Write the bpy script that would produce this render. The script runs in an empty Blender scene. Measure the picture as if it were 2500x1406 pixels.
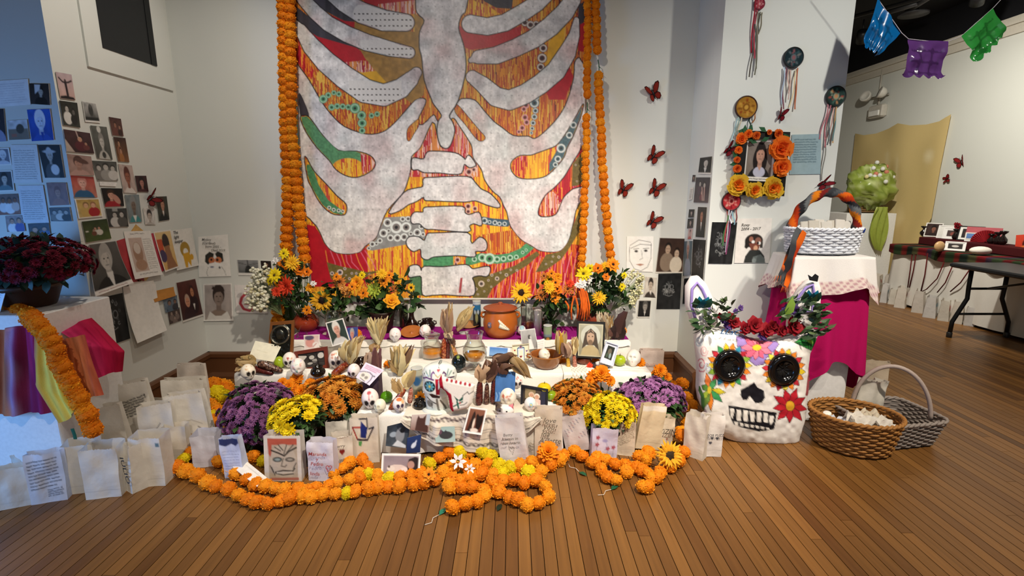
import bpy,math,random
import numpy as np
from mathutils import Vector,Matrix,Euler
SC=bpy.context.scene
COL=SC.collection
RND=random.Random(11)
PI=math.pi
sin,cos=math.sin,math.cos
rad=math.radians
# ------------------------------------------------------------------ camera
F=1218.0
H=1.45
PIT=rad(11.2)
CC,SS=cos(PIT),sin(PIT)
cam_d=bpy.data.cameras.new('camera')
cam_d.sensor_width=36.0
cam_d.lens=F/2500.0*36.0
cam_d.clip_start=0.05
cam=bpy.data.objects.new('camera',cam_d)
COL.objects.link(cam)
cam.location=(0,0,H)
cam.rotation_euler=(PI/2-PIT,0,0)
SC.camera=cam
# ------------------------------------------------------------------ view, world, lights
SC.view_settings.view_transform='Standard'
SC.view_settings.look='None'
SC.view_settings.gamma=1.0
SC.view_settings.use_curve_mapping=False
SC.view_settings.exposure=0.3
w=bpy.data.worlds.new('gallery_ambient')
SC.world=w
w.use_nodes=True
w.node_tree.nodes['Background'].inputs[0].default_value=(1.0,0.93,0.84,1)
w.node_tree.nodes['Background'].inputs[1].default_value=0.085
def spot(name,loc,target,power,size=50,blend=0.5,color=(1.0,0.86,0.70),radius=0.05):
 d=bpy.data.lights.new(name,'SPOT')
 d.energy=power
 d.spot_size=rad(size)
 d.spot_blend=blend
 d.color=color
 d.shadow_soft_size=radius
 o=bpy.data.objects.new(name,d)
 COL.objects.link(o)
 o.location=loc
 o.rotation_euler=(Vector(target)-Vector(loc)).to_track_quat('-Z','Y').to_euler()
 return o
def area(name,loc,target,power,sx,sy,color,spread=180):
 d=bpy.data.lights.new(name,'AREA')
 d.shape='RECTANGLE'
 d.size=sx
 d.size_y=sy
 d.energy=power
 d.color=color
 d.spread=rad(spread)
 o=bpy.data.objects.new(name,d)
 COL.objects.link(o)
 o.location=loc
 o.rotation_euler=(Vector(target)-Vector(loc)).to_track_quat('-Z','Y').to_euler()
 return o
WARM=(1.0,0.88,0.74)
spot('track_and_fill_spot',(-0.75,0.9,3.3),(-0.1,3.5,0.9),112,88,1.0,WARM)
spot('track_and_fill_spot',(0.75,0.7,3.3),(0.0,3.0,0.3),520,66,0.9,WARM)
spot('track_and_fill_spot',(-1.2,2.76,3.3),(-2.3,3.1,1.3),60,112,1.0,(1.0,0.93,0.83))
spot('track_and_fill_spot',(-0.2,2.5,3.3),(1.33,3.45,1.7),36,30,1.0,(1.0,0.97,0.92))  # added narrow spot, brightens the return wall
spot('track_and_fill_spot',(2.2,1.1,3.3),(1.9,3.28,1.5),135,74,1.0,(1.0,0.95,0.86))
spot('track_and_fill_spot',(3.4,5.2,3.3),(3.6,5.6,0.0),90,110,1.0,WARM)
spot('track_and_fill_spot',(3.6,4.6,3.3),(5.6,6.4,1.1),330,110,1.0,(1.0,0.95,0.84))
spot('track_and_fill_spot',(2.4,1.0,3.3),(2.5,1.8,0.0),330,90,0.9,(1.0,0.88,0.74))  # added fill spot, lifts the floor on the right
spot('track_and_fill_spot',(-1.2,0.1,3.3),(-1.3,1.2,0.0),190,66,1.0,WARM)  # added fill spot, lifts the left front floor
area('window_daylight',(-3.7,0.9,0.75),(-2.55,2.4,0.45),19,0.9,1.0,(0.12,0.40,1.0),130)
area('entrance_daylight',(0.4,-3.2,2.0),(0.0,2.6,0.3),9,3.0,2.0,(0.72,0.85,1.0),120)
# ------------------------------------------------------------------ pixel -> place helpers
def ray(px,py):
 a=(px-1250.0)/F
 b=(py-703.0)/F
 return Vector((a,CC-b*SS,-(SS+b*CC)))
def AY(px,py,Y):
 r=ray(px,py)
 return Vector((0,0,H))+r*(Y/r.y)
def AX(px,py,X):
 r=ray(px,py)
 return Vector((0,0,H))+r*(X/r.x)
def AZ(px,py,z=0.0):
 r=ray(px,py)
 return Vector((0,0,H))+r*((z-H)/r.z)
def mpp(p):
 return (p[1]*CC+(H-p[2])*SS)/F
def topx(x,y,z):
 zc=y*CC+(H-z)*SS
 yc=-y*SS+(H-z)*CC
 return 1250+F*x/zc,703+F*yc/zc
 # ------------------------------------------------------------------ colour + painting
def lin1(c):
 return c/12.92 if c<=0.04045 else ((c+0.055)/1.055)**2.4
_hx={}
def hx(s):
 if not isinstance(s,str):
  return s
 if s not in _hx:
  _hx[s]=tuple(lin1(int(s[i:i+2],16)/255.0)for i in (0,2,4))
 return _hx[s]
def vnoise(X,Y,seed=0):
 """smooth value noise, numpy"""
 xi=np.floor(X).astype(np.int64)
 yi=np.floor(Y).astype(np.int64)
 xf=X-xi
 yf=Y-yi
 xf=xf*xf*(3-2*xf)
 yf=yf*yf*(3-2*yf)
 def h(a,b):
  n=(a*374761393+b*668265263+seed*974634211)&0xFFFFFFFF
  n=((n^(n>>13))*1274126177)&0xFFFFFFFF
  return ((n^(n>>16))&0xFFFF)/65535.0
 return (h(xi,yi)*(1-xf)+h(xi+1,yi)*xf)*(1-yf)+(h(xi,yi+1)*(1-xf)+h(xi+1,yi+1)*xf)*yf
def _clip(fn):
 def g(X,Y,pts,*a):
  m=9.0+max([q[2]for q in pts if len(q)>2]or [0])
  xs,ys=[q[0]for q in pts],[q[1]for q in pts]
  k=(X>min(xs)-m)&(X<max(xs)+m)&(Y>min(ys)-m)&(Y<max(ys)+m)
  out=np.full(X.shape,50.0)
  if k.any():
   out[k]=fn(X[k],Y[k],pts,*a)
  return out
 return g
@_clip
def sd_poly(X,Y,pts):
 d=np.full(X.shape,1e9)
 s=np.ones(X.shape)
 n=len(pts)
 j=n-1
 for i in range(n):
  ax,ay=pts[i]
  bx,by=pts[j]
  ex,ey=bx-ax,by-ay
  wx,wy=X-ax,Y-ay
  t=np.clip((wx*ex+wy*ey)/(ex*ex+ey*ey+1e-12),0,1)
  dx,dy=wx-ex*t,wy-ey*t
  d=np.minimum(d,dx*dx+dy*dy)
  c1=Y>=ay
  c2=Y<by
  c3=ex*wy>ey*wx
  flip=(c1&c2&c3)|(~c1&~c2&~c3)
  s=np.where(flip,-s,s)
  j=i
 return s*np.sqrt(d)
@_clip
def sd_line(X,Y,pts,w):
 """pts (x, y) or (x, y, r): distance to a stroke of half width w or r"""
 best=np.full(X.shape,1e9)
 for a,b in zip(pts[:-1],pts[1:]):
  ex,ey=b[0]-a[0],b[1]-a[1]
  wx,wy=X-a[0],Y-a[1]
  t=np.clip((wx*ex+wy*ey)/(ex*ex+ey*ey+1e-12),0,1)
  r=w if len(a)<3 else a[2]+(b[2]-a[2])*t
  best=np.minimum(best,np.hypot(wx-ex*t,wy-ey*t)-r)
 return best
def sd_ell(X,Y,cx,cy,rx,ry,rot=0.0):
 dx,dy=X-cx,Y-cy
 if rot:
  c,s=cos(rad(rot)),sin(rad(rot))
  dx,dy=dx*c+dy*s,-dx*s+dy*c
 k=np.sqrt((dx/rx)**2+(dy/ry)**2)
 return (k-1)*min(rx,ry)
class Paint:
 """colours for a set of points (X, Y in any unit, Y downwards)"""
 def __init__(s,X,Y,base,soft):
  s.X,s.Y,s.soft=np.asarray(X,float),np.asarray(Y,float),soft
  s.c=np.empty(s.X.shape+(3,))
  s.c[:]=hx(base)
 def blend(s,d,col,alpha=1.0):
  a=np.clip(0.5-d/s.soft,0,1)*alpha
  c=col if isinstance(col,np.ndarray)else np.array(hx(col))
  s.c+=(c-s.c)*a[...,None]
  return s
 def run(s,shapes):
  X,Y=s.X,s.Y
  for q in shapes:
   k=q[0]
   if k=='g':
    t=np.clip(Y,0,1)[...,None]
    s.c[:]=np.array(hx(q[1]))*(1-t)+np.array(hx(q[2]))*t
   elif k=='e':
    s.blend(sd_ell(X,Y,q[1],q[2],q[3],q[4],q[6]if len(q)>6 else 0),q[5])
   elif k=='r':
    d=np.maximum(np.maximum(q[1]-X,X-q[3]),np.maximum(q[2]-Y,Y-q[4]))
    s.blend(d,q[5])
   elif k=='p':
    s.blend(sd_poly(X,Y,q[1]),q[2])
   elif k=='l':
    s.blend(sd_line(X,Y,q[1],q[2]),q[3])
   elif k=='po':
    d=sd_poly(X,Y,q[1])
    s.blend(d-q[3],q[4])
    s.blend(d,q[2])
   elif k=='n':
    s.c*=(1+q[1]*(vnoise(X*q[2],Y*q[2],5)-0.5)*2)[...,None]
   elif k=='b':
    d=np.minimum(np.minimum(X-q[1],1-q[1]-X),np.minimum(Y-q[2],1-q[3]-Y))
    s.blend(d,q[4])
  return s
  # ------------------------------------------------------------------ materials
def new_mat(name):
 m=bpy.data.materials.new(name)
 m.use_nodes=True
 nt=m.node_tree
 return m,nt,nt.nodes['Principled BSDF'],nt.nodes['Material Output']
def noise_bump(nt,b,scale,strength,dist=0.002,coord='Object'):
 tc=nt.nodes.new('ShaderNodeTexCoord')
 n=nt.nodes.new('ShaderNodeTexNoise')
 n.inputs['Scale'].default_value=scale
 n.inputs['Detail'].default_value=3
 nt.links.new(tc.outputs[coord],n.inputs['Vector'])
 bp=nt.nodes.new('ShaderNodeBump')
 bp.inputs['Strength'].default_value=strength
 bp.inputs['Distance'].default_value=dist
 nt.links.new(n.outputs['Fac'],bp.inputs['Height'])
 nt.links.new(bp.outputs['Normal'],b.inputs['Normal'])
 return n
_mats={}
def vmat(kind):
 """materials that take their colour from the mesh's own colour attribute"""
 if kind in _mats:
  return _mats[kind]
 m,nt,b,out=new_mat(kind)
 at=nt.nodes.new('ShaderNodeAttribute')
 at.attribute_name='Col'
 hs=nt.nodes.new('ShaderNodeMixRGB')
 hs.blend_type='MULTIPLY'
 hs.inputs[0].default_value=0.22
 nt.links.new(at.outputs['Color'],hs.inputs[1])
 rough,spec,bump,scale,trans={'print':(0.45,0.3,0.0,40,0),'paper':(0.85,0.2,0.7,11,0.28),'cloth':(0.95,0.1,0.5,260,0),'gloss':(0.12,0.5,0.05,20,0),'satin':(0.4,0.4,0.15,30,0),'matte':(0.8,0.2,0.3,60,0),'leaf':(0.5,0.4,0.2,40,0.12),'petal':(0.7,0.2,0.2,60,0.2),'plastic':(0.3,0.5,0.0,30,0.35),'foil':(0.18,0.6,0.2,25,0.3),'metal':(0.3,0.5,0.1,30,0),'canvas':(0.42,0.35,0.35,55,0),'tissue':(0.8,0.2,0.3,50,0.35),'wicker':(0.6,0.3,0.4,120,0)}[kind]
 n=nt.nodes.new('ShaderNodeTexNoise')
 n.inputs['Scale'].default_value=scale
 n.inputs['Detail'].default_value=4
 tc=nt.nodes.new('ShaderNodeTexCoord')
 nt.links.new(tc.outputs['Object'],n.inputs['Vector'])
 cr=nt.nodes.new('ShaderNodeValToRGB')
 cr.color_ramp.elements[0].position=0.25
 cr.color_ramp.elements[0].color=(0.62,0.62,0.62,1)
 cr.color_ramp.elements[1].position=0.6
 cr.color_ramp.elements[1].color=(1,1,1,1)
 nt.links.new(n.outputs['Fac'],cr.inputs[0])
 nt.links.new(cr.outputs[0],hs.inputs[2])
 nt.links.new(hs.outputs[0],b.inputs['Base Color'])
 b.inputs['Roughness'].default_value=rough
 b.inputs['Specular IOR Level'].default_value=spec
 if kind=='metal':
  b.inputs['Metallic'].default_value=0.9
 if bump:
  bp=nt.nodes.new('ShaderNodeBump')
  bp.inputs['Strength'].default_value=bump
  bp.inputs['Distance'].default_value=0.012 if kind=='paper' else 0.002
  nt.links.new(n.outputs['Fac'],bp.inputs['Height'])
  nt.links.new(bp.outputs['Normal'],b.inputs['Normal'])
 if trans:
  tb=nt.nodes.new('ShaderNodeBsdfTranslucent')
  nt.links.new(hs.outputs[0],tb.inputs['Color'])
  mx=nt.nodes.new('ShaderNodeMixShader')
  mx.inputs[0].default_value=trans
  nt.links.new(b.outputs[0],mx.inputs[1])
  nt.links.new(tb.outputs[0],mx.inputs[2])
  nt.links.new(mx.outputs[0],out.inputs['Surface'])
 _mats[kind]=m
 return m
def glass_mat(name,color=(0.95,0.97,0.95,1),rough=0.02):
 if name in _mats:
  return _mats[name]
 m,nt,b,out=new_mat(name)
 tr=nt.nodes.new('ShaderNodeBsdfTransparent')
 tr.inputs[0].default_value=color
 gl=nt.nodes.new('ShaderNodeBsdfGlossy')
 gl.inputs['Roughness'].default_value=rough
 fr=nt.nodes.new('ShaderNodeLayerWeight')
 fr.inputs['Blend'].default_value=0.25
 n=nt.nodes.new('ShaderNodeTexNoise')
 n.inputs['Scale'].default_value=30
 bp=nt.nodes.new('ShaderNodeBump')
 bp.inputs['Strength'].default_value=0.1
 nt.links.new(n.outputs['Fac'],bp.inputs['Height'])
 nt.links.new(bp.outputs['Normal'],gl.inputs['Normal'])
 mx=nt.nodes.new('ShaderNodeMixShader')
 nt.links.new(fr.outputs['Facing'],mx.inputs[0])
 nt.links.new(tr.outputs[0],mx.inputs[1])
 nt.links.new(gl.outputs[0],mx.inputs[2])
 nt.links.new(mx.outputs[0],out.inputs['Surface'])
 _mats[name]=m
 return m
def emit_mat(name,color,strength):
 if name in _mats:
  return _mats[name]
 m,nt,b,out=new_mat(name)
 e=nt.nodes.new('ShaderNodeEmission')
 e.inputs[0].default_value=color
 e.inputs[1].default_value=strength
 nt.links.new(e.outputs[0],out.inputs['Surface'])
 _mats[name]=m
 return m
 # ------------------------------------------------------------------ mesh building
def tag(o,label=None,cat=None,group=None,kind=None):
 if label:
  o['label']=label
 if cat:
  o['category']=cat
 if group:
  o['group']=group
 if kind:
  o['kind']=kind
 return o
def empty(name,loc=(0,0,0),rz=0.0,rot=None):
 o=bpy.data.objects.new(name,None)
 COL.objects.link(o)
 o.location=loc
 o.rotation_euler=rot if rot else (0,0,rz)
 o.empty_display_size=0.02
 return o
def link(name,me,parent=None,loc=None,rot=None,scale=None):
 o=bpy.data.objects.new(name,me)
 COL.objects.link(o)
 if parent is not None:
  o.parent=parent
 if loc is not None:
  o.location=loc
 if rot is not None:
  o.rotation_euler=rot
 if scale is not None:
  o.scale=scale if not isinstance(scale,(int,float))else (scale,)*3
 return o
class MB:
 def __init__(s):
  s.v,s.f,s.c,s.sm=[],[],[],[]
 def add(s,verts,faces,col='ffffff',M=None,smooth=True):
  k=len(s.v)
  if M is not None:
   verts=[M@Vector(p)for p in verts]
  s.v+=[tuple(p)for p in verts]
  if isinstance(col,(list,np.ndarray)):
   s.c+=[hx(c)if isinstance(c,str)else tuple(c)for c in col]
  else:
   c=hx(col)
   s.c+=[c]*len(verts)
  s.f+=[tuple(i+k for i in f)for f in faces]
  s.sm+=[smooth]*len(faces)
  return s
 def box(s,lo,hi,col='ffffff',M=None):
  x0,y0,z0=lo
  x1,y1,z1=hi
  v=[(x0,y0,z0),(x1,y0,z0),(x1,y1,z0),(x0,y1,z0),(x0,y0,z1),(x1,y0,z1),(x1,y1,z1),(x0,y1,z1)]
  return s.add(v,[(0,3,2,1),(4,5,6,7),(0,1,5,4),(1,2,6,5),(2,3,7,6),(3,0,4,7)],col,M,False)
 def bbox(s,lo,hi,bev,col='ffffff',M=None):
  """box with chamfered edges"""
  x0,y0,z0=lo
  x1,y1,z1=hi
  b=bev
  rings=[]
  for z,i in ((z0,b),(z0+b,0),(z1-b,0),(z1,b)):
   xa,xb,ya,yb=x0+i,x1-i,y0+i,y1-i
   rings.append([(xa+b,ya,z),(xb-b,ya,z),(xb,ya+b,z),(xb,yb-b,z),(xb-b,yb,z),(xa+b,yb,z),(xa,yb-b,z),(xa,ya+b,z)])
  return s.loft(rings,col,M,True,True,False)
 def loft(s,rings,col='ffffff',M=None,cap0=False,cap1=False,smooth=True,closed=True):
  n=len(rings[0])
  v=[p for r in rings for p in r]
  f=[]
  for i in range(len(rings)-1):
   for j in range(n if closed else n-1):
    a,b2=i*n+j,i*n+(j+1)%n
    f.append((a,b2,b2+n,a+n))
  if cap0:
   f.append(tuple(range(n-1,-1,-1)))
  if cap1:
   f.append(tuple((len(rings)-1)*n+j for j in range(n)))
  if isinstance(col,list)and len(col)==len(rings):
   col=[c for c in col for _ in range(n)]
  return s.add(v,f,col,M,smooth)
 def lathe(s,prof,seg=24,col='ffffff',M=None,ex=1.0,ey=1.0,smooth=True):
  rings=[]
  for r,z in prof:
   r=max(r,1e-4)
   rings.append([(r*ex*cos(2*PI*i/seg),r*ey*sin(2*PI*i/seg),z)for i in range(seg)])
  return s.loft(rings,col,M,True,True,smooth)
 def tube(s,pts,r,seg=6,col='ffffff',M=None,cap=True):
  pts=[Vector(p)for p in pts]
  n=len(pts)
  rings=[]
  up=Vector((0,0,1))
  prev=None
  for i,p in enumerate(pts):
   t=(pts[min(i+1,n-1)]-pts[max(i-1,0)])
   if t.length<1e-9:
    t=Vector((0,0,1))
   t.normalize()
   if prev is None:
    a=t.cross(up if abs(t.z)<0.9 else Vector((1,0,0))).normalized()
   else:
    a=(prev-t*prev.dot(t))
    a=a.normalized()if a.length>1e-6 else t.orthogonal().normalized()
   prev=a
   b=t.cross(a)
   rr=r[i]if isinstance(r,(list,tuple))else r
   rings.append([tuple(p+(a*cos(2*PI*k/seg)+b*sin(2*PI*k/seg))*rr)for k in range(seg)])
  return s.loft(rings,col,M,cap,cap)
 def strip(s,pts,wid,nrm,col='ffffff',M=None,thick=0.0):
  """flat ribbon along pts; wid number or list; nrm approximate face direction"""
  pts=[Vector(p)for p in pts]
  n=len(pts)
  nrm=Vector(nrm)
  rings=[]
  for i,p in enumerate(pts):
   t=(pts[min(i+1,n-1)]-pts[max(i-1,0)]).normalized()
   side=t.cross(nrm)
   side=side.normalized()if side.length>1e-6 else t.orthogonal().normalized()
   wd=wid[i]if isinstance(wid,(list,tuple))else wid
   fn=side.cross(t)
   if thick:
    rings.append([tuple(p-side*wd/2),tuple(p-fn*thick),tuple(p+side*wd/2),tuple(p+fn*thick)])
   else:
    rings.append([tuple(p-side*wd/2),tuple(p+fn*wd*0.12),tuple(p+side*wd/2)])
  return s.loft(rings,col,M,bool(thick),bool(thick),True,bool(thick))
 def ball(s,c,r,col='ffffff',nu=16,nv=10,M=None,fn=None):
  """ellipsoid; r number or (rx, ry, rz); fn(dir)->(scale, colour)"""
  rx,ry,rz=(r,r,r)if isinstance(r,(int,float))else r
  v,f,cs=[],[],[]
  for j in range(nv+1):
   th=PI*j/nv
   for i in range(nu):
    ph=2*PI*i/nu
    d=Vector((sin(th)*cos(ph),sin(th)*sin(ph),cos(th)))
    k,cl=fn(d)if fn else (1.0,col)
    v.append((c[0]+d.x*rx*k,c[1]+d.y*ry*k,c[2]+d.z*rz*k))
    cs.append(hx(cl)if isinstance(cl,str)else cl)
  for j in range(nv):
   for i in range(nu):
    a,b=j*nu+i,j*nu+(i+1)%nu
    f.append((a,a+nu,b+nu,b))
  return s.add(v,f,cs,M)
 def grid(s,P,colors,flip=False):
  """P[j][i] points, colours array same shape"""
  nj,ni=len(P),len(P[0])
  k=len(s.v)
  s.v+=[tuple(p)for row in P for p in row]
  if isinstance(colors,(str,tuple)):
   s.c+=[hx(colors)]*(ni*nj)
  else:
   s.c+=[tuple(c)for c in np.asarray(colors).reshape(-1,3)]
  for j in range(nj-1):
   for i in range(ni-1):
    a=k+j*ni+i
    q=(a,a+ni,a+ni+1,a+1)
    s.f.append(q[::-1]if flip else q)
  s.sm+=[True]*((nj-1)*(ni-1))
  return s
 def mesh(s,name,kind='matte'):
  me=bpy.data.meshes.new(name)
  me.from_pydata(s.v,[],s.f)
  me.polygons.foreach_set('use_smooth',s.sm)
  ca=me.color_attributes.new('Col','FLOAT_COLOR','POINT')
  arr=np.ones((len(s.v),4),dtype=np.float32)
  if s.v:
   arr[:,:3]=np.array(s.c,dtype=np.float32)
  ca.data.foreach_set('color',arr.ravel())
  me.materials.append(vmat(kind)if isinstance(kind,str)else kind)
  me.update()
  return me
 def build(s,name,kind='matte',parent=None,loc=None,rot=None,scale=None):
  return link(name,s.mesh(name,kind),parent,loc,rot,scale)
def RM(rx=0,ry=0,rz=0,loc=(0,0,0),sc=1.0):
 M=Matrix.Translation(Vector(loc))@Euler((rad(rx),rad(ry),rad(rz))).to_matrix().to_4x4()
 if sc!=1.0:
  M=M@(Matrix.Scale(sc,4)if isinstance(sc,(int,float))else Matrix.Diagonal((*sc,1)))
 return M
def quad_grid(q,nu,nv,off=0.0,curl=None):
 """q = TL TR BR BL points; returns P[j][i] moved along the normal"""
 a,b,c,d=[Vector(p)for p in q]
 n=(b-a).cross(d-a)
 n=-n.normalized()if n.length else Vector((0,-1,0))
 n=-n
 P=[]
 for j in range(nv+1):
  v=j/nv
  row=[]
  for i in range(nu+1):
   u=i/nu
   p=a*(1-u)*(1-v)+b*u*(1-v)+c*u*v+d*(1-u)*v
   o=off+(curl(u,v)if curl else 0)
   row.append(p-n*o)
  P.append(row)
 return P,n
def sheet(name,q,shapes,base='f2eee6',px=2.0,back='e8e2d8',kind='print',thick=0.0015,curl=None,off=0.002,parent=None,soft=None):
 """a print, card or paper as a thin slab with its picture painted on the front. q: TL TR BR BL. 'n' points into the wall"""
 q=[Vector(p)for p in q]
 ctr=sum(q,Vector())/4
 wd=((q[1]-q[0]).length+(q[2]-q[3]).length)/2
 ht=((q[3]-q[0]).length+(q[2]-q[1]).length)/2
 m=mpp(ctr)*px
 nu=max(6,min(70,int(wd/m)))
 nv=max(6,min(90,int(ht/m)))
 P,n=quad_grid(q,nu,nv,off+thick,curl)
 U,V=np.meshgrid(np.linspace(0,1,nu+1),np.linspace(0,1,nv+1))
 pt=Paint(U,V,base,soft or 1.1/max(nu,nv)).run(shapes)
 mb=MB()
 mb.grid(P,pt.c)
 Bk=[[p+n*thick for p in row]for row in P]
 mb.grid(Bk,back,True)
 for row,brow,fl in ((P[0],Bk[0],True),(P[-1],Bk[-1],False)):
  mb.grid([row,brow],back,fl)
 mb.grid([[r[0]for r in P],[r[0]for r in Bk]],back)
 mb.grid([[r[-1]for r in P],[r[-1]for r in Bk]],back,True)
 return mb.build(name,kind,parent)
def text(body,size,org,right,up,col,parent=None,name='lettering',shear=0.25,spacing=1.0,mat=None):
 cu=bpy.data.curves.new(name,'FONT')
 cu.body=body
 cu.size=size
 cu.shear=shear
 cu.space_line=spacing
 cu.extrude=0.0002
 cu.offset=size*0.006
 cu.resolution_u=2
 key='ink_'+col
 if key not in _mats:
  m,nt,b,out=new_mat(key)
  b.inputs['Base Color'].default_value=(*hx(col),1)
  b.inputs['Roughness'].default_value=0.7
  noise_bump(nt,b,80,0.1)
  _mats[key]=m
 cu.materials.append(_mats[key])
 o=bpy.data.objects.new(name,cu)
 COL.objects.link(o)
 r,u=Vector(right).normalized(),Vector(up).normalized()
 n=r.cross(u)
 M=Matrix((r,u,n)).transposed().to_4x4()
 M.translation=Vector(org)
 if parent is not None:
  o.parent=parent
 o.matrix_local=M
 return o
 # ------------------------------------------------------------------ the room
YB,XL,YL,XR,YRF,XRE,XF=3.72,-2.37,2.74,1.285,3.28,2.07,5.7
CEIL=3.75
def wall_mat(name,col,bump=0.12):
 m,nt,b,out=new_mat(name)
 n=noise_bump(nt,b,60,bump,0.0015)
 n2=nt.nodes.new('ShaderNodeTexNoise')
 n2.inputs['Scale'].default_value=0.8
 cr=nt.nodes.new('ShaderNodeValToRGB')
 c=hx(col)
 cr.color_ramp.elements[0].color=(c[0]*0.93,c[1]*0.93,c[2]*0.92,1)
 cr.color_ramp.elements[1].color=(*c,1)
 nt.links.new(n2.outputs['Fac'],cr.inputs[0])
 nt.links.new(cr.outputs[0],b.inputs['Base Color'])
 b.inputs['Roughness'].default_value=0.75
 b.inputs['Specular IOR Level'].default_value=0.25
 return m
M_WALL=wall_mat('painted_plaster','dadbd4')
M_WALLR=wall_mat('painted_plaster_lit','e4e8e4')  # wall plaster lightened, light on the right walls put into its colour
M_BLACK=wall_mat('black_painted_ceiling','16161a')
def slab(name,lo,hi,mat,parent=None):
 mb=MB().box(lo,hi)
 o=mb.build(name,mat,parent)
 if parent is None:
  o['kind']='structure'
 return o
T=0.12
slab('wall_back',(XL-T,YB,-0.02),(XR+T,YB+T,CEIL),M_WALL)
slab('wall_left',(XL-T,YL,-0.02),(XL,YB,CEIL),M_WALL)
slab('wall_left_front',(-6.0,YL,-0.02),(XL-T,YL+T,CEIL),M_WALL)
slab('wall_return',(XR,YRF+T,-0.02),(XR+T,YB,CEIL),M_WALLR)
slab('wall_right_front',(XR,YRF,-0.02),(XRE,YRF+T,CEIL),M_WALLR)
slab('wall_passage',(XRE-T,YRF+T,-0.02),(XRE,10.0,CEIL),M_WALLR)
slab('wall_far_right',(XF,-3.5,-0.02),(XF+T,10.0,CEIL),M_WALL)
slab('wall_far_end',(XRE,10.0,-0.02),(XF+T,10.0+T,CEIL),M_WALL)
slab('ceiling',(-6.0,-3.5,CEIL),(XF+T,10.1,CEIL+0.1),M_BLACK)
PW=0.0515
def plank_mat(name,use_attr):
 m,nt,b,out=new_mat(name)
 geo=nt.nodes.new('ShaderNodeNewGeometry')
 mp=nt.nodes.new('ShaderNodeMapping')
 mp.inputs['Scale'].default_value=(55,2.2,1)
 nt.links.new(geo.outputs['Position'],mp.inputs[0])
 n=nt.nodes.new('ShaderNodeTexNoise')
 n.inputs['Scale'].default_value=1.0
 n.inputs['Detail'].default_value=5
 n.inputs['Distortion'].default_value=0.4
 nt.links.new(mp.outputs[0],n.inputs['Vector'])
 if use_attr:
  at=nt.nodes.new('ShaderNodeAttribute')
  at.attribute_name='Col'
  rnd=at.outputs['Fac']
 else:
  oi=nt.nodes.new('ShaderNodeObjectInfo')
  rnd=oi.outputs['Random']
 cr=nt.nodes.new('ShaderNodeValToRGB')
 e=cr.color_ramp.elements
 e[0].position,e[0].color=0.0,(*hx('5f3e1c'),1)
 e[1].position,e[1].color=1.0,(*hx('8a5f2f'),1)
 for p,c in ((0.06,'6a451f'),(0.3,'765026'),(0.75,'80582a')):
  q=e.new(p)
  q.color=(*hx(c),1)
 nt.links.new(rnd,cr.inputs[0])
 g=nt.nodes.new('ShaderNodeValToRGB')
 g.color_ramp.elements[0].position,g.color_ramp.elements[0].color=0.3,(0.66,0.62,0.58,1)
 g.color_ramp.elements[1].position,g.color_ramp.elements[1].color=0.62,(1.05,1.04,1.0,1)
 nt.links.new(n.outputs['Fac'],g.inputs[0])
 mx=nt.nodes.new('ShaderNodeMixRGB')
 mx.blend_type='MULTIPLY'
 mx.inputs[0].default_value=0.55
 nt.links.new(cr.outputs[0],mx.inputs[1])
 nt.links.new(g.outputs[0],mx.inputs[2])
 nt.links.new(mx.outputs[0],b.inputs['Base Color'])
 b.inputs['Roughness'].default_value=0.38
 b.inputs['Specular IOR Level'].default_value=0.45
 bp=nt.nodes.new('ShaderNodeBump')
 bp.inputs['Strength'].default_value=0.06
 bp.inputs['Distance'].default_value=0.002
 nt.links.new(n.outputs['Fac'],bp.inputs['Height'])
 nt.links.new(bp.outputs['Normal'],b.inputs['Normal'])
 return m
M_PLANK=plank_mat('maple_plank',False)
M_PLANKS=plank_mat('maple_planks_far',True)
floor=MB().box((-6.0,-3.5,-0.12),(XF+T,10.1,-0.010),'2a1a0e').build('floor','matte')
floor['kind']='structure'
unit=MB().box((-0.5,-0.5,-0.5),(0.5,0.5,0.5)).mesh('plank',M_PLANK)
far=MB()
npl=0
x=-6.0
while x<XF:
 near=-2.55<x<3.35
 ys=[-3.5]
 while ys[-1]<10.0:
  ys.append(ys[-1]+RND.uniform(0.9,2.6))
 for y0,y1 in zip(ys[:-1],ys[1:]):
  y1=min(y1,10.05)
  ymax=1.45+1.25*abs(x)
  if near and npl<300 and y1>1.45 and y0<3.6 and y1>abs(x)*0.95:
   link('plank',unit,floor,(x+PW/2,(y0+y1)/2,-0.005),None,(PW-0.0030,y1-y0-0.002,0.010))
   npl+=1
  else:
   g=RND.random()
   far.box((x+0.0015,y0+0.001,-0.010),(x+PW-0.0015,y1-0.001,0.0),(g,g,g))
 x+=PW
fp=far.build('plank_field',M_PLANKS,floor)
fp['kind']='stuff'
M_BASE,nt,b,_o=new_mat('dark_stained_wood')
b.inputs['Base Color'].default_value=(*hx('5a3820'),1)
b.inputs['Roughness'].default_value=0.4
n=noise_bump(nt,b,12,0.2)
def baseboard(name,a,bb,nrm,h=0.21):
 a,bb,nv=Vector(a),Vector(bb),Vector(nrm)
 prof=[(0,0),(0.045,0),(0.045,0.02),(0.03,0.05),(0.026,h-0.05),(0.034,h-0.04),(0.034,h-0.012),(0.02,h),(0,h)]
 rings=[[tuple(p+nv*d+Vector((0,0,z)))for d,z in prof]for p in (a,bb)]
 o=MB().loft(rings,'5a3820',None,True,True,False).build(name,M_BASE)
 o['kind']='structure'
baseboard('baseboard_back',(XL,YB,0),(XR,YB,0),(0,-1,0))
baseboard('baseboard_left',(XL,YL,0),(XL,YB,0),(1,0,0))
baseboard('baseboard_return',(XR,YRF,0),(XR,YB,0),(-1,0,0))
baseboard('baseboard_right',(XR,YRF,0),(XRE,YRF,0),(0,-1,0))
mb=MB()
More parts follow.
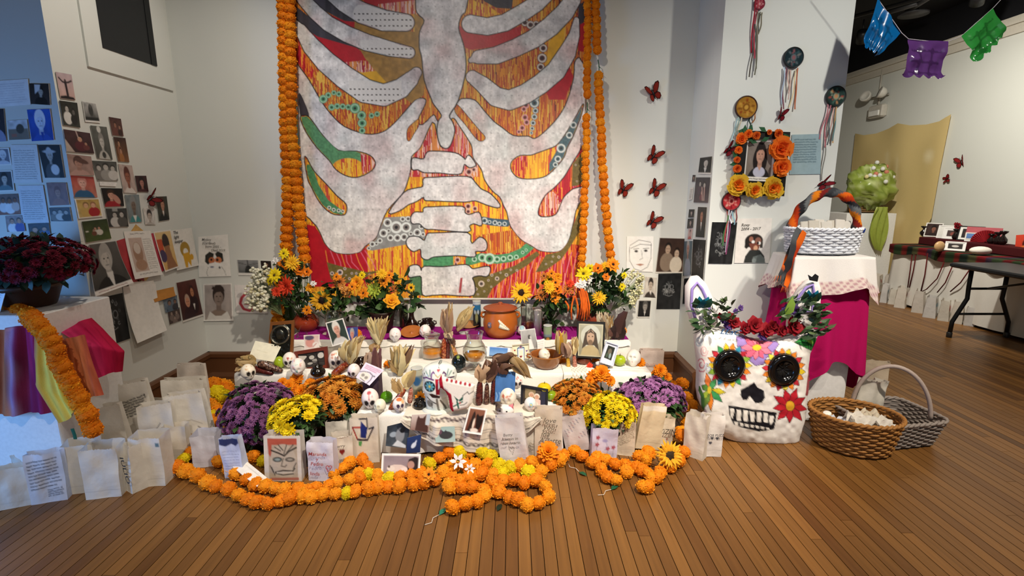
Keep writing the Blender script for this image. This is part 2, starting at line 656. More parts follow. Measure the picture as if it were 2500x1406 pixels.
for z0,z1,d in ((3.17,3.27,0.03),(3.27,3.31,0.06),(3.31,3.36,0.04)):
 mb.box((XF-d,0.0,z0),(XF,10.0,z1),'cfc8ba')
o=mb.build('trim_1','matte')
o['kind']='structure'
slab('wall_soffit',(XF-0.02,0.0,3.36),(XF,10.0,CEIL),M_BLACK)
q=[AX(205,20,XL),AX(398,-40,XL),AX(420,222,XL),AX(212,162,XL)]
y0,y1,zb=AX(212,162,XL).y,AX(420,222,XL).y,AX(420,222,XL).z
zb=(AX(212,162,XL).z+AX(420,222,XL).z)/2
mb=MB().box((XL,y0,zb),(XL+0.012,y1,CEIL),'dadbd4')
o=mb.build('trim_2',M_WALL)
o['kind']='structure'
ya,yb2=AX(250,115,XL+0.012).y,AX(382,163,XL+0.012).y
zc2=(AX(250,115,XL+0.012).z+AX(382,163,XL+0.012).z)/2
mb=MB().box((XL+0.008,ya,zc2),(XL+0.016,yb2,CEIL),'1a1b1d')
mb.box((XL+0.016,yb2-0.05,zc2),(XL+0.019,yb2,CEIL),'0d0e10')
o=mb.build('window_1','satin')
o['kind']='structure'
# ------------------------------------------------------------------ the rib-cage painting
def t4(*p):
 return [(680+x/3.7,y/3.7)+((r[0]/3.7,)if r else ())for x,y,*r in p]
def t5(*p):
 return [(1060+x/3.7,y/3.7)+((r[0]/3.7,)if r else ())for x,y,*r in p]
def t6(*p):
 return [(680+x/3.515,360+y/3.515)+((r[0]/3.515,)if r else ())for x,y,*r in p]
def t7(*p):
 return [(1060+x/3.516,360+y/3.516)+((r[0]/3.516,)if r else ())for x,y,*r in p]
def tv(*p):
 return [(900+x/4.395,640+y/4.395)for x,y in p]
def painting():
 Yc=YB-0.045
 xa,xb=AY(706,0,Yc).x,AY(1434,0,Yc).x
 zb,zt=AY(1000,727,Yc).z,2.98
 nu,nv=430,500
 xs=np.linspace(xa,xb,nu+1)
 zs=np.linspace(zt,zb,nv+1)
 GX,GZ=np.meshgrid(xs,zs)
 zc=Yc*CC+(H-GZ)*SS
 PX=1250+F*GX/zc
 PY=703+F*(-Yc*SS+(H-GZ)*CC)/zc
 p=Paint(PX,PY,'d4cfca',1.8)
 a=vnoise(PX/26,PY/26,1)
 b2=vnoise(PX/9,PY/9,2)
 c2=vnoise(PX/45,PY/60,3)
 d2=vnoise(PX/3.2,PY/14,7)
 e2=vnoise(PX/3.5,PY/3.5,8)
 bone=np.array(hx('e9e6e2'))+(np.array(hx('bdbcbc'))-np.array(hx('e9e6e2')))*(np.clip(a*1.6-0.6,0,1)*np.clip(1.15-(PY-150)/500.0,.35,1))[...,None]
 bone=bone+(np.array(hx('c79a98'))-bone)*(np.clip(c2*2.4-1.2,0,1)*0.55)[...,None]
 bone=bone+(np.array(hx('b9c4c0'))-bone)*(np.clip(vnoise(PX/40,PY/34,12)*2.4-1.4,0,1)*0.55)[...,None]
 bone*=(0.84+0.28*b2)[...,None]
 bone*=(0.9+0.2*d2)[...,None]
 bone*=(0.86+0.26*e2)[...,None]
 cal=(np.abs((PX/17.0)%1-0.5)<0.12)&(np.abs((PY/31.0)%1-0.5)<0.06)&(e2>0.3)
 bone=np.where(cal[...,None],bone*0.68,bone)
 p.c[:]=bone
 n1=vnoise(PX/3.0,PY/110,21)
 n2=vnoise(PX/7.0,PY/120,22)
 n3=vnoise(PX/1.8,PY/30,23)
 def drip(cols,k=n1,kk=n2):
  t=np.clip((k*0.6+kk*0.55-0.1),0,0.999)*len(cols)
  lut=np.array([hx(c)for c in cols])
  i=np.clip(t.astype(int),0,len(cols)-1)
  return lut[i]*(0.9+0.2*n3)[...,None]
 warm=drip(['8f2a2c','d9982e','c05a2a','d98a2c','b04a2f','e0b04a','c8703c','6a2a2c','d8962f'])
 yel=drip(['e9b02a','f2bf35','dd8a2b','f0b730','c8503a','efc04a','e2a02c'])
 redd=drip(['b81f2c','c0202e','e07a2a','a81c2a','c22a34','e8963a','b81f2c','d86a8a'])
 pink=drip(['c8525a','e0a09a','b8303a','d98a4a','e8c0b0','a8283a','e3a23c'])
 gold=np.array(hx('a67d3c'))*(0.75+0.5*vnoise(PX/8,PY/8,31))[...,None]
 red=np.array(hx('b51d2b'))*(0.9+0.2*b2)[...,None]
 dark=np.array(hx('3f3d45'))*(0.7+0.7*n2)[...,None]
 olive=np.array(hx('6f6234'))*(0.8+0.4*e2)[...,None]
 yellow=np.array(hx('dca62a'))*(0.85+0.3*b2)[...,None]
 greyp=np.array(hx('8f8f8c'))*(0.85+0.3*b2)[...,None]
 def sm(pts,k=3):
  n=len(pts)
  out=[]
  for i in range(n):
   p0,p1,p2,p3=(np.array(pts[(i+j)%n][:2])for j in (-1,0,1,2))
   for s in range(k):
    t=s/k
    out.append(tuple(0.5*(2*p1+(p2-p0)*t+(2*p0-5*p1+4*p2-p3)*t*t+(3*p1-p0-3*p2+p3)*t**3)))
  return out
 def zone(pts,c,ow=2.6):
  pts=sm(pts)
  d=sd_poly(PX,PY,pts)
  if ow:
   p.blend(d-ow,'1d1a1c')
  p.blend(d,c)
 def sub(pts,c,inside=None):
  d=sd_poly(PX,PY,pts)
  if inside is not None:
   d=np.maximum(d,inside)
  p.blend(d,c)
 def rib(pts):
  d=sd_line(PX,PY,pts,0)
  p.blend(d-2.3,'1d1a1c')
  p.blend(d,bone)
 def bonep(pts):
  pts=sm(pts)
  d=sd_poly(PX,PY,pts)
  p.blend(d-2.8,'1d1a1c')
  p.blend(d,bone)
 def rings(lst,ring,core,bg=None):
  for x,y,r in lst:
   if bg:
    p.blend(np.hypot(PX-x,PY-y)-r*1.15,bg)
   p.blend(np.hypot(PX-x,PY-y)-r,ring)
   p.blend(np.hypot(PX-x,PY-y)-r*0.62,core)
   p.blend(np.hypot(PX-x,PY-y)-r*0.28,'2a2a2a')
 UL=t4((60,-260),(1245,-260),(1255,110),(1320,185),(1280,290),(1275,430),(1300,520),(1320,720),(1380,880),(1475,1020),(1475,1060),(1440,1090),(1400,1030),(1300,1120),(1262,1085),(1322,960),(1335,900),(1290,880),(1230,900),(1140,1000),(1030,1120),(930,1190),(790,1205),(600,1140),(480,1030),(390,910),(280,720),(155,540),(120,400),(90,100))
 dUL=sd_poly(PX,PY,UL)
 zone(UL,warm)
 sub(t4((640,-260),(1300,-260),(1250,60),(900,80),(780,30)),red,dUL)
 sub(t4((900,40),(1250,0),(1250,130),(880,100)),pink,dUL)
 sub(t4((640,170),(1230,290),(1225,120),(1325,185),(1285,330),(1300,520),(1325,720),(1310,860),(1200,930),(960,760),(860,640),(730,450),(690,330)),gold,dUL)
 sub(t4((250,-40),(520,-60),(690,200),(600,195),(420,100)),dark,dUL)
 sub(t4((250,20),(420,110),(600,190),(690,200),(680,320),(400,150)),red,dUL)
 sub(t4((90,0),(250,130),(740,450),(500,410),(350,340),(150,230)),dark,dUL)
 sub(t4((170,210),(350,330),(700,430),(745,460),(800,560),(540,600),(340,460),(230,330)),red,dUL)
 sub(t4((520,570),(800,545),(870,640),(760,660),(640,640)),pink,dUL)
 sub(t4((600,620),(760,655),(880,640),(990,760),(860,800)),yellow,dUL)
 sub(t4((130,180),(200,420),(320,640),(300,720),(140,540)),redd,dUL)
 rings(t4((405,895,34),(450,860,24),(500,838,20),(545,850,22),(480,970,27),(530,960,24),(580,962,24),(630,968,24),(690,978,42),(750,1042,36),(755,1112,36),(755,1180,26),(840,1045,22),(890,1030,22)),'9fc7a4','4f8f66','4d8a5e')
 rib(t4((1150,205,75),(950,185,92),(760,120,92),(600,30,80),(430,-110,70)))
 rib(t4((1180,475,50),(1000,440,65),(800,385,72),(620,310,70),(450,215,66),(330,110,62),(230,0,55),(160,-90,50)))
 rib(t4((1245,655,45),(1190,720,68),(1100,800,85),(950,860,95),(780,820,105),(600,700,100),(430,560,92),(300,420,78),(200,270,50),(145,190,16)))
 UR=t5((290,-260),(1420,-260),(1420,600),(1345,560),(1310,515),(1265,560),(1255,700),(1200,900),(1120,1050),(1000,1180),(910,1245),(850,1225),(720,1220),(620,1150),(540,1090),(450,990),(370,900),(260,885),(215,912),(150,1015),(135,1035),(170,900),(255,760),(275,680),(280,540),(260,400),(215,250),(240,140),(290,60))
 dUR=sd_poly(PX,PY,UR)
 zone(UR,warm)
 sub(t5((280,-30),(500,60),(600,130),(360,170),(280,110)),yel,dUR)
 sub(t5((380,-200),(740,-200),(700,80),(560,70),(450,10)),dark,dUR)
 sub(t5((210,220),(300,280),(700,260),(790,230),(780,330),(560,420),(330,450),(260,420)),red,dUR)
 sub(t5((1040,380),(1180,200),(1170,380),(1080,560),(1000,600)),yellow,dUR)
 sub(t5((1210,560),(1260,700),(1180,900),(1040,900),(1000,800),(1100,700)),red,dUR)
 sub(t5((1300,120),(1400,60),(1400,480),(1300,460)),red,dUR)
 sub(t5((1300,40),(1400,0),(1400,180),(1300,230)),dark,dUR)
 rings(t5((820,205,30),(870,225,34),(920,218,26),(965,222,28),(1035,175,24),(985,435,34),(975,525,40),(962,605,32)),'d8cfc4','5a3238','4a3030')
 rings(t5((905,930,40),(925,880,22),(915,1000,24),(905,1055,24),(893,1110,22),(885,1160,18),(878,1200,14)),'cfd6d2','47626a','3d5a62')
 rings(t5((830,950,28),(810,985,24),(820,1060,28),(835,1105,26),(795,1155,26),(765,1190,18)),'d9a0a0','8a3a3a')
 rib(t5((330,215,78),(480,240,74),(640,205,74),(780,125,74),(930,30,70),(1060,-90,60)))
 rib(t5((330,545,18),(400,515,58),(560,500,74),(740,430,76),(900,350,80),(1050,240,85),(1180,110,80),(1250,0,70),(1280,-90,60)))
 rib(t5((345,695,55),(440,765,70),(560,875,84),(680,905,86),(820,850,85),(960,760,85),(1100,640,85),(1200,480,76),(1265,320,46),(1285,180,22)))
 zone([(994,338),(996,314),(1012,298),(1022,292),(1021,308),(1010,326),(1000,343)],warm,1.6)
 zone(t5((205,945),(300,1050),(400,1170),(460,1240),(430,1272),(380,1250),(280,1120),(190,1010)),warm,1.6)
 zone([(730,228),(745,257),(754,287),(742,308),(733,275)],dark,1.4)
 G5=[(749,284),(761,295),(788,332),(826,368),(869,370),(902,380),(915,397),(908,414),(879,430),(851,430),(822,414),(805,391),(775,360),(750,325),(738,300),(735,285)]
 zone(G5,yel)
 d5=sd_poly(PX,PY,G5)
 p.blend(np.maximum(d5,-(sd_ell(PX,PY,850,412,40,26))),np.array(hx('5a8f62'))*(0.8+0.5*e2)[...,None])
 sub([(880,372),(915,380),(915,420),(885,432)],pink,d5)
 G6=[(745,383),(765,417),(794,448),(822,479),(844,499),(844,519),(834,524),(808,519),(782,494),(762,457),(752,435)]
 zone(G6,yel)
 p.blend(np.maximum(sd_poly(PX,PY,G6),sd_line(PX,PY,[(755,410),(770,455),(795,495),(830,520)],9)),np.array(hx('4f8a5c'))*(0.8+0.5*e2)[...,None])
 rings([(804,507,4.5),(815,512,4.5),(827,514,4.5),(837,516,4)],'e8e8e2','5f7a6a')
 G7=[(1344,363),(1316,373),(1296,380),(1270,381),(1251,394),(1248,411),(1259,428),(1276,435),(1307,435),(1333,428),(1356,408),(1376,383),(1384,360),(1397,335),(1415,290),(1424,255),(1405,288),(1380,330),(1360,355)]
 zone(G7,yel)
 d7=sd_poly(PX,PY,G7)
 sub([(1240,370),(1290,370),(1280,440),(1240,430)],redd,d7)
 p.blend(np.maximum(d7,sd_line(PX,PY,[(1415,270),(1385,330),(1370,375),(1350,410)],13)),np.array(hx('47626a'))*(0.8+0.5*e2)[...,None])
 rings([(1370,362,11),(1362,388,8),(1356,402,6),(1390,330,8),(1400,305,8)],'cfd6d2','47626a')
 G8=[(1377,434),(1353,460),(1333,477),(1319,502),(1316,524),(1333,528),(1356,522),(1367,499),(1376,480),(1398,460),(1425,445),(1425,360),(1414,374),(1396,403)]
 zone(G8,redd)
 d8=sd_poly(PX,PY,G8)
 sub([(1398,400),(1430,360),(1430,450),(1396,455)],olive,d8)
 sub([(1330,470),(1350,468),(1375,490),(1350,530),(1310,530)],pink,d8)
 CF=[(1056,300),(1028,360),(1006,383),(1004,414),(993,454),(981,477),(947,514),(930,553),(919,582),(893,602),(879,617),(851,622),(822,619),(805,610),(791,593),(780,568),(764,545),(740,545),(740,760),(1450,760),(1450,480),(1413,503),(1401,545),(1390,587),(1370,613),(1344,617),(1316,613),(1293,599),(1270,585),(1245,553),(1236,519),(1228,502),(1219,482),(1202,468),(1182,440),(1174,414),(1154,386),(1151,360),(1141,340),(1118,305),(1107,290),(1100,300),(1090,350),(1075,360),(1066,330)]
 dC=sd_poly(PX,PY,CF)
 zone(CF,yel)
 sub([(1000,280),(1160,280),(1170,432),(1000,432)],pink,dC)
 sub([(740,545),(800,560),(893,600),(900,680),(880,700),(740,700)],red,dC)
 for k in range(9):
  p.blend(np.maximum(dC,sd_line(PX,PY,[(795+k*12,612),(800+k*13+6*sin(k),640),(806+k*14,662+5*cos(k*2))],0.9)),'e0718c' if k%3 else 'e8963a')
 sub([(1170,610),(1300,590),(1450,600),(1450,760),(1180,760)],redd,dC)
 for k in range(16):
  x0=1190+k*15
  p.blend(np.maximum(dC,sd_line(PX,PY,[(x0,735),(x0+8+4*sin(k*3),700),(x0+14,670-k),(x0+22+4*cos(k),640-k*2)],0.8)),'e88aa0')
 sub([(1160,575),(1260,560),(1290,610),(1190,620)],warm,dC)
 sub(t6((905,600),(1140,590),(1250,690),(1262,780),(1110,830),(800,885),(750,870),(840,780)),greyp,dC)
 rr=random.Random(4)
 rings(t6((935,645,36),(1010,685,52),(1095,685,44),(900,735,36),(960,775,28),(1020,775,32),(1078,768,32),(1190,730,34),(1065,615,22),(1112,612,22),(1135,740,18),(1225,680,22),(870,800,22),(805,830,24),(775,865,16),(840,825,16),(945,715,16),(1240,745,18)),'dfe4df','7d7672')
 sub(t6((415,985),(540,1020),(640,1040),(760,1070),(890,1050),(800,1090),(700,1140),(560,1170),(450,1130)),olive,dC)
 rings(t6((460,1080,16),(528,1072,26),(570,1040,12),(630,1080,10),(668,1080,10),(610,1125,12),(655,1120,8),(690,1120,6),(580,1095,6),(780,1090,8)),'e3cfc4','6f6a72')
 sub(t7((330,1110),(480,1090),(700,1010),(880,890),(905,920),(800,1010),(600,1130),(500,1210),(450,1300),(330,1300)),olive,dC)
 sub(t7((870,1070),(960,920),(1090,890),(1200,650),(1270,480),(1260,700),(1150,880),(1090,960),(950,1060)),olive,dC)
 rings(t7((405,1170,26),(540,1125,18),(495,1095,12),(620,1093,14),(658,1050,9),(710,1055,10),(360,1215,12),(465,1140,10),(490,1195,8),(570,1075,8),(430,1235,8),(375,1260,8),(1070,940,12),(1020,935,8),(960,1000,8),(1010,980,8),(1215,150,8),(1225,290,7)),'d8c8b4','7a6a62')
 p.blend(np.maximum(dC,sd_line(PX,PY,t7((300,975),(400,945),(540,960),(650,945),(760,900),(830,835)),11)),np.array(hx('4f8f60'))*(0.8+0.5*e2)[...,None])
 rings(t7((345,960,22),(412,945,34),(475,955,48),(540,960,26),(595,955,24),(652,945,24),(705,940,20),(760,900,14),(790,880,12)),'bcd8c0','4f8f60')
 p.blend(np.maximum(dC,sd_line(PX,PY,t7((420,625),(500,640),(620,650)),9)),np.array(hx('3f5866'))*(0.8+0.5*e2)[...,None])
 rings(t7((432,628,26),(475,640,16),(522,645,20),(560,655,18),(605,655,18)),'cfd6d2','47626a')
 rings(t7((298,210,30),(310,260,24),(340,190,20),(292,505,26),(292,550,22),(350,525,22),(200,965,24),(185,1000,14)),'d9b0a0','7a3a3a')
 p.blend(np.maximum(dC,sd_poly(PX,PY,t6((1240,950),(1500,925),(1500,1010),(1240,1040)))),np.array(hx('4f8f60'))*(0.8+0.5*e2)[...,None])
 p.blend(np.maximum(dC,sd_poly(PX,PY,t6((1120,1110),(1240,1100),(1240,1270),(1150,1270)))),np.array(hx('567f58'))*(0.8+0.4*e2)[...,None])
 bonep([(1016,-90),(1016,0),(1019,30),(1037,50),(1026,78),(1025,116),(1031,141),(1037,195),(1053,238),(1060,254),(1079,281),(1071,297),(1068,324),(1076,354),(1090,361),(1100,351),(1109,319),(1103,297),(1096,281),(1117,246),(1134,184),(1136,146),(1130,108),(1118,68),(1125,38),(1138,16),(1141,-90)])
 bonep([(1006,392),(1012,386),(1034,389),(1043,373),(1060,370),(1110,374),(1131,386),(1136,391),(1145,380),(1160,400),(1158,405),(1146,408),(1133,400),(1126,422),(1100,424),(1075,421),(1036,420),(1020,413),(1007,413)])
 bonep([(950,519),(987,471),(1012,461),(1033,456),(1035,437),(1060,434),(1140,432),(1160,447),(1174,462),(1197,474),(1219,499),(1214,506),(1188,499),(1160,489),(1134,492),(1060,489),(1038,488),(1034,480),(1016,491),(996,499),(976,513)])
 bonep([(1004,531),(1013,519),(1033,519),(1036,508),(1060,506),(1128,505),(1134,519),(1145,525),(1168,519),(1175,536),(1174,550),(1157,545),(1145,551),(1142,565),(1060,559),(1047,559),(1036,556),(1024,545),(1007,545)])
 bonep([(993,588),(1001,579),(1021,579),(1036,588),(1044,572),(1060,570),(1140,569),(1148,588),(1154,595),(1171,580),(1185,588),(1188,602),(1182,612),(1160,613),(1158,626),(1117,623),(1060,626),(1044,633),(1030,627),(1027,607),(1010,613),(996,602)])
 bonep(tv((425,70),(480,35),(540,45),(565,100),(600,50),(800,55),(1040,30),(1110,75),(1180,65),(1290,50),(1295,110),(1260,150),(1190,140),(1110,165),(1130,230),(1125,350),(950,355),(810,345),(690,350),(580,345),(570,160),(500,150),(435,155)))
 p.blend(sd_poly(PX,PY,tv((985,170),(1008,165),(1000,250),(990,330),(965,330),(975,240))),'a8474a')
 for (x0,y0,x1,y1,dR)in ((862,12,1010,78,t4((1150,205,75),(950,185,92),(760,120,92))),(872,98,1012,140,t4((1180,475,50),(1000,440,65),(800,385,72))),(852,196,980,252,t4((1100,800,85),(950,860,95),(780,820,105),(600,700,100)))):
  m=np.maximum(np.maximum(np.maximum(x0-PX,PX-x1),np.maximum(y0-PY,PY-y1)),sd_line(PX,PY,dR,0)+2)
  p.blend(m,'e6e3dc')
  dots=(np.abs((PX/10.5)%1-0.5)<0.22)&(np.abs((PY/14.0)%1-0.5)<0.14)&(PY>y0+12)
  p.blend(np.where(dots,m,9.0),'77736f')
 root=empty('rib_cage_painting',((xa+xb)/2,Yc,zb))
 tag(root,'large unframed painting of a human rib cage and spine in collage and dripped paint','painting')
 mb=MB()
 P=[[(x-(xa+xb)/2,0.006*(vnoise(np.array(x*3.0),np.array(z*1.5),3)-0.5),z-zb)for x in xs]for z in zs]
 mb.grid(P,p.c)
 mb.build('canvas','canvas',root)
 w2=(xb-xa)/2
 MB().box((-w2-0.004,0.004,-0.004),(w2+0.004,0.016,zt-zb),'e6e0d4').build('backing','matte',root)
 MB().box((-w2-0.004,-0.006,-0.012),(w2+0.004,0.02,-0.003),'d8d0c0').build('hem_bar','matte',root)
 for x in (-0.7,0.7):
  MB().box((x-0.02,0.016,0.05),(x+0.02,0.043,zt-zb-0.05),'a88a60').build('stretcher','matte',root)
painting()
# ------------------------------------------------------------------ photographs and papers on the walls
def dk(c,f):
 c=hx(c)
 return (c[0]*f,c[1]*f,c[2]*f)
def por(bg,hair,skin,cloth,fx=0.5,fy=0.38,s=1.0,long=0,bg2=None,bd=0,extra=()):
 L=[('g',bg,bg2 or bg),('n',0.18,6)]
 if long:
  L.append(('e',fx,fy+0.16*s,0.25*s,0.38*s,hair))
 L+=[('e',fx,fy+0.74*s,0.42*s,0.42*s,cloth),('r',fx-0.075*s,fy+0.1*s,fx+0.075*s,fy+0.36*s,dk(skin,0.75)),('e',fx,fy-0.04*s,0.185*s,0.25*s,hair),('e',fx,fy+0.035*s,0.14*s,0.2*s,skin),('e',fx+0.06*s,fy+0.06*s,0.06*s,0.14*s,dk(skin,0.8)),('e',fx-0.02*s,fy+0.04*s,0.09*s,0.16*s,skin),('p',[(fx-0.15*s,fy-0.02*s),(fx-0.12*s,fy-0.2*s),(fx+0.12*s,fy-0.2*s),(fx+0.15*s,fy-0.02*s),(fx+0.07*s,fy-0.1*s),(fx-0.06*s,fy-0.09*s)],hair),('e',fx-0.055*s,fy+0.01*s,0.022*s,0.014*s,'1c1614'),('e',fx+0.055*s,fy+0.01*s,0.022*s,0.014*s,'1c1614'),('e',fx,fy+0.07*s,0.016*s,0.03*s,dk(skin,0.7)),('e',fx,fy+0.135*s,0.05*s,0.013*s,dk(skin,0.45))]
 L+=list(extra)
 if bd:
  L.append(('b',bd,bd,bd,'f1efe9'))
 return L
def mini(x,y,s,hair,skin,cloth):
 return [('e',x,y+0.62*s,0.4*s,0.44*s,cloth),('e',x,y-0.04*s,0.2*s,0.26*s,hair),('e',x,y+0.04*s,0.15*s,0.2*s,skin),('e',x-0.06*s,y+0.01*s,0.025*s,0.02*s,'201815'),('e',x+0.06*s,y+0.01*s,0.025*s,0.02*s,'201815'),('e',x,y+0.13*s,0.05*s,0.015*s,dk(skin,0.5))]
def grp(bg,people,bg2=None,bd=0):
 L=[('g',bg,bg2 or bg),('n',0.22,7)]
 for q in people:
  L+=mini(*q)
 if bd:
  L.append(('b',bd,bd,bd,'f1efe9'))
 return L
def scribble(x0,y0,x1,y1,rows,col,seed=1,w=0.008,slope=0.0):
 r=random.Random(seed)
 L=[]
 for k in range(rows):
  y=y0+(y1-y0)*(k+0.5)/rows
  x=x0
  xe=x1-r.uniform(0,0.2)*(x1-x0)*(1 if k==rows-1 else 0.5)
  while x<xe:
   ln=r.uniform(0.05,0.16)
   L.append(('l',[(x,y+slope*x),(min(x+ln*0.5,xe),y+slope*x+r.uniform(-0.01,0.008)),(min(x+ln,xe),y+slope*(x+ln)+r.uniform(-0.006,0.006))],w,col))
   x+=ln+r.uniform(0.02,0.04)
 return L
def page(bg='dfe3ec',rows=16,ink='6a7080',seed=1):
 return [('g',bg,bg)]+scribble(0.1,0.12,0.9,0.92,rows,ink,seed,0.006)
def scratch(seed,skull=(0.5,0.45,0.3,0.34)):
 r=random.Random(seed)
 cx,cy,rx,ry=skull
 L=[('g','1c1d1e','232425'),('n',0.5,9)]
 for k in range(34):
  a=r.uniform(0,2*PI)
  t=r.uniform(0.2,1.0)
  x,y=cx+rx*t*cos(a),cy+ry*t*sin(a)
  q=r.uniform(0.02,0.06)
  L.append(('l',[(x+q*cos(b+a),y+q*sin(b*1.0+a))for b in (0,1.2,2.4,3.6,4.8)],0.006,r.choice(['6d6f70','8f9192','55585a','a5a7a6'])))
 for sx in (-0.4,0.4):
  L+=[('e',cx+sx*rx,cy-0.05,0.3*rx,0.26*ry,'777a7b'),('e',cx+sx*rx,cy-0.05,0.22*rx,0.2*ry,'1b1c1d')]
 L+=[('l',[(cx-0.5*rx,cy+0.7*ry),(cx,cy+0.82*ry),(cx+0.5*rx,cy+0.7*ry)],0.008,'8a8c8c'),('e',cx,cy+0.25*ry,0.05,0.05,'606263')]
 return L
BW,GR,DKK='c9c6c0','77746f','2c2a28'
SK,SKD,SKB='c99a80','8a5a40','bdb8b0'
def PB(*p):
 return [AY(x,y,YB)for x,y in p]
def PL(*p):
 return [AX(x,y,XL)for x,y in p]
def PF(*p):
 return [AY(x,y,YL)for x,y in p]
def PR(*p):
 return [AX(x,y,XR)for x,y in p]
def PRF(*p):
 return [AY(x,y,YRF)for x,y in p]
def PFR(*p):
 return [AX(x,y,XF)for x,y in p]
def curlb(a):
 return lambda u,v:a*v*v
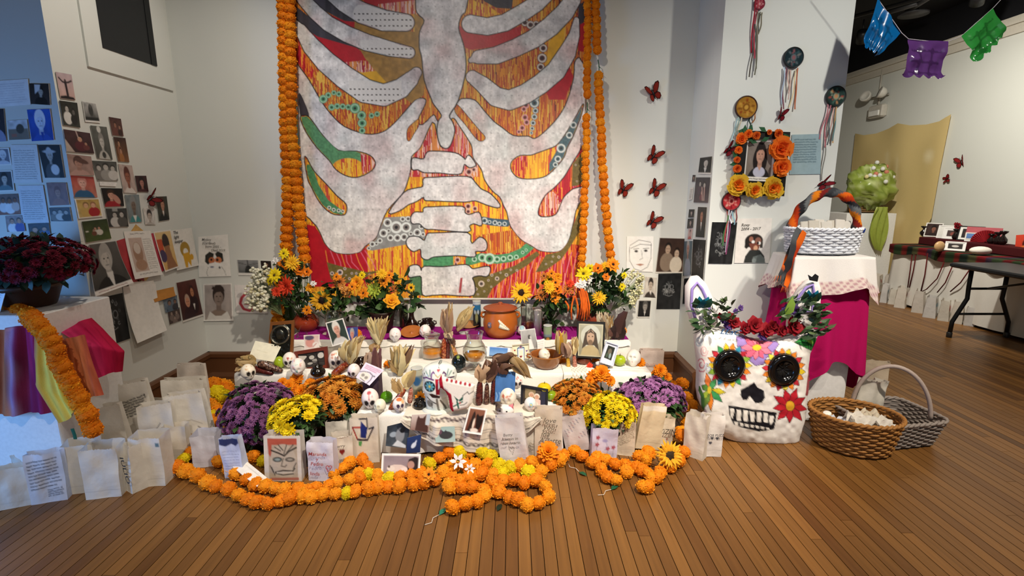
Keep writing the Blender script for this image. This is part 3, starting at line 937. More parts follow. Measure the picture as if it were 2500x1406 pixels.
WALLPICS=[(PF((-6,198),(70,193),(77,256),(0,262)),[('n',.05,5)]+scribble(.08,.1,.92,.9,9,'c9cbd2',3,.01),'white typed letter taped highest on the blue-lit wall','paper','eef0f2'),(PF((74,204),(121,205),(125,257),(78,254)),por('2b2624','15110f',SKB,'191615',.55,.36,.8,bg2='3a3230',extra=[('p',[(.25,.05),(.55,.05),(.5,.3),(.25,.5)],'d8dadd')]),'dark snapshot of a dark-haired child beside the highest letter on the blue-lit wall','photo',None),(PF((-34,266),(11,266),(18,345),(-30,348)),por('2c2a33','1c1a1c',SK,'8d93b4',.6,.3),'dark photo of a figure in pale blue clothes cut off by the picture edge','photo',None),(PF((20,295),(68,292),(74,340),(25,342)),[('g','d3d6dc','8f8b86'),('n',.3,5),('r',.0,.45,1,1,'7d7468'),('e',.6,.45,.2,.25,'4a4640'),('r',.15,.7,.4,.85,'a06a5a')],'faded snapshot of a house yard with a dark tree','photo',None),(PF((68,268),(124,266),(134,342),(80,345)),por('2f5fc4','dfe6f5','cfdaf2','2d55b8',.5,.36,1.25,bg2='2347a2',extra=[('p',[(.45,.72),(.6,.72),(.53,1)],'2144a0')]),'blue and white posterised portrait of a smiling man in a tie','portrait',None),(PF((-22,361),(24,361),(31,403),(-18,405)),por('6a7080','d8dade','cfd3da','c8ccd6',.62,.4,bd=.06),'white bordered photo of a person in white beside the upper typed page','photo',None),(PF((27,354),(92,353),(104,446),(36,447)),page('dcdcdc',13,'7a7a80',5),'upper of two typed text pages on the blue-lit wall','paper',None),(PF((94,354),(148,354),(160,434),(112,434)),por('26282c','b9bcc2','b2aca6','4a4d52',.45,.3,.8,bg2='1c1d20',extra=[('e',.45,.2,.28,.05,'b8bbc0'),('e',.6,.75,.2,.16,'d0d2d6')]),'dark photo of a man in a pale wide-brimmed hat','photo',None),(PF((-14,417),(31,416),(38,466),(-10,468)),por('3a4048','1b1b1b',SKB,'5a7a84',.55,.36,bd=.05),'white bordered photo of a dark-haired person in teal','photo',None),(PF((-4,475),(45,473),(53,523),(1,525)),grp('6a5a55',[(.25,.3,.55,DKK,SKD,'d7d9de'),(.55,.32,.6,DKK,SKD,'dfe1e6'),(.82,.3,.5,DKK,SKD,'c8b9b4')],'8a5a4a'),'family group in white shirts left of the lower typed page','photo',None),(PF((45,453),(107,452),(122,544),(57,544)),page('d4d6dc',14,'74767c',9),'lower of two typed text pages on the blue-lit wall','paper',None),(PF((115,446),(163,446),(172,500),(124,502)),por('8a6a66','7a5650','b08a7c','9a7066',.5,.4,.9),'faded pinkish portrait right of the typed pages','photo',None),(PF((122,507),(172,506),(178,540),(127,540)),grp('4a4d52',[(.22,.35,.6,DKK,SKB,GR),(.5,.3,.6,DKK,SKB,BW),(.78,.35,.6,DKK,SKB,DKK)]),'small grey group photo just above the burgundy flowers','photo',None),(PF((15,527),(57,525),(64,564),(20,566)),grp('9a8f90',[(.35,.35,.7,DKK,SK,'e2e2e8'),(.75,.33,.7,DKK,SK,'4a5aa0')],'8a6a60'),'two people in white and blue, low on the blue-lit wall','photo',None),(PF((70,546),(121,543),(125,572),(75,576)),grp('3c3f48',[(.3,.5,.8,DKK,SK,'7a4a40'),(.75,.5,.7,DKK,SK,'3a5a8a')]),'photo half hidden behind the burgundy flowers','photo',None),(PL((133,175),(172,182),(182,245),(145,240)),[('g','b9a4a8','caa59a'),('n',.12,4),('l',[(.12,.2),(.32,.34),(.5,.36),(.7,.33),(.9,.26)],.035,'2a2024'),('e',.5,.28,.06,.06,'2a2024'),('l',[(.5,.36),(.52,.6),(.53,.84)],.075,'2a2024'),('p',[(.0,1),(.05,.9),(.4,.86),(.9,.9),(1,1)],'241c1e')],'silhouette of a figure with outstretched arms against a pink sky','photo',None),(PL((142,245),(186,251),(194,312),(152,305)),grp('2b2d28',[(.35,.3,.6,'1a1a18',SKB,'d8d6cf'),(.7,.4,.5,'1a1a18','6a6762','2a2a28')],'3a3c36'),'black and white wedding snapshot with a white collar','photo',None),(PL((198,246),(232,252),(243,300),(206,297)),[('g','a8a7a3','3a3a38'),('n',.35,6),('e',.5,.4,.16,.3,'3c3c3a'),('e',.5,.2,.07,.1,'55534f'),('r',0,.75,1,1,'2a2a28'),('b',.03,.03,.08,'e8e6e0')],'black and white snapshot of a person outdoors in mist','photo',None),(PL((152,315),(217,325),(228,375),(160,370)),grp('4a3234',[(.55,.35,.55,'1e1412',SK,'5a2a30'),(.75,.55,.3,'1e1412',SK,'6a3a38')],'3a2426')+[('p',[(0,.4),(.3,1),(0,1)],'b8a89c'),('l',[(.45,0),(.5,.3)],.02,'c0a8a0')],'brown toned scene with a seated person by a curtain','photo',None),(PL((218,306),(258,310),(273,390),(235,386)),por('5f605a','8a8882','c2beb6','b8b5ac',.5,.45,.9,bg2='4a4b46',extra=[('e',.45,.1,.12,.1,'d0cec6'),('e',.5,.88,.12,.1,'3a3a36')]),'grey photo of a child standing in a garden','photo',None),(PL((263,285),(293,290),(300,333),(272,330)),grp('4a2c28',[(.4,.4,.6,'2a1814','a0705a','6a4038'),(.75,.5,.5,'2a1814','a87c68','3a2420')],'6a463c'),'upper of two small brown snapshots in a column','photo',None),(PL((274,334),(304,337),(314,396),(286,394)),grp('3a2620',[(.35,.25,.5,'201410','b88a6c','8a5a40'),(.4,.55,.5,'201410','c09070','a06a3a')],'7a5030'),'lower of two small brown snapshots in a column','photo',None),(PL((160,375),(220,382),(228,428),(168,428)),por('9a8078','4a3430','b0887a','b8948a',.42,.36,1.1,bg2='a88a80',extra=[('e',.55,.28,.3,.12,'5a403a',20)]),'faded rosy portrait of a person turned away','photo',None),(PL((222,392),(282,395),(286,441),(236,440)),grp('4c4d49',[(.2,.35,.6,DKK,SKB,GR),(.5,.3,.7,DKK,SKB,'9a9892'),(.8,.35,.6,DKK,SKB,BW)],'66655f'),'grey group photo with a caption strip under it','photo',None),(PL((241,443),(283,446),(281,455),(242,453)),scribble(.05,.1,.95,.9,2,'8a857c',4,.02),'narrow white caption strip under the grey group photo','label',None),(PL((169,428),(226,432),(236,482),(178,481)),por('b04a44','c88a80','e0b0a4','2a5f8a',.45,.3,1.05,bg2='c07a68',extra=[('r',0,0,1,.1,'8a3430')]),'red backed portrait of a man in a blue shirt','portrait',None),(PL((286,400),(320,404),(333,472),(300,470)),por('b9a49a','5a2f26','9a5e48','d8cfc6',.5,.4,1.2),'brown toned portrait of a man in a white shirt','portrait',None),(PL((327,429),(355,429),(361,468),(334,468)),por('3a1c1e','1c0f10','b07a6c','4a2426',.5,.4,1.2,long=1),'small portrait of a woman with long dark hair and a rosy face','portrait',None),(PL((244,459),(296,460),(301,503),(254,505)),por('16110f','3a2418','d2a08a','a01f28',.4,.35,1.0,extra=[('e',.65,.6,.14,.3,'c08a78',-30)]),'black backed photo of a woman in a red dress','photo',None),(PL((180,485),(240,484),(249,528),(190,534)),grp('b99a52',[(.38,.35,.6,'8a6a40','e0b48c','c8a860'),(.68,.35,.6,'9a6a4a','e0b090','a8242a')],'c8b070',bd=.04),'yellow toned snapshot of a couple with a red heart shape','photo',None),(PL((255,509),(306,508),(312,553),(264,554)),grp('3c3d3c',[(.38,.35,.65,DKK,SKB,BW),(.72,.33,.65,DKK,SKB,'55534f')],'2c2d2c')+[('r',.3,0,.55,.16,'9a9a96')],'charcoal grey snapshot of a couple seated close','photo',None),(PL((302,476),(337,475),(345,541),(314,543)),por('7a8486','8a8c8a','7a6a5e','3f8a8c',.5,.36,1.15,extra=[('p',[(.35,.75),(.65,.75),(.5,1)],'dfe0da')]),'portrait of an older person in a teal striped top','portrait',None),(PL((347,508),(374,509),(378,548),(353,548)),por('d2cdc6','2c2422','c0b2a6','b8b2aa',.5,.42,1.3),'small sepia photo of a smiling child with dark hair','photo',None),(PL((379,480),(405,479),(412,536),(386,540)),por('3a3a30','4a2818','c08a70','1a1a18',.5,.32,1.1,extra=[('p',[(.44,.6),(.58,.6),(.52,.85)],'e0ddd6')]),'narrow photo of a person in a black suit and white shirt','photo',None),(PL((197,541),(258,534),(270,582),(208,592)),grp('2c3a20',[(.45,.4,.3,DKK,SK,'b8b4a8'),(.6,.4,.32,DKK,SK,'d0ccc0'),(.38,.48,.25,DKK,SK,'6a4030')],'4a5a2c')+[('e',.12,.5,.06,.04,'c8c4b4')],'green snapshot of a small group standing on a lawn','photo',None),(PL((215,597),(280,588),(312,690),(218,724)),por('5a5854','a8a59f','c0bcb4','1a1a1a',.5,.32,1.12,bg2='3a3936',extra=[('p',[(.42,.62),(.6,.62),(.53,1)],'d8d5ce')])+[('b',.0,.0,.09,'ece8e0')]+scribble(.1,.92,.9,.99,1,'b08a84',8,.008),'large black and white portrait of a bearded older man with a curling lower edge','portrait',None,.03),(PL((283,585),(330,548),(372,566),(402,664),(0,0))[:4],None,None,None,None),(PL((300,565),(365,563),(390,670),(322,682)),[('g','f0ece4','f0ece4'),('r',.1,.14,.58,.86,'c9b2a4'),('e',.34,.45,.17,.22,'a8846c'),('e',.34,.36,.12,.12,'d8cabc'),('e',.36,.72,.2,.12,'b08a70')]+scribble(.62,.16,.95,.84,15,'a8a298',6,.006)+scribble(.2,.03,.8,.08,1,'6a6660',5,.006)+scribble(.2,.9,.9,.94,1,'6a6660',7,.006),'white program page with a painted figure, pinned over red cards','paper',None,.015),(PL((372,566),(415,560),(432,652),(398,664)),[('g','e3c48a','d8a860'),('r',.0,.2,.35,.5,'c8502c'),('e',.55,.3,.2,.22,'3a2a26'),('p',[(.4,.4),(.7,.38),(.75,.7),(.95,1),(.2,1),(.35,.7)],'9a6a48'),('e',.2,.62,.2,.16,'4a3a5a'),('b',.04,.03,.03,'f0ece4')],'orange and yellow print of a woman in profile','print',None,.01),(PL((413,563),(466,556),(481,648),(428,660)),[('n',.04,4),('e',.52,.52,.22,.2,'b08a30'),('e',.53,.58,.11,.09,'efe9dc'),('p',[(.38,.62),(.68,.6),(.72,.78),(.66,.98),(.55,.84),(.5,.99),(.4,.98)],'dba326'),('e',.76,.74,.08,.08,'dba326')],'white paper with a cut-out yellow haired doll figure','drawing','eee9e0',.008),(PL((232,730),(297,715),(316,826),(240,852)),scratch(3),'black scratch-art skull print above the magenta scarf','print',None),(PL((298,700),(378,692),(388,806),(314,838)),[('n',.05,5)],'blank white paper with a lifted lower edge','paper','eae5dc',.05),(PL((310,690),(372,684),(384,716),(318,726)),[('n',.06,6)],'small blank white paper tucked under the program page','paper','e2ddd3'),(PL((368,712),(422,700),(424,722),(372,738)),[('g','c98a3c','c07f34'),('n',.1,4)],'ochre paper strip pinned beside the couple portrait','paper',None,.01),(PL((395,730),(430,720),(434,754),(402,764)),grp('6a7884',[(.4,.4,.7,DKK,'9a7868','5a6a7a'),(.8,.4,.6,DKK,'8a6a5a','3a3a40')]),'small bluish snapshot tucked behind the couple portrait','photo',None),(PL((406,757),(436,750),(441,782),(412,792)),grp('4a3c38',[(.3,.3,.5,DKK,'b09a8c','7a6a62'),(.7,.3,.5,DKK,'b09a8c','7a6a62'),(.5,.65,.5,DKK,'b09a8c','7a6a62')]),'tiny brown group snapshot below the bluish one','photo',None),(PL((428,690),(475,680),(495,770),(445,787)),grp('5a2a20',[(.68,.3,.55,'3a1a14','c0805c','2a1216'),(.38,.52,.62,'c0a08c','cf9070','33181c')],'3a1c1a')+[('p',[(.62,.62),(.72,.62),(.66,.78)],'e8e0d8'),('b',.0,.0,.04,'ece6dc')],'brown toned photo of an older couple smiling cheek to cheek','photo',None),(PB((485,578),(557,572),(565,674),(487,676)),[('n',.04,5),('p',[(.2,.62),(.22,.46),(.36,.38),(.5,.44),(.46,.58),(.3,.7)],'2f302c'),('p',[(.8,.62),(.78,.44),(.62,.38),(.54,.44),(.6,.56),(.74,.66)],'2f302c'),('e',.42,.6,.1,.08,'c8764c'),('e',.63,.6,.11,.08,'cf7e54'),('e',.41,.58,.035,.03,'2a1a14'),('e',.6,.59,.04,.035,'2a1a14'),('e',.52,.72,.2,.07,'f2f0ec'),('e',.42,.76,.06,.02,'6a6e8a'),('e',.66,.78,.03,.03,'55565a'),('l',[(.3,.76),(.24,.9),(.28,.98)],.006,'8a8880'),('l',[(.72,.76),(.82,.88),(.84,.97)],.006,'8a8880')],'drawing of a black and white dog with handwriting above it','drawing','f0ece4'),(PB((497,693),(567,691),(572,782),(499,783)),por('b0a6a0','3a302c','8f7d72','8a7668',.52,.33,1.1,bg2='a89c94',extra=[('p',[(.28,.14),(.34,.06),(.42,.12),(.5,.04),(.58,.1),(.68,.08),(.74,.2),(.5,.2)],'3a302c'),('p',[(.1,.98),(.22,.74),(.4,.86),(.6,.86),(.8,.74),(.95,.98)],'d9d3ca')])+[('b',.045,.03,.035,'f0ece4')],'sepia portrait of a girl with short cropped hair','portrait',None,.006),(PB((579,633),(632,634),(634,672),(583,671)),[('g','8f9090','4a4b4a'),('n',.2,5),('p',[(.32,.95),(.36,.55),(.62,.52),(.7,.92)],'2c2d2c'),('e',.5,.5,.12,.12,'333433'),('l',[(.02,.2),(.48,.35),(.98,.22)],.012,'3a3a3a'),('l',[(.48,.05),(.5,.5)],.02,'2a2a2a'),('b',.02,.02,.14,'eae6de')],'grey photo of a helicopter behind the white blossom','photo',None),(PB((637,636),(662,637),(664,658),(639,657)),por('2a211f','120e0d',SK,'3a3330',.5,.4,1),'tiny dark photo beside the helicopter photo','photo',None),(PB((573,695),(655,697),(655,764),(578,763)),[('n',.04,4),('l',[(.34,.28),(.2,.45),(.14,.66),(.24,.86),(.42,.92),(.55,.82)],.045,'b8404c'),('l',[(.26,.7),(.5,.7)],.014,'b8505a'),('l',[(.66,.2),(.82,.4),(.8,.6),(.68,.72),(.9,.92)],.02,'4a4248'),('l',[(.55,.4),(.65,.6),(.72,.8)],.016,'c07a3a')],'paper with a big painted red letter stroke behind the white blossom','drawing','eae4de'),(PB((1530,577),(1595,577),(1593,664),(1529,661)),[('n',.03,5),('l',[(.1,.3),(.12,.7),(.3,.93),(.55,.98),(.8,.86),(.93,.6),(.92,.2)],.008,'6a6662'),('l',[(.12,.26),(.45,.1),(.9,.16)],.008,'7a7672'),('l',[(.15,.34),(.5,.22),(.93,.24)],.008,'6a6662'),('e',.36,.42,.07,.035,'5a5652'),('e',.72,.4,.07,.035,'5a5652'),('e',.36,.42,.02,.022,'202020'),('e',.72,.4,.02,.022,'202020'),('l',[(.26,.36),(.46,.34)],.008,'5a5652'),('l',[(.62,.34),(.84,.33)],.008,'5a5652'),('l',[(.56,.4),(.6,.62),(.5,.66)],.007,'7a7672'),('p',[(.36,.8),(.52,.77),(.68,.79),(.52,.84)],'b0806c')],'pencil drawing of a face with a headband','drawing','f0ede6'),(PB((1610,580),(1675,582),(1667,666),(1600,666)),grp('3a2820',[(.36,.3,.62,'1c1410','b89c84','8f7c6a'),(.7,.42,.55,'241812','c8ae96','d8ccb8')],'4a362a')+[('b',.0,.0,.03,'ece6da')],'sepia portrait of a man and a woman in a white blouse','portrait',None),(PB((1576,675),(1603,678),(1601,726),(1571,724)),por('c8c0b4','2a2420','b8a898','3a332e',.5,.34,1.15,extra=[('p',[(.44,.66),(.62,.66),(.54,.92)],'d8d2c8')]),'portrait of a young man in a suit beside the white flower sprays','portrait',None),(PB((1607,668),(1664,667),(1659,754),(1602,754)),scratch(7,(.5,.42,.26,.26)),'black scratch-art skull print right of the young man in a suit','print',None),(PB((1559,732),(1590,732),(1586,775),(1555,775)),por('1e1d1c','55524e','9a948c','161616',.55,.34,1.1,extra=[('p',[(.5,.66),(.62,.66),(.56,.88)],'c8c4bc')])+[('b',.03,.03,.05,'e8e4da')],'small dark photo of a man in a black suit, lowest on the back wall','photo',None),(PR((1711,385),(1741,381),(1737,425),(1706,424)),por('171717','2a2a2a','c8c4bc','1a1a1a',.55,.32,1.15,extra=[('p',[(.42,.64),(.64,.64),(.55,.95)],'d8d8d4')])+[('b',.0,.0,.08,'f0eee8')],'black and white portrait of a man in glasses, topmost on the narrow wall','portrait',None),(PR((1701,433),(1737,433),(1731,495),(1695,494)),grp('3c383e',[(.35,.25,.4,DKK,SKB,'5a4a52'),(.65,.3,.45,DKK,SKB,'4a3a40'),(.5,.6,.3,DKK,'c09a8c','7a4a50')],'55484c')+[('l',[(.5,.4),(.6,.9)],.03,'c8a89c'),('l',[(.66,.4),(.7,.9)],.03,'c8a89c')],'photo of seated people with bare legs on the narrow wall','photo',None),(PR((1693,427),(1700,427),(1698,443),(1691,444)),por('3a3236','1a1616',SK,'55484c'),'tiny dark snapshot beside the bare legs photo','photo',None),(PR((1687,459),(1695,457),(1691,487),(1683,489)),scribble(.1,.1,.9,.9,6,'8a8884',3,.02),'tiny pencil sketch tucked into the wall corner','drawing','e6e2da'),(PR((1706,505),(1728,506),(1722,580),(1700,578)),por('2a2018','201410','b07a60','141414',.5,.26,1.0,extra=[('p',[(.44,.5),(.58,.5),(.52,.8)],'e0ddd6')]),'tall photo of a man in a black suit on the narrow wall','photo',None),(PR((1684,511),(1698,511),(1696,531),(1682,531)),por('1c1a1c','0f0e0f','b8a8a0','2a2426'),'upper of three tiny snapshots by the tall suit photo','photo',None),(PR((1681,534),(1696,533),(1694,556),(1679,558)),por('1e1c1e','0f0e0f','c0a89c','3a2c2e'),'middle of three tiny snapshots by the tall suit photo','photo',None),(PR((1683,558),(1693,558),(1690,583),(1680,584)),por('c8a8a4','5a3a38','d8b0a4','b8605c'),'lower, rosy one of three tiny snapshots by the tall suit photo','photo',None),(PR((1672,589),(1693,588),(1689,670),(1669,674)),por('6a7a80','b8b4ae','b89080','8a94a4',.5,.2,.9,bg2='4a5a5c'),'narrow photo of a grey-haired person in pale clothes','photo',None),(PR((1694,584),(1726,586),(1718,686),(1689,682)),scratch(9,(.5,.4,.3,.26)),'tall black scratch-art print on the narrow wall','print',None),(PR((1672,680),(1690,678),(1686,740),(1668,742)),por('16181a','0c0c0c','8a8480','202428',.5,.3),'dark photo low on the narrow wall behind the white ear','photo',None),(PRF((1738,542),(1799,543),(1786,644),(1728,643)),scratch(12,(.5,.5,.28,.3)),'large black scratch-art print with ribbons hanging over it','print',None),(PRF((1799,534),(1884,532),(1877,642),(1792,642)),[('n',.04,5),('e',.52,.5,.26,.16,'2e2420'),('p',[(.27,.52),(.32,.42),(.42,.44),(.4,.62),(.32,.68),(.26,.64)],'26221f'),('p',[(.72,.5),(.78,.54),(.78,.66),(.7,.66)],'33302c'),('e',.44,.46,.06,.06,'a06a58'),('e',.64,.5,.09,.08,'8a5e50'),('p',[(.38,.55),(.72,.55),(.66,.72),(.46,.72)],'7a4436'),('e',.58,.66,.06,.06,'d0a080'),('e',.5,.52,.045,.035,'f2f0ea'),('e',.68,.55,.04,.035,'f2f0ea'),('e',.64,.55,.03,.03,'14100f'),('p',[(.26,1),(.3,.84),(.42,.7),(.7,.7),(.84,.84),(.88,1)],'2f3230'),('p',[(.5,1),(.52,.86),(.74,.8),(.86,.9),(.88,1)],'6a7472'),('e',.56,.94,.06,.05,'8a9492')],'drawing of a black and brown dog with handwriting above it','drawing','eeeae3'),(PRF((1932,329),(2004,327),(2002,425),(1926,426)),[('n',.05,4)]+scribble(.1,.1,.88,.72,10,'5f7a86',2,.012),'pale blue text card beside the flower framed portrait','card','9fb9c2'),]
for it in WALLPICS:
 if it[2]is None:
  continue
 q,shp,lab,cat,base=it[:5]
 cv=curlb(it[5])if len(it)>5 else None
 name={'photo':'photograph','portrait':'portrait_photograph','paper':'paper_sheet','print':'art_print','drawing':'drawing_sheet','label':'caption_strip','card':'text_card'}[cat]
 o=sheet(name,q,shp,base or 'efece6',curl=cv,off=0.004,px=1.7)
 tag(o,lab,cat)
 if 'dog with handwriting' in lab:
  c=(q[0]*0.88+q[1]*0.12+(q[3]-q[0])*0.1)
  r,u=(q[1]-q[0]).normalized(),(q[0]-q[3]).normalized()
  c=c+Vector((0,-0.008,0))
  if 'black and white' in lab:
   text('Mickey\n(Cardinal)\n   born 2005 -\n         Died 2019',0.026,c,r,u,'6a6864',o)
  else:
   text('Roxy\n2004 - 2017',0.026,c-u*0.02,r,u,'55524e',o)
 if 'doll figure' in lab:
  c=q[0]*0.9+q[1]*0.1+(q[3]-q[0])*0.1+Vector((0.009,0,0))
  text('The\nlight\nkeeper',0.032,c,(q[1]-q[0]),(q[0]-q[3]),'4a4844',o)
for quad,col,lab in (([(283,588),(332,572),(352,690),(312,690)],'b23a40','red card showing beside the program page, nearer the bearded man'),([(352,572),(381,568),(402,660),(372,672)],'b8384a','red card showing between the program page and the yellow print'),([(330,547),(352,566),(336,574),(314,570)],'cba15a','ochre paper corner pointing up above the program page'),([(330,680),(362,676),(348,697),(340,694)],'d8b36a','ochre paper corner pointing down below the program page')):
 o=sheet('card',PL(*quad),[('g',col,col),('n',.15,5)],col,off=0.002)
 tag(o,lab,'card')
 # ------------------------------------------------------------------ butterflies
def butterfly(c,nrm,size,roll,label,tilt=35,col='8a2a1e',group='paper butterflies on the walls'):
 """nrm points out of the wall"""
 n=Vector(nrm)
 up=Vector((0,0,1))
 r=n.cross(up).normalized()
 root=empty('butterfly',c)
 M3=Matrix((r,n,up)).transposed()
 root.rotation_euler=(M3.to_4x4()@Euler((0,rad(roll),0)).to_matrix().to_4x4()).to_euler()
 tag(root,label,'butterfly',group)
 s=size/2
 fw=[(0,0.1),(0.25,0.75),(0.6,1.05),(0.95,1.05),(0.98,0.8),(0.8,0.45),(0.55,0.12),(0.1,-0.05)]
 hw=[(0.08,0.0),(0.5,0.1),(0.72,-0.15),(0.7,-0.5),(0.45,-0.75),(0.2,-0.6),(0.05,-0.2)]
 for sg in (-1,1):
  mb=MB()
  for pts in (fw,hw):
   cx=sum(p[0]for p in pts)/len(pts)
   cy=sum(p[1]for p in pts)/len(pts)
   a=rad(tilt)
   v,cl=[],[]
   for k,rc in ((1.0,'241312'),(0.82,'3a1714'),(0.78,col),(0.0,dk(col,1.25))):
    for x,y in pts:
     X,Z=cx+(x-cx)*k,cy+(y-cy)*k
     v.append((sg*X*cos(a)*s,X*sin(a)*s+0.004,Z*s))
     cl.append(hx(rc)if isinstance(rc,str)else rc)
   m=len(pts)
   f=[(i*m+j,i*m+(j+1)%m,(i+1)*m+(j+1)%m,(i+1)*m+j)for i in range(3)for j in range(m)]
   mb.add(v,f,cl)
  mb.build('wing','tissue',root)
 b=MB().tube([(0,0.004,-0.5*s),(0,0.006,0),(0,0.006,0.4*s),(0,0.006,0.5*s)],[0.004*s/0.05*0.4,0.006*s/0.05,0.005*s/0.05,0.002],6,'1a1010')
 for sg in (-1,1):
  b.tube([(0,0.006,0.45*s),(sg*0.2*s,0.012,0.9*s)],0.0012,4,'1a1010')
 b.build('body','satin',root)
 return root
for px,py,sz,roll,lab in ((1595,230,46,25,'uppermost orange butterfly of the column on the back wall'),(1594,383,44,-30,'second orange butterfly from the top of the back wall column'),(1598,463,44,-25,'third orange butterfly down the back wall column'),(1521,464,42,-20,'orange butterfly set apart beside the garland'),(1592,541,42,-30,'lowest orange butterfly of the back wall column, above the pencil face')):
 p=AY(px,py,YB)
 butterfly(p,(0,-1,0),sz*mpp(p),roll,lab)
for px,py,sz,roll,lab in ((1904,283,34,-15,'crimson butterfly above the flower framed portrait'),(1777,367,40,-40,'crimson butterfly at the side of the flower framed portrait'),(2006,449,42,-55,'crimson butterfly above the arched scarf handle')):
 p=AY(px,py,YRF)
 butterfly(p,(0,-1,0),sz*mpp(p),roll,lab,50,'7d1a26')
p=AX(365,486,XL)
butterfly(p,(1,0,0),46*mpp(p),-60,'dark red butterfly among the photos near the suit portrait',30,'7a2424')
for px,py,sz,roll,lab in ((2349,397,24,20,'upper of two small red butterflies on the far wall'),(2312,438,18,-70,'lower of two small red butterflies on the far wall')):
 p=AX(px,py,XF)
 butterfly(p,(-1,0,0),sz*mpp(p)*1.3,roll,lab,30,'8a2020')
 # ------------------------------------------------------------------ embroidered discs with ribbons
def disc(px,py,rxp,label,rim,fld,deco,rib,seed,Y=None,tiltz=0,tilty=0):
 Y=Y or YRF
 c=AY(px,py,Y)
 m=mpp(c)
 r=rxp*m
 root=empty('ribbon_disc',(c.x,c.y-0.012,c.z),rot=(rad(90),rad(tilty),rad(tiltz)))
 tag(root,label,'wall hanging','embroidered discs with ribbons')
 mb=MB()
 n,K=40,16
 rr=random.Random(seed)
 pts,cl,f=[],[],[]
 X,Yy=[],[]
 for k in range(K+1):
  for i in range(n):
   q=r*0.93*k/K
   pts.append((q*cos(2*PI*i/n),q*sin(2*PI*i/n),0.006))
   X.append(pts[-1][0]/r)
   Yy.append(-pts[-1][1]/r)
 p=Paint(np.array(X),np.array(Yy),fld,0.1).run([('n',.25,6),('e',0,0,.3,.34,deco[0]),('e',0,0,.18,.2,deco[1])])
 for k in range(8):
  a=2*PI*k/8+rr.random()
  p.run([('e',.62*cos(a),.62*sin(a),.16,.09,deco[k%len(deco)],math.degrees(a)),('e',.45*cos(a+.4),.45*sin(a+.4),.07,.07,deco[(k+1)%len(deco)])])
 for k in range(K):
  for i in range(n):
   f.append((k*n+i,(k+1)*n+i,(k+1)*n+(i+1)%n,k*n+(i+1)%n))
 mb.add(pts,f,p.c)
 mb.build('embroidery','cloth',root)
 MB().lathe([(r*0.9,-0.004),(r,-0.004),(r*1.02,0.002),(r,0.009),(r*0.92,0.01),(r*0.9,0.004)],40,rim).build('hoop','satin',root)
 for k,(x0,y0,x1,y1,col)in enumerate(rib):
  a=AY(x0,y0,Y)+Vector((0,-0.014,0))
  b=AY(x1,y1,Y)+Vector((0,-0.016,0))
  pp=[]
  for i in range(9):
   t=i/8
   q=a.lerp(b,t)+Vector((0.004*sin(t*7+k),-0.008*sin(t*5+k*2),0))
   pp.append(q)
  mb=MB().strip(pp,3.2*m,(0,-1,0.2),col)
  o=mb.build('ribbon','cloth',None)
  o.parent=root
  o.matrix_parent_inverse=(Matrix.Translation(root.location)@root.rotation_euler.to_matrix().to_4x4()).inverted()
 return root
disc(1851,12,13,'crimson edged disc at the top edge with long red ribbons','7a2030','8f3040',['c06a70','d8a0a0'],[(1840,-20,1832,130,'a02838'),(1846,0,1837,145,'b84a58'),(1853,30,1838,185,'6a6a5c'),(1858,32,1850,85,'7a7462'),(1848,30,1844,170,'8a8478'),(1843,60,1826,190,'55504a')],1,tilty=0)
disc(1934,142,24,'dark blue embroidered disc, uppermost whole one','14181c','22343a',['5a6a70','8a5a60','3a5a60','7a7a78'],[(1911,165,1906,255,'b8cbe0'),(1915,167,1907,268,'7a4a58'),(1923,170,1920,230,'c8a8a0'),(1941,170,1926,262,'e8d8b0'),(1944,168,1938,268,'b86a4a'),(1930,171,1921,245,'d0b8b0')],2)
disc(2037,236,24,'dark teal embroidered disc near the wall end','161c1c','2c403c',['8a9a84','c08a60','4a6a60','9a4a40'],[(2018,255,1998,340,'c0808a'),(2022,258,2008,360,'b87078'),(2028,261,2014,355,'5a6468'),(2034,262,2016,340,'d0a8a0'),(2038,262,2030,350,'c8a070'),(2041,262,2028,345,'6a8a8c'),(2012,340,2003,440,'8a8a84')],3)
disc(1819,263,27,'golden brown embroidered disc above the framed portrait','3a1c14','a8792e',['7a4a1c','c89a44','8a3a1c'],[(1800,285,1795,330,'9ab0a8'),(1806,288,1800,345,'d8d0b8'),(1830,285,1826,312,'2a3a34'),(1842,275,1836,300,'b07a50'),(1798,290,1784,345,'a8c8d0')],4,tilty=25)
disc(1783,491,23,'red embroidered disc below the framed portrait','3a1218','b03038',['d88a80','7a1820','e0b0a0'],[(1776,510,1762,600,'4a7a4a'),(1782,512,1781,545,'d8e0e8'),(1788,511,1789,548,'88b0c0'),(1796,508,1794,545,'8a4a4a'),(1778,512,1770,615,'c8c0d0'),(1785,512,1770,620,'8a4a70'),(1774,510,1768,590,'b04a50')],5)
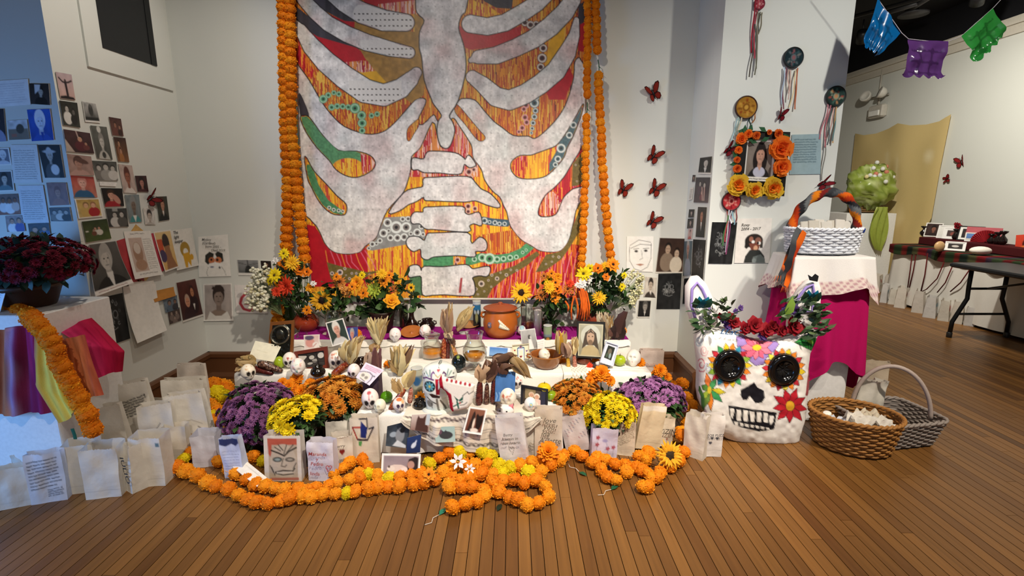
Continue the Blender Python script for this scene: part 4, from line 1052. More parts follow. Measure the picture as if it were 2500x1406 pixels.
# ------------------------------------------------------------------ tissue flowers and the flower framed portrait
def tissue_mesh(name,c1,c2,seed):
 rr=random.Random(seed)
 mb=MB()
 for ring,(n,R0,el)in enumerate(((12,1.0,8),(11,0.92,28),(9,0.8,48),(7,0.62,66),(5,0.4,82))):
  for i in range(n):
   a=2*PI*(i+rr.random()*0.7)/n
   e=rad(el+rr.uniform(-8,8))
   L=R0*rr.uniform(0.85,1.08)
   wd=0.3*rr.uniform(0.8,1.2)
   rows=[]
   for k in range(4):
    t=(k+0.25)/3.25
    h=L*t
    ww=wd*(0.35+0.9*t)
    row=[]
    for s in (-1,-0.35,0.35,1):
     rf=0.05*rr.uniform(-1,1)*t
     rx,rz=h*cos(e)-abs(s)*0.06*t,h*sin(e)*0.75+rf
     row.append((rx*cos(a)-s*ww*sin(a),rx*sin(a)+s*ww*cos(a),rz))
    rows.append(row)
   col=c1 if rr.random()<0.6 else c2
   mb.grid(rows,np.array([[hx(col)if ring>1 else hx(c2)]*4]*4))
 return mb.mesh(name,'tissue')
TF1=tissue_mesh('tissue_flower','f0641e','ff8a2c',1)
TF2=tissue_mesh('tissue_flower','f58420','efc63c',2)
TF3=tissue_mesh('tissue_flower','d84a1a','f07a2a',3)
def framed_portrait():
 Y=YRF-0.02
 q=[AY(1805,319,Y),AY(1926,323,Y),AY(1911,479,Y),AY(1786,476,Y)]
 c=sum(q,Vector())/4
 root=empty('flower_framed_portrait',c)
 tag(root,'black framed portrait of a dark-haired woman ringed with orange tissue flowers','framed portrait')
 inv=Matrix.Translation(c).inverted()
 def ch(o):
  o.parent=root
  o.matrix_parent_inverse=inv
  return o
 i4=[AY(1822,341,Y),AY(1894,340,Y),AY(1884,444,Y),AY(1812,440,Y)]
 mb=MB()
 for k in range(4):
  a,b2,cc,d=q[k],q[(k+1)%4],i4[(k+1)%4],i4[k]
  o=Vector((0,-0.018,0))
  mb.add([a,b2,cc,d,a+o,b2+o,cc+o,d+o],[(4,7,6,5),(0,1,5,4),(3,7,6,2),(0,4,7,3),(1,2,6,5),(0,3,2,1)],'161412',None,False)
 ch(mb.build('frame','satin'))
 ph=sheet('picture',i4,por('8a8078','1c1413','c89a84','1c1a1c',.52,.34,.95,1,bg2='7a7066',extra=[('e',.52,.78,.2,.13,'c3c4d6'),('p',[(.44,.62),(.6,.62),(.53,.75)],'c89a84')])+[('b',.07,.05,.1,'f0eeea')]+scribble(.2,.93,.8,.97,1,'6a6864',3,.01),off=0.004,px=1.5)
 ch(ph)
 for x,y,r,me in ((1906,363,30,TF1),(1907,408,23,TF1),(1886,459,28,TF2),(1841,465,22,TF2),(1801,451,27,TF2),(1810,339,15,TF1),(1827,327,11,TF1),(1846,331,11,TF3),(1900,327,12,TF3),(1878,323,7,TF3),(1803,366,10,TF1),(1799,390,9,TF3),(1800,412,11,TF3)):
  p=AY(x,y,Y-0.03)
  o=link('tissue_flower',me,None,p,(rad(90),RND.uniform(0,6),0),r*mpp(p))
  ch(o)
 mb=MB()
 for k,(x,y)in enumerate(((1812,320),(1832,315),(1862,316),(1800,350),(1794,380),(1792,400),(1818,316),(1838,345),(1796,425),(1920,335),(1868,340))):
  p=AY(x,y,Y-0.025)
  a=k*1.3
  L=0.03
  d=Vector((cos(a),0,sin(a)))
  sd=Vector((-sin(a),0,cos(a)))
  mb.add([p-d*L,p+sd*L*.5+Vector((0,-.006,0)),p+d*L,p-sd*L*.5+Vector((0,-.006,0))],[(0,1,2,3)],'1f5a34')
 lf=mb.build('leaf_sprig','leaf')
 lf['kind']='stuff'
 ch(lf)
framed_portrait()
# ------------------------------------------------------------------ flowers, garlands
def pom_mesh(name,col,col2,seed):
 """a fluffy ball: a core bristling with short tufts"""
 rr=random.Random(seed)
 mb=MB()
 c1,c2=hx(col),hx(col2)
 def fn(d):
  n=float(vnoise(np.array(d.x*4+9),np.array(d.y*4+d.z*3+5),seed))
  return 0.86+0.1*n,tuple(c1[i]*(.72+.35*n)for i in range(3))
 mb.ball((0,0,0),1.0,col,14,10,None,fn)
 g=PI*(3-5**.5)
 N=230
 for k in range(N):
  z=1-2*(k+.5)/N
  r=(1-z*z)**.5
  d=Vector((r*cos(g*k),r*sin(g*k),z))
  t=d.orthogonal().normalized()
  t=(t*cos(k*1.7)+d.cross(t)*sin(k*1.7))
  L=rr.uniform(.88,1.02)
  w2=.10
  tip=(d*L+t.cross(d)*rr.uniform(-.12,.12)+Vector((rr.uniform(-.06,.06),rr.uniform(-.06,.06),rr.uniform(-.06,.06))))
  m=rr.random()
  cc=tuple(c1[i]*(1-m)+c2[i]*m for i in range(3))
  mb.add([d*.7-t*w2*.8,d*.7+t*w2*.8,tip+t*w2*.9,tip-t*w2*.9],[(0,1,2,3)],[cc,cc,tuple(min(1,x*1.12)for x in cc),tuple(min(1,x*1.12)for x in cc)])
 return mb.mesh(name,'petal')
POM=[pom_mesh('pompom','f08c10','faa628',1),pom_mesh('pompom','ea820e','f89e20',2),pom_mesh('pompom','f49816','fcb034',3),pom_mesh('pompom','e6ca10','f4e234',4)]
def mum_mesh(name,cols,seed,rings=((11,1.0,12),(11,0.95,32),(9,0.85,52),(7,0.65,70),(5,0.4,84)),wid=0.2,core=None):
 rr=random.Random(seed)
 mb=MB()
 for k,(n,L,el)in enumerate(rings):
  for i in range(n):
   a=2*PI*(i+0.5*(k%2)+rr.uniform(-.15,.15))/n
   e=rad(el+rr.uniform(-6,6))
   w2=wid*rr.uniform(0.85,1.15)
   v=[]
   for t,ww in ((0.1,0.4),(0.62,1.0),(1.0,0.35)):
    h=L*t
    x,z=h*cos(e),h*sin(e)*0.8-0.08*t*t
    for s in (-1,1):
     v.append((x*cos(a)-s*w2*ww*sin(a),x*sin(a)+s*w2*ww*cos(a),z))
   c=cols[min(k,len(cols)-1)]
   f=rr.uniform(0.88,1.1)
   mb.add(v,[(0,1,3,2),(2,3,5,4)],tuple(q*f for q in hx(c)))
 if core:
  mb.ball((0,0,0.12),(0.33,0.33,0.2),core,10,6)
 return mb.mesh(name,'petal')
MUM_Y=[mum_mesh('bloom',['e0c010','e8cb14','f0d81e','f2dc2c'],1),mum_mesh('bloom',['d8b80c','e4c814','eed41c'],2)]
MUM_P=[mum_mesh('bloom',['7d4a78','8d5a88','94608c','7a4574'],3),mum_mesh('bloom',['6f3d68','82507c','8d5b86'],4)]
MUM_PR=[mum_mesh('bloom',['9c629a','aa72a8','b880b4','a066a0'],5),mum_mesh('bloom',['8c568a','a06a9c','b078ac'],6)]
MUM_O=[mum_mesh('bloom',['b86a1c','c87824','d0852c','c07020'],7),mum_mesh('bloom',['ba7424','d08a30','d89636'],8)]
MUM_R=[mum_mesh('bloom',['6a1828','7c1c30','741a2c','5a1424'],9),mum_mesh('bloom',['5e1626','701a2e','862038'],10)]
MARI=[mum_mesh('bloom',['e07a0c','ea8a12','f29a1e','ee9016'],11,((12,1.0,5),(12,1.0,25),(11,0.95,42),(9,0.9,58),(7,0.75,72),(4,0.5,86)),0.24)]
def leaf(mb,p,d,L,W,col,up=Vector((0,0,1))):
 d=d.normalized()
 s=d.cross(up)
 s=s.normalized()if s.length>1e-4 else d.orthogonal().normalized()
 n=s.cross(d)
 a,m1,m2,t=p,p+d*L*.35+n*L*.08,p+d*L*.7+n*L*.06,p+d*L-n*L*.06
 mb.add([a,m1-s*W*.5,m1+n*-L*.03,m1+s*W*.5,m2-s*W*.42,m2-n*L*.03,m2+s*W*.42,t],[(0,2,1),(0,3,2),(1,2,5,4),(2,3,6,5),(4,5,7),(5,6,7)],col)
def rdir(rr):
 while True:
  v=Vector((rr.uniform(-1,1),rr.uniform(-1,1),rr.uniform(-1,1)))
  if 0.05<v.length<1:
   return v.normalized()
def place_bloom(me,parent,p,d,r,rr):
 q=d.to_track_quat('Z','Y').to_euler()
 o=link('bloom',me,parent,p,q,(r,r,r*rr.uniform(0.8,1.0)))
 return o
def mum_plant(name,label,px,py,Y,rxp,rzp,meshes,n,frp,pot=None,group=None,z0=0.0,seed=1,leafcol=('2c4a22','3a5a2c','22381a'),low=-0.35,nl=160,bare=None,ryf=0.9):
 """dome of blooms centred at a pixel, at depth Y"""
 rr=random.Random(seed)
 c=AY(px,py,Y)
 m=mpp(c)
 rx,rz,fr=rxp*m,rzp*m,frp*m
 ry=rx*ryf
 root=empty(name,(c.x,c.y,z0))
 tag(root,label,'flowers',group)
 zc=c.z-z0
 mb=MB()
 mb.ball((0,0,zc-0.1*rz),(rx*0.8,ry*0.8,rz*0.78),'1c2e14',16,10)
 for k in range(nl):
  d=rdir(rr)
  if d.z<-0.75:
   continue
  p=Vector((d.x*rx*.82,d.y*ry*.82,zc+d.z*rz*.82))
  dd=(d+rdir(rr)*0.9).normalized()
  leaf(mb,p,dd,rr.uniform(.25,.4)*min(rx,.2),rr.uniform(.12,.2)*min(rx,.2),leafcol[k%3])
 mb.build('foliage','leaf',root)
 g=PI*(3-5**.5)
 for k in range(n):
  zz=1-(1-low)*(k+0.5)/n
  rad_=(1-zz*zz)**.5
  a=g*k+rr.uniform(-.2,.2)
  d=Vector((rad_*cos(a),rad_*sin(a),zz))
  if d.y>0.75:
   continue
  if bare and bare(d):
   continue
  k2=rr.uniform(0.93,1.06)
  p=Vector((d.x*rx*k2,d.y*ry*k2,zc+d.z*rz*k2))
  nd=Vector((d.x/rx,d.y/ry,d.z/rz)).normalized()
  nd=(nd+Vector((0,0,.25))+rdir(rr)*.25).normalized()
  place_bloom(rr.choice(meshes),root,p,nd,fr*rr.uniform(.85,1.15),rr)
 zt=zc-rz*0.55
 if pot and zt>0.02:
  pw=rx*pot[1]
  MB().lathe([(pw*.7,0),(pw*.72,0.004),(pw*.98,zt*.86),(pw*1.06,zt*.86),(pw*1.08,zt),(pw*.98,zt),(pw*.95,zt*.9),(0,zt*.88)],28,pot[0]).build('pot','satin',root)
 return root
 # ---------------- potted chrysanthemums round the altar
mum_plant('chrysanthemum_plant','purple chrysanthemum dome beside the yellow one, near the white bags by the corner',636,1012,2.66,88,76,MUM_P,190,12,('16130f',.62),'potted chrysanthemums round the altar',seed=1,low=-.6)
mum_plant('chrysanthemum_plant','bright yellow chrysanthemums in front of the darker purple dome',727,1022,2.48,64,46,MUM_Y,46,18,('14110e',.6),'potted chrysanthemums round the altar',seed=2,low=-.25,bare=lambda d:d.x>.35 and d.z<.45,nl=220)
mum_plant('chrysanthemum_plant','rust orange chrysanthemums behind the yellow ones, next to the red-marked skull',815,975,2.76,68,50,MUM_O,60,17,('14110e',.6),'potted chrysanthemums round the altar',seed=3,low=-.3)
mum_plant('chrysanthemum_plant','rust orange chrysanthemums next to the dark framed couple photo',1406,982,2.76,66,52,MUM_O,76,13,('14110e',.6),'potted chrysanthemums round the altar',seed=4,low=-.05,nl=240)
mum_plant('chrysanthemum_plant','bright yellow chrysanthemums in front of the lilac dome',1487,1014,2.62,60,52,MUM_Y,70,13,('14110e',.6),'potted chrysanthemums round the altar',seed=5,low=-.15,nl=220,ryf=.75)
mum_plant('chrysanthemum_plant','lilac chrysanthemum dome beside the painted skull',1582,985,2.86,86,62,MUM_PR,170,11,('14110e',.55),'potted chrysanthemums round the altar',seed=6,low=-.15,nl=260,ryf=.6,bare=lambda d:d.z<.2 and d.x>.15 and d.x<.85)
def marigold(name,label,heads,Y,frp,base=None,seed=1,z0=0.0,leafcol=('2c4a22','3a5a2c','22381a'),me=None,stemcol='3a5a2c'):
 """a bunch of heads at given pixels, with stems running down to a base pixel"""
 rr=random.Random(seed)
 c=AY(base[0],base[1],Y)
 c.z=z0
 root=empty(name,c)
 tag(root,label,'flowers')
 fo=MB()
 for hq in heads:
  x,y=hq[0],hq[1]
  p=AY(x,y,Y+rr.uniform(-.03,.03))-c
  m=mpp(p+c)
  r=(hq[2]if len(hq)>2 else frp)*m
  d=Vector((rr.uniform(-.4,.4),-.8,rr.uniform(.3,.8)))
  mm=me or MARI
  place_bloom(mm[int(rr.random()*len(mm))],root,p,d.normalized(),r,rr)
  st=[p+Vector((0,.02,-.01)),p*.6+Vector((0,.02,0)),Vector((rr.uniform(-.015,.015),.02,0.004))]
  fo.tube(st,0.003,4,stemcol)
  for k in range(7):
   t=rr.uniform(.15,.9)
   q=st[0].lerp(st[2],t)
   leaf(fo,q,(rdir(rr)+Vector((0,-.3,.1))).normalized(),0.055,0.022,leafcol[k%3])
 f=fo.build('foliage','leaf',root)
 f['kind']='stuff'
 return root
marigold('marigold_plant','orange marigolds between the purple dome and the white tablecloth',[(705,942,17),(724,925,18),(735,955,19),(690,935,14),(758,938,16),(718,950,16),(748,962,15)],2.84,18,(728,1080),1)
marigold('marigold_plant','orange marigolds above the other yellow chrysanthemums, against the white tablecloth',[(1448,920,19),(1468,912,23),(1490,930,14),(1440,930,12)],2.82,20,(1472,1060),2)
marigold('marigold_plant','orange marigolds above the lilac dome, near the dark baseboard',[(1612,905,18),(1628,922,14),(1600,915,12),(1640,940,14)],2.98,18,(1618,1000),3)
# ---------------- marigold garlands
def catpath(pts,step):
 """resample a pixel path at even spacing"""
 P=[Vector((x,y))for x,y in pts]
 out=[P[0]]
 acc=0
 for a,b in zip(P[:-1],P[1:]):
  L=(b-a).length
  t=step-acc
  while t<=L:
   out.append(a.lerp(b,t/L))
   t+=step
  acc=(acc+L)%step
 return out
def floor_garland(label,pts,rp,yel=0.06,seed=1,stack=0,z=0.0,wob=5):
 rr=random.Random(seed)
 root=None
 for k,q in enumerate(catpath(pts,rp*1.42)):
  x,y=q.x+rr.uniform(-wob,wob),q.y+rr.uniform(-wob,wob)*.7
  p0=AZ(x,y+rp*.55,z)
  m=mpp(p0)
  r=rp*m*rr.uniform(.92,1.14)
  p=Vector((p0.x,p0.y,z+r*.88+(stack*r if k%3==1 else 0)))
  if root is None:
   root=empty('marigold_garland',(p.x,p.y,z))
   tag(root,label,'garland','marigold garlands')
   base=root.location.copy()
  me=POM[3]if rr.random()<yel else rr.choice(POM[:3])
  link('pompom',me,root,p-base,(rr.uniform(0,6),rr.uniform(-.5,.5),rr.uniform(0,6)),(r,r*.8,r*.95))
 return root
floor_garland('orange garland forming the front edge, from the tall bags to the cluster of loops',[(436,1142),(466,1160),(500,1180),(545,1198),(590,1212),(640,1234),(690,1226),(740,1216),(790,1212),(850,1205),(910,1198),(970,1190),(1030,1184),(1066,1172)],19,.02,1)
floor_garland('orange garland in the second row behind the front edge, under the mask bag',[(446,1120),(482,1106),(510,1118),(552,1140),(590,1164),(632,1190),(680,1200),(730,1200),(780,1190),(820,1184),(860,1172),(905,1162),(950,1168),(1000,1166),(1046,1150)],18,.10,2)
floor_garland('short orange garland piled between the heart bag and the dog photo',[(818,1160),(845,1140),(872,1128),(900,1138),(880,1158)],17,.3,3)
floor_garland('orange garland hidden behind the mask bag and the dark pot',[(620,1118),(650,1128),(690,1136),(730,1130),(780,1134),(812,1128)],17,.05,12)
floor_garland('brightest orange garland coiled below the embroidered cloth',[(1052,1140),(1072,1118),(1102,1110),(1140,1106),(1180,1112),(1206,1126),(1180,1140),(1140,1142),(1106,1146),(1082,1164),(1110,1180),(1150,1172),(1190,1162),(1232,1160)],19,.22,4)
floor_garland('orange garland loop whose tail points toward the viewer',[(1096,1192),(1130,1196),(1170,1196),(1196,1208),(1180,1218),(1150,1228),(1122,1238),(1100,1246)],20,.02,5)
floor_garland('orange garland loop with a green gap, beside the one pointing at the viewer',[(1200,1180),(1236,1176),(1272,1180),(1306,1178),(1328,1196),(1340,1218),(1322,1232),(1292,1240),(1262,1226),(1234,1210),(1208,1202)],19,.04,6)
floor_garland('yellow and orange garland under the bag with the small heart',[(1220,1145),(1252,1150),(1286,1140),(1316,1128),(1344,1122),(1372,1124),(1330,1150),(1292,1160)],19,.3,7)
floor_garland('orange garland in front of the red-flower bag',[(1378,1112),(1410,1108),(1432,1128),(1462,1146),(1484,1164),(1504,1176),(1522,1160),(1552,1146),(1532,1138),(1496,1134),(1462,1122),(1440,1116)],18,.0,8)
floor_garland('orange garland hanging down in front of the name bag',[(1560,1118),(1588,1106),(1576,1136),(1560,1152),(1584,1160),(1604,1172),(1592,1188),(1566,1196),(1574,1176),(1610,1150),(1640,1138),(1664,1126)],19,.0,9)
floor_garland('orange garland climbing along the floor beside the painted skull',[(1668,1108),(1660,1082),(1664,1056),(1678,1032),(1692,1010),(1684,990),(1664,964),(1648,946)],17,.12,10,1.2)
floor_garland('yellow and orange garland lying beside the darker purple dome',[(500,968),(522,962),(544,952),(566,948),(548,972),(520,985),(506,1000),(530,1000),(552,990),(540,1016),(518,1022),(528,1044),(520,1062),(546,1060),(552,1036)],20,.42,11,1.0,wob=3)
def hang_garland(label,pts,wp,hp,Y,seed=1):
 rr=random.Random(seed)
 root=None
 for q in catpath(pts,hp*1.0):
  p=AY(q.x+rr.uniform(-1.5,1.5),q.y,Y)
  m=mpp(p)
  if root is None:
   root=empty('marigold_garland',p)
   tag(root,label,'garland','hanging marigold garlands')
   base=root.location.copy()
   first=p
  last=p
  link('pompom',rr.choice(POM[:3]),root,p-base,(rr.uniform(-.15,.15),rr.uniform(-.15,.15),rr.uniform(0,6)),(wp/2*m,wp/2*m,hp*.66*m))
 MB().tube([Vector((0,.0,.0)),last-base],0.002,5,'3a6a3a').build('string','matte',root)
 return root
YH=YB-0.118
hang_garland('outer of the two full-length hanging garlands beside the painting, nearer the room corner',[(690,-40),(693,150),(698,330),(703,470),(701,560),(699,645)],32,20,YH,21)
hang_garland('inner hanging garland between the outer one and the white blossom side of the painting',[(706,-40),(708,150),(713,330),(724,450),(734,545),(746,640)],31,21,YH-.004,22)
hang_garland('thick garland stub hanging low behind the white blossom bouquet',[(690,650),(684,700),(680,745),(678,790)],34,22,YH,23)
hang_garland('short hanging garland at the painting edge, above a green tie',[(1436,-40),(1434,100),(1433,245)],21,18,YH-.004,24)
hang_garland('hanging garland continuing below the green tie along the painting edge',[(1432,288),(1430,400),(1426,520),(1420,650)],21,18,YH-.004,25)
hang_garland('short hanging garland beside the wall, above a gap in the string',[(1452,-40),(1456,60),(1459,138)],23,18,YH,26)
hang_garland('longest hanging garland on the butterfly side of the painting',[(1461,185),(1466,300),(1472,420),(1482,540),(1494,650)],24,19,YH,27)
for x0,y0,x1,y1,lab in ((1434,250,1431,284,'green tie between the garland pieces at the painting edge'),(1460,146,1462,180,'green tie between the garland pieces beside the wall')):
 a,b=AY(x0,y0,YH+.02),AY(x1,y1,YH+.02)
 o=MB().tube([a,a.lerp(b,.5)+Vector((.004,-.004,0)),b],.003,6,'1f5a3c').add([a.lerp(b,.5),a.lerp(b,.5)+Vector((.03,-.004,-.02)),a.lerp(b,.4)],[(0,1,2)],'1f5a3c').build('garland_tie','leaf')
 tag(o,lab,'tie')
 # ------------------------------------------------------------------ paper bag luminarias
def bag(px,py,wp,hp,label,yaw=0,roll=0,lean=0,dr=0.6,pinch=0.35,col='ece6da',shapes=(),z=0.0,wob=0.011,seed=None,zig=0.012,group='paper bag luminarias',cut=0.0,flap=True,drop=None,name='paper_bag'):
 """px, py: middle of the front bottom edge on the floor"""
 b=AZ(px,py,z)
 m=mpp(b)
 w=wp*m
 h=AY(px,py-hp,b.y).z-z
 D=w*dr
 rr=random.Random(seed if seed is not None else int(px*7+py))
 nu=max(8,min(52,int(wp/2.0)))
 nv=max(10,min(64,int(hp/2.0)))
 ph=rr.uniform(0,9)
 sd=rr.randint(0,999)
 u=np.linspace(0,1,nu+1)
 v=np.linspace(0,1,nv+1)
 U,V=np.meshgrid(u,v)
 sh=([('l',[(0,.84),(.5,.845),(1,.84)],.005,dk(col,.78))]if flap else [])+list(shapes)
 pt=Paint(U,V,col,1.1/max(nu,nv)).run([('n',.05,5)]+sh)
 top=[zig*h*rr.uniform(-1,1)for _ in range(nu+1)]
 sx=1.0+rr.uniform(-.04,.05)
 def wv(uu,vv):
  return wob*(float(vnoise(np.array(uu*3+ph),np.array(vv*3+ph),sd))-.5)*2*(0.3+.7*(1-vv))
 P=[]
 for j in range(nv+1):
  t=1-v[j]
  row=[]
  for i in range(nu+1):
   zz=t*h+(top[i]if j==0 else 0)-(cut*h*(1-2*abs(u[i]-.5))if j==0 else 0)
   xx=(u[i]-.5)*w*(1+(sx-1)*t)
   yy=pinch*D*.5*t+wv(u[i],v[j])
   row.append((xx,yy,zz))
  P.append(row)
 mb=MB()
 mb.grid(P,pt.c)
 nb=6
 Bk=[]
 for j in range(nb+1):
  t=1-j/nb
  Bk.append([((i/8-.5)*w*(1+(sx-1)*t),D-pinch*D*.5*t+(rr.uniform(-.3,1)*wob if 0<i<8 else 0),t*h*1.02+(zig*h*rr.uniform(-1,1)if j==0 else 0))for i in range(9)])
 mb.grid(Bk,dk(col,.97),True)
 for side,ci in ((0,0),(1,-1)):
  cols_=[]
  for j in range(nb+1):
   jj=int(round(j*nv/nb))
   f,k=Vector(P[jj][ci]),Vector(Bk[j][0 if side==0 else -1])
   t=1-j/nb
   mid=(f+k)/2+Vector(((1 if side==0 else -1)*w*.16*pinch*1.6*t,0,0))
   cols_.append([f,mid,k])
  mb.grid(cols_,dk(col,.98),side==0)
 mb.add([(-w/2,0,.001),(w/2,0,.001),(w/2,D,.001),(-w/2,D,.001)],[(0,3,2,1)],dk(col,.9))
 o=mb.build(name,'paper',None,b+Vector((0,0,abs(sin(rad(roll)))*w*.48)),(rad(-lean),rad(roll),rad(yaw)))
 if lean<0:
  o.location.z+=sin(rad(-lean))*0
 tag(o,label,'paper bag',group)
 o['w']=w
 o['h']=h
 return o
def write(o,body,u,v,size,col='2a2826',shear=.2,line=1.0):
 """lettering on the front of a bag: u, v from its top left corner"""
 w,h=o['w'],o['h']
 t=1-v
 text(body,size*h,((u-.5)*w,-.012,t*h),(1,0,0),(0,0,1),col,o,shear=shear,spacing=line)
def heart(x,y,s,col,sy=1.0):
 return [('e',x-.5*s,y,.55*s,.55*s*sy,col),('e',x+.5*s,y,.55*s,.55*s*sy,col),('p',[(x-1.02*s,y+.15*s*sy),(x+1.02*s,y+.15*s*sy),(x,y+1.4*s*sy)],col)]
def flower5(x,y,s,col):
 L=[('l',[(x,y),(x-.3*s,y+3*s),(x+.3*s,y+6*s)],.008,'9a94a8')]
 for k in range(5):
  a=k*2*PI/5
  L.append(('e',x+s*cos(a),y+s*.7*sin(a),s*.7,s*.5,col,math.degrees(a)))
 return L
MASK=[('r',.12,.12,.9,1,'c4b49e'),('r',.12,.06,.9,.2,'c2604c'),('p',[(.1,.06),(.22,.06),(.2,.5),(.12,.4)],'c2604c'),('e',.52,.58,.36,.4,'cfc2ae'),('e',.36,.52,.13,.055,'3c4442'),('e',.36,.52,.08,.03,'9aa8a4'),('e',.7,.52,.13,.05,'4a463e'),('e',.7,.52,.08,.028,'b0a898'),('l',[(.2,.32),(.4,.38),(.55,.44),(.68,.34),(.88,.26)],.018,'3a342e'),('l',[(.3,.25),(.45,.33)],.012,'4a443c'),('l',[(.4,.2),(.52,.32)],.012,'4a443c'),('l',[(.62,.2),(.54,.4)],.012,'4a443c'),('l',[(.8,.2),(.62,.36)],.012,'4a443c'),('l',[(.52,.5),(.46,.66),(.56,.68),(.6,.64)],.012,'6a6054'),('l',[(.3,.8),(.5,.76),(.76,.78),(.82,.72)],.016,'3a342e'),('l',[(.3,.82),(.5,.86),(.78,.84)],.012,'3a342e'),('l',[(.34,.81),(.74,.8)],.016,'e0d8c8'),('l',[(.16,.66),(.24,.8)],.012,'4a443c'),('l',[(.2,.7),(.28,.86)],.012,'4a443c'),('l',[(.86,.6),(.78,.72)],.012,'4a443c'),('r',.16,.92,.92,.98,'b87060')]
STAR=[('l',[(.35,.02),(.62,.02),(.62,.22),(.5,.3)],.02,'2a2a34'),('l',[(.1,.2),(.45,.2)],.02,'b83a34'),('l',[(.1,.2),(.25,.46),(.6,.5),(.84,.22)],.022,'3a2a34'),('l',[(.1,.22),(.24,.44)],.018,'b83a34'),('p',[(.4,.06),(.62,.24),(.55,.46),(.36,.42)],'24307a'),('l',[(.84,.22),(.66,.26)],.018,'2a2a34'),('p',[(.3,.5),(.42,.5),(.38,.62),(.28,.6)],'5aa05a')]
b=bag(122,1226,72,116,'bag covered in lines of handwriting, standing nearest the picture corner',18,0,0,.35,.3,'e6e6ea',scribble(.08,.12,.92,.74,9,'3c3c48',3,.009,-.06)+scribble(.5,.76,.92,.93,4,'3c3c48',5,.008,-.06),flap=False)
bag(38,1240,66,92,'blue-lit bag in front of the plinth, cut by the picture edge',24,0,0,.5,.2)
bag(-12,1246,50,70,'sliver of a blue-lit bag at the very edge of the picture',20)
bag(78,1186,70,76,'blue-lit bag behind the handwritten one, against the plinth',12,0,0,.5,.3)
bag(202,1203,68,112,'plain bag with an open rim right of the handwritten one',16,0,0,.7,.1)
bag(254,1216,76,116,'plain bag standing furthest forward with a folded base',14,0,0,.7,.1)
b=bag(312,1200,44,108,'narrow bag turned to show bold vertical lettering',-30,0,0,.9,.4)
text('JULIO',.055,(-.005,-.008,b['h']*.8),(0.25,0,-1),(1,0,.25),'2c2a28',b,shear=0)
bag(366,1188,72,116,'wide plain bag with a small blue sticker, last of the front row before the garland',8,0,0,.7,.1,shapes=[('r',.84,.1,.97,.18,'6f8a94')])
bag(280,1128,76,128,'tall plain bag in the second row below the orange boa',14,-6,0,.4,.5)
b=bag(345,1092,84,150,'large bag with a block of small black handwriting near its top',16,-6,0,.4,.6,shapes=scribble(.3,.3,.92,.58,7,'33322f',4,.009,-.12))
bag(398,1118,74,124,'crumpled bag with one long pencil stroke',10,-4,0,.5,.5,wob=.02,shapes=[('l',[(.25,.62),(.6,.36)],.008,'6a6a72')])
bag(430,1124,54,78,'small tan-shaded bag between the crumpled bag and the bag with a drawn face',12,0,0,.6,.3,'e4dbcb')
bag(455,1056,92,124,'plain bag with a rolled top below the dog drawing',8,0,0,.4,.5,wob=.014)
bag(474,1102,84,132,'bag with a faint pencilled face left of the upright frosted bag',8,-6,0,.45,.5,shapes=[('e',.5,.72,.05,.03,'c8a070'),('l',[(.3,.62),(.38,.58)],.012,'2c2a28'),('l',[(.74,.6),(.84,.66)],.01,'6a6662'),('l',[(.3,.5),(.6,.46),(.85,.56)],.006,'b8b0a4')])
b=bag(474,1000,70,108,'bag inscribed with a handwritten word next to the dark baseboard',0,0,0,.25,.6,'e4dace')
write(b,'Grandpa\n   I.\n  Allen',.12,.34,.13,'8a5a48')
bag(350,1046,90,60,'low bag peeking out behind the block of handwriting',10,0,0,.4,.3)
bag(502,1140,58,74,'upright frosted bag left of the purple dome',8,0,0,.8,.05,'dfe0ea')
b=bag(574,1168,50,92,'bag with a dark blue rim and faint writing',-4,-6,0,.5,.3,'d9def0',scribble(.1,.3,.9,.8,7,'a8aec4',2,.008)+[('p',[(0,0),(1,0),(1,.12),(.8,.2),(.6,.14),(.3,.2),(0,.14)],'3a3f66')],flap=False)
b=bag(692,1176,88,108,'bag with a large carved-mask drawing and a red border',4,2,0,.45,.3,'e9e1d6',MASK,flap=False,wob=.003)
b=bag(786,1174,66,92,'bag with two names and a heart in red ink',-4,0,0,.45,.25,'e4dfe6',[],flap=False)
write(b,'Maranda\n     y\n Pedro\n         \nlinda',.1,.3,.13,'a03a34')
text('\u2661',.05,(.02,-.008,b['h']*.27),(1,0,0),(0,0,1),'b04a48',b)
b=bag(838,1144,50,78,'short bag with a small red heart beside the star drawing',14,0,0,.6,.2,'e6ddd0',heart(.5,.46,.12,'8f2c26',.8),flap=False,cut=.06)
write(b,'Gerry',.12,.3,.13,'4a4640')
write(b,'Lucy',.25,.72,.13,'4a4640')
b=bag(893,1130,66,108,'bag with a red and blue star drawing against the white cloth',6,0,0,.4,.3,'e6dccc',STAR,flap=False)
bag(824,1092,52,62,'plain bag half hidden behind the heart bag',6,0,0,.6,.2)
b=bag(1258,1140,70,116,'bag with a small outlined heart leaning over the yellow pompoms',-6,-8,0,.3,.3,'e9e4e2',[('l',[(.42,.72),(.36,.66),(.4,.62),(.45,.66),(.5,.62),(.54,.66),(.45,.78)],.008,'7a7672')])
write(b,'  Betty\nAlways in\nour hearts',.16,.36,.085,'6a6864')
b=bag(1306,1118,52,72,'small open bag between the heart bag and the love bag',-10,-6,0,.8,.1,'efe6d6')
write(b,'Dear\nDad',.3,.56,.12,'8a7a62')
b=bag(1338,1122,66,122,'bag reading love you in large script',-4,0,0,.3,.3,'e3d6c4',flap=False)
write(b,'I love\n  you!\n ina\nArlette',.14,.24,.14,'6a6458',.35,.95)
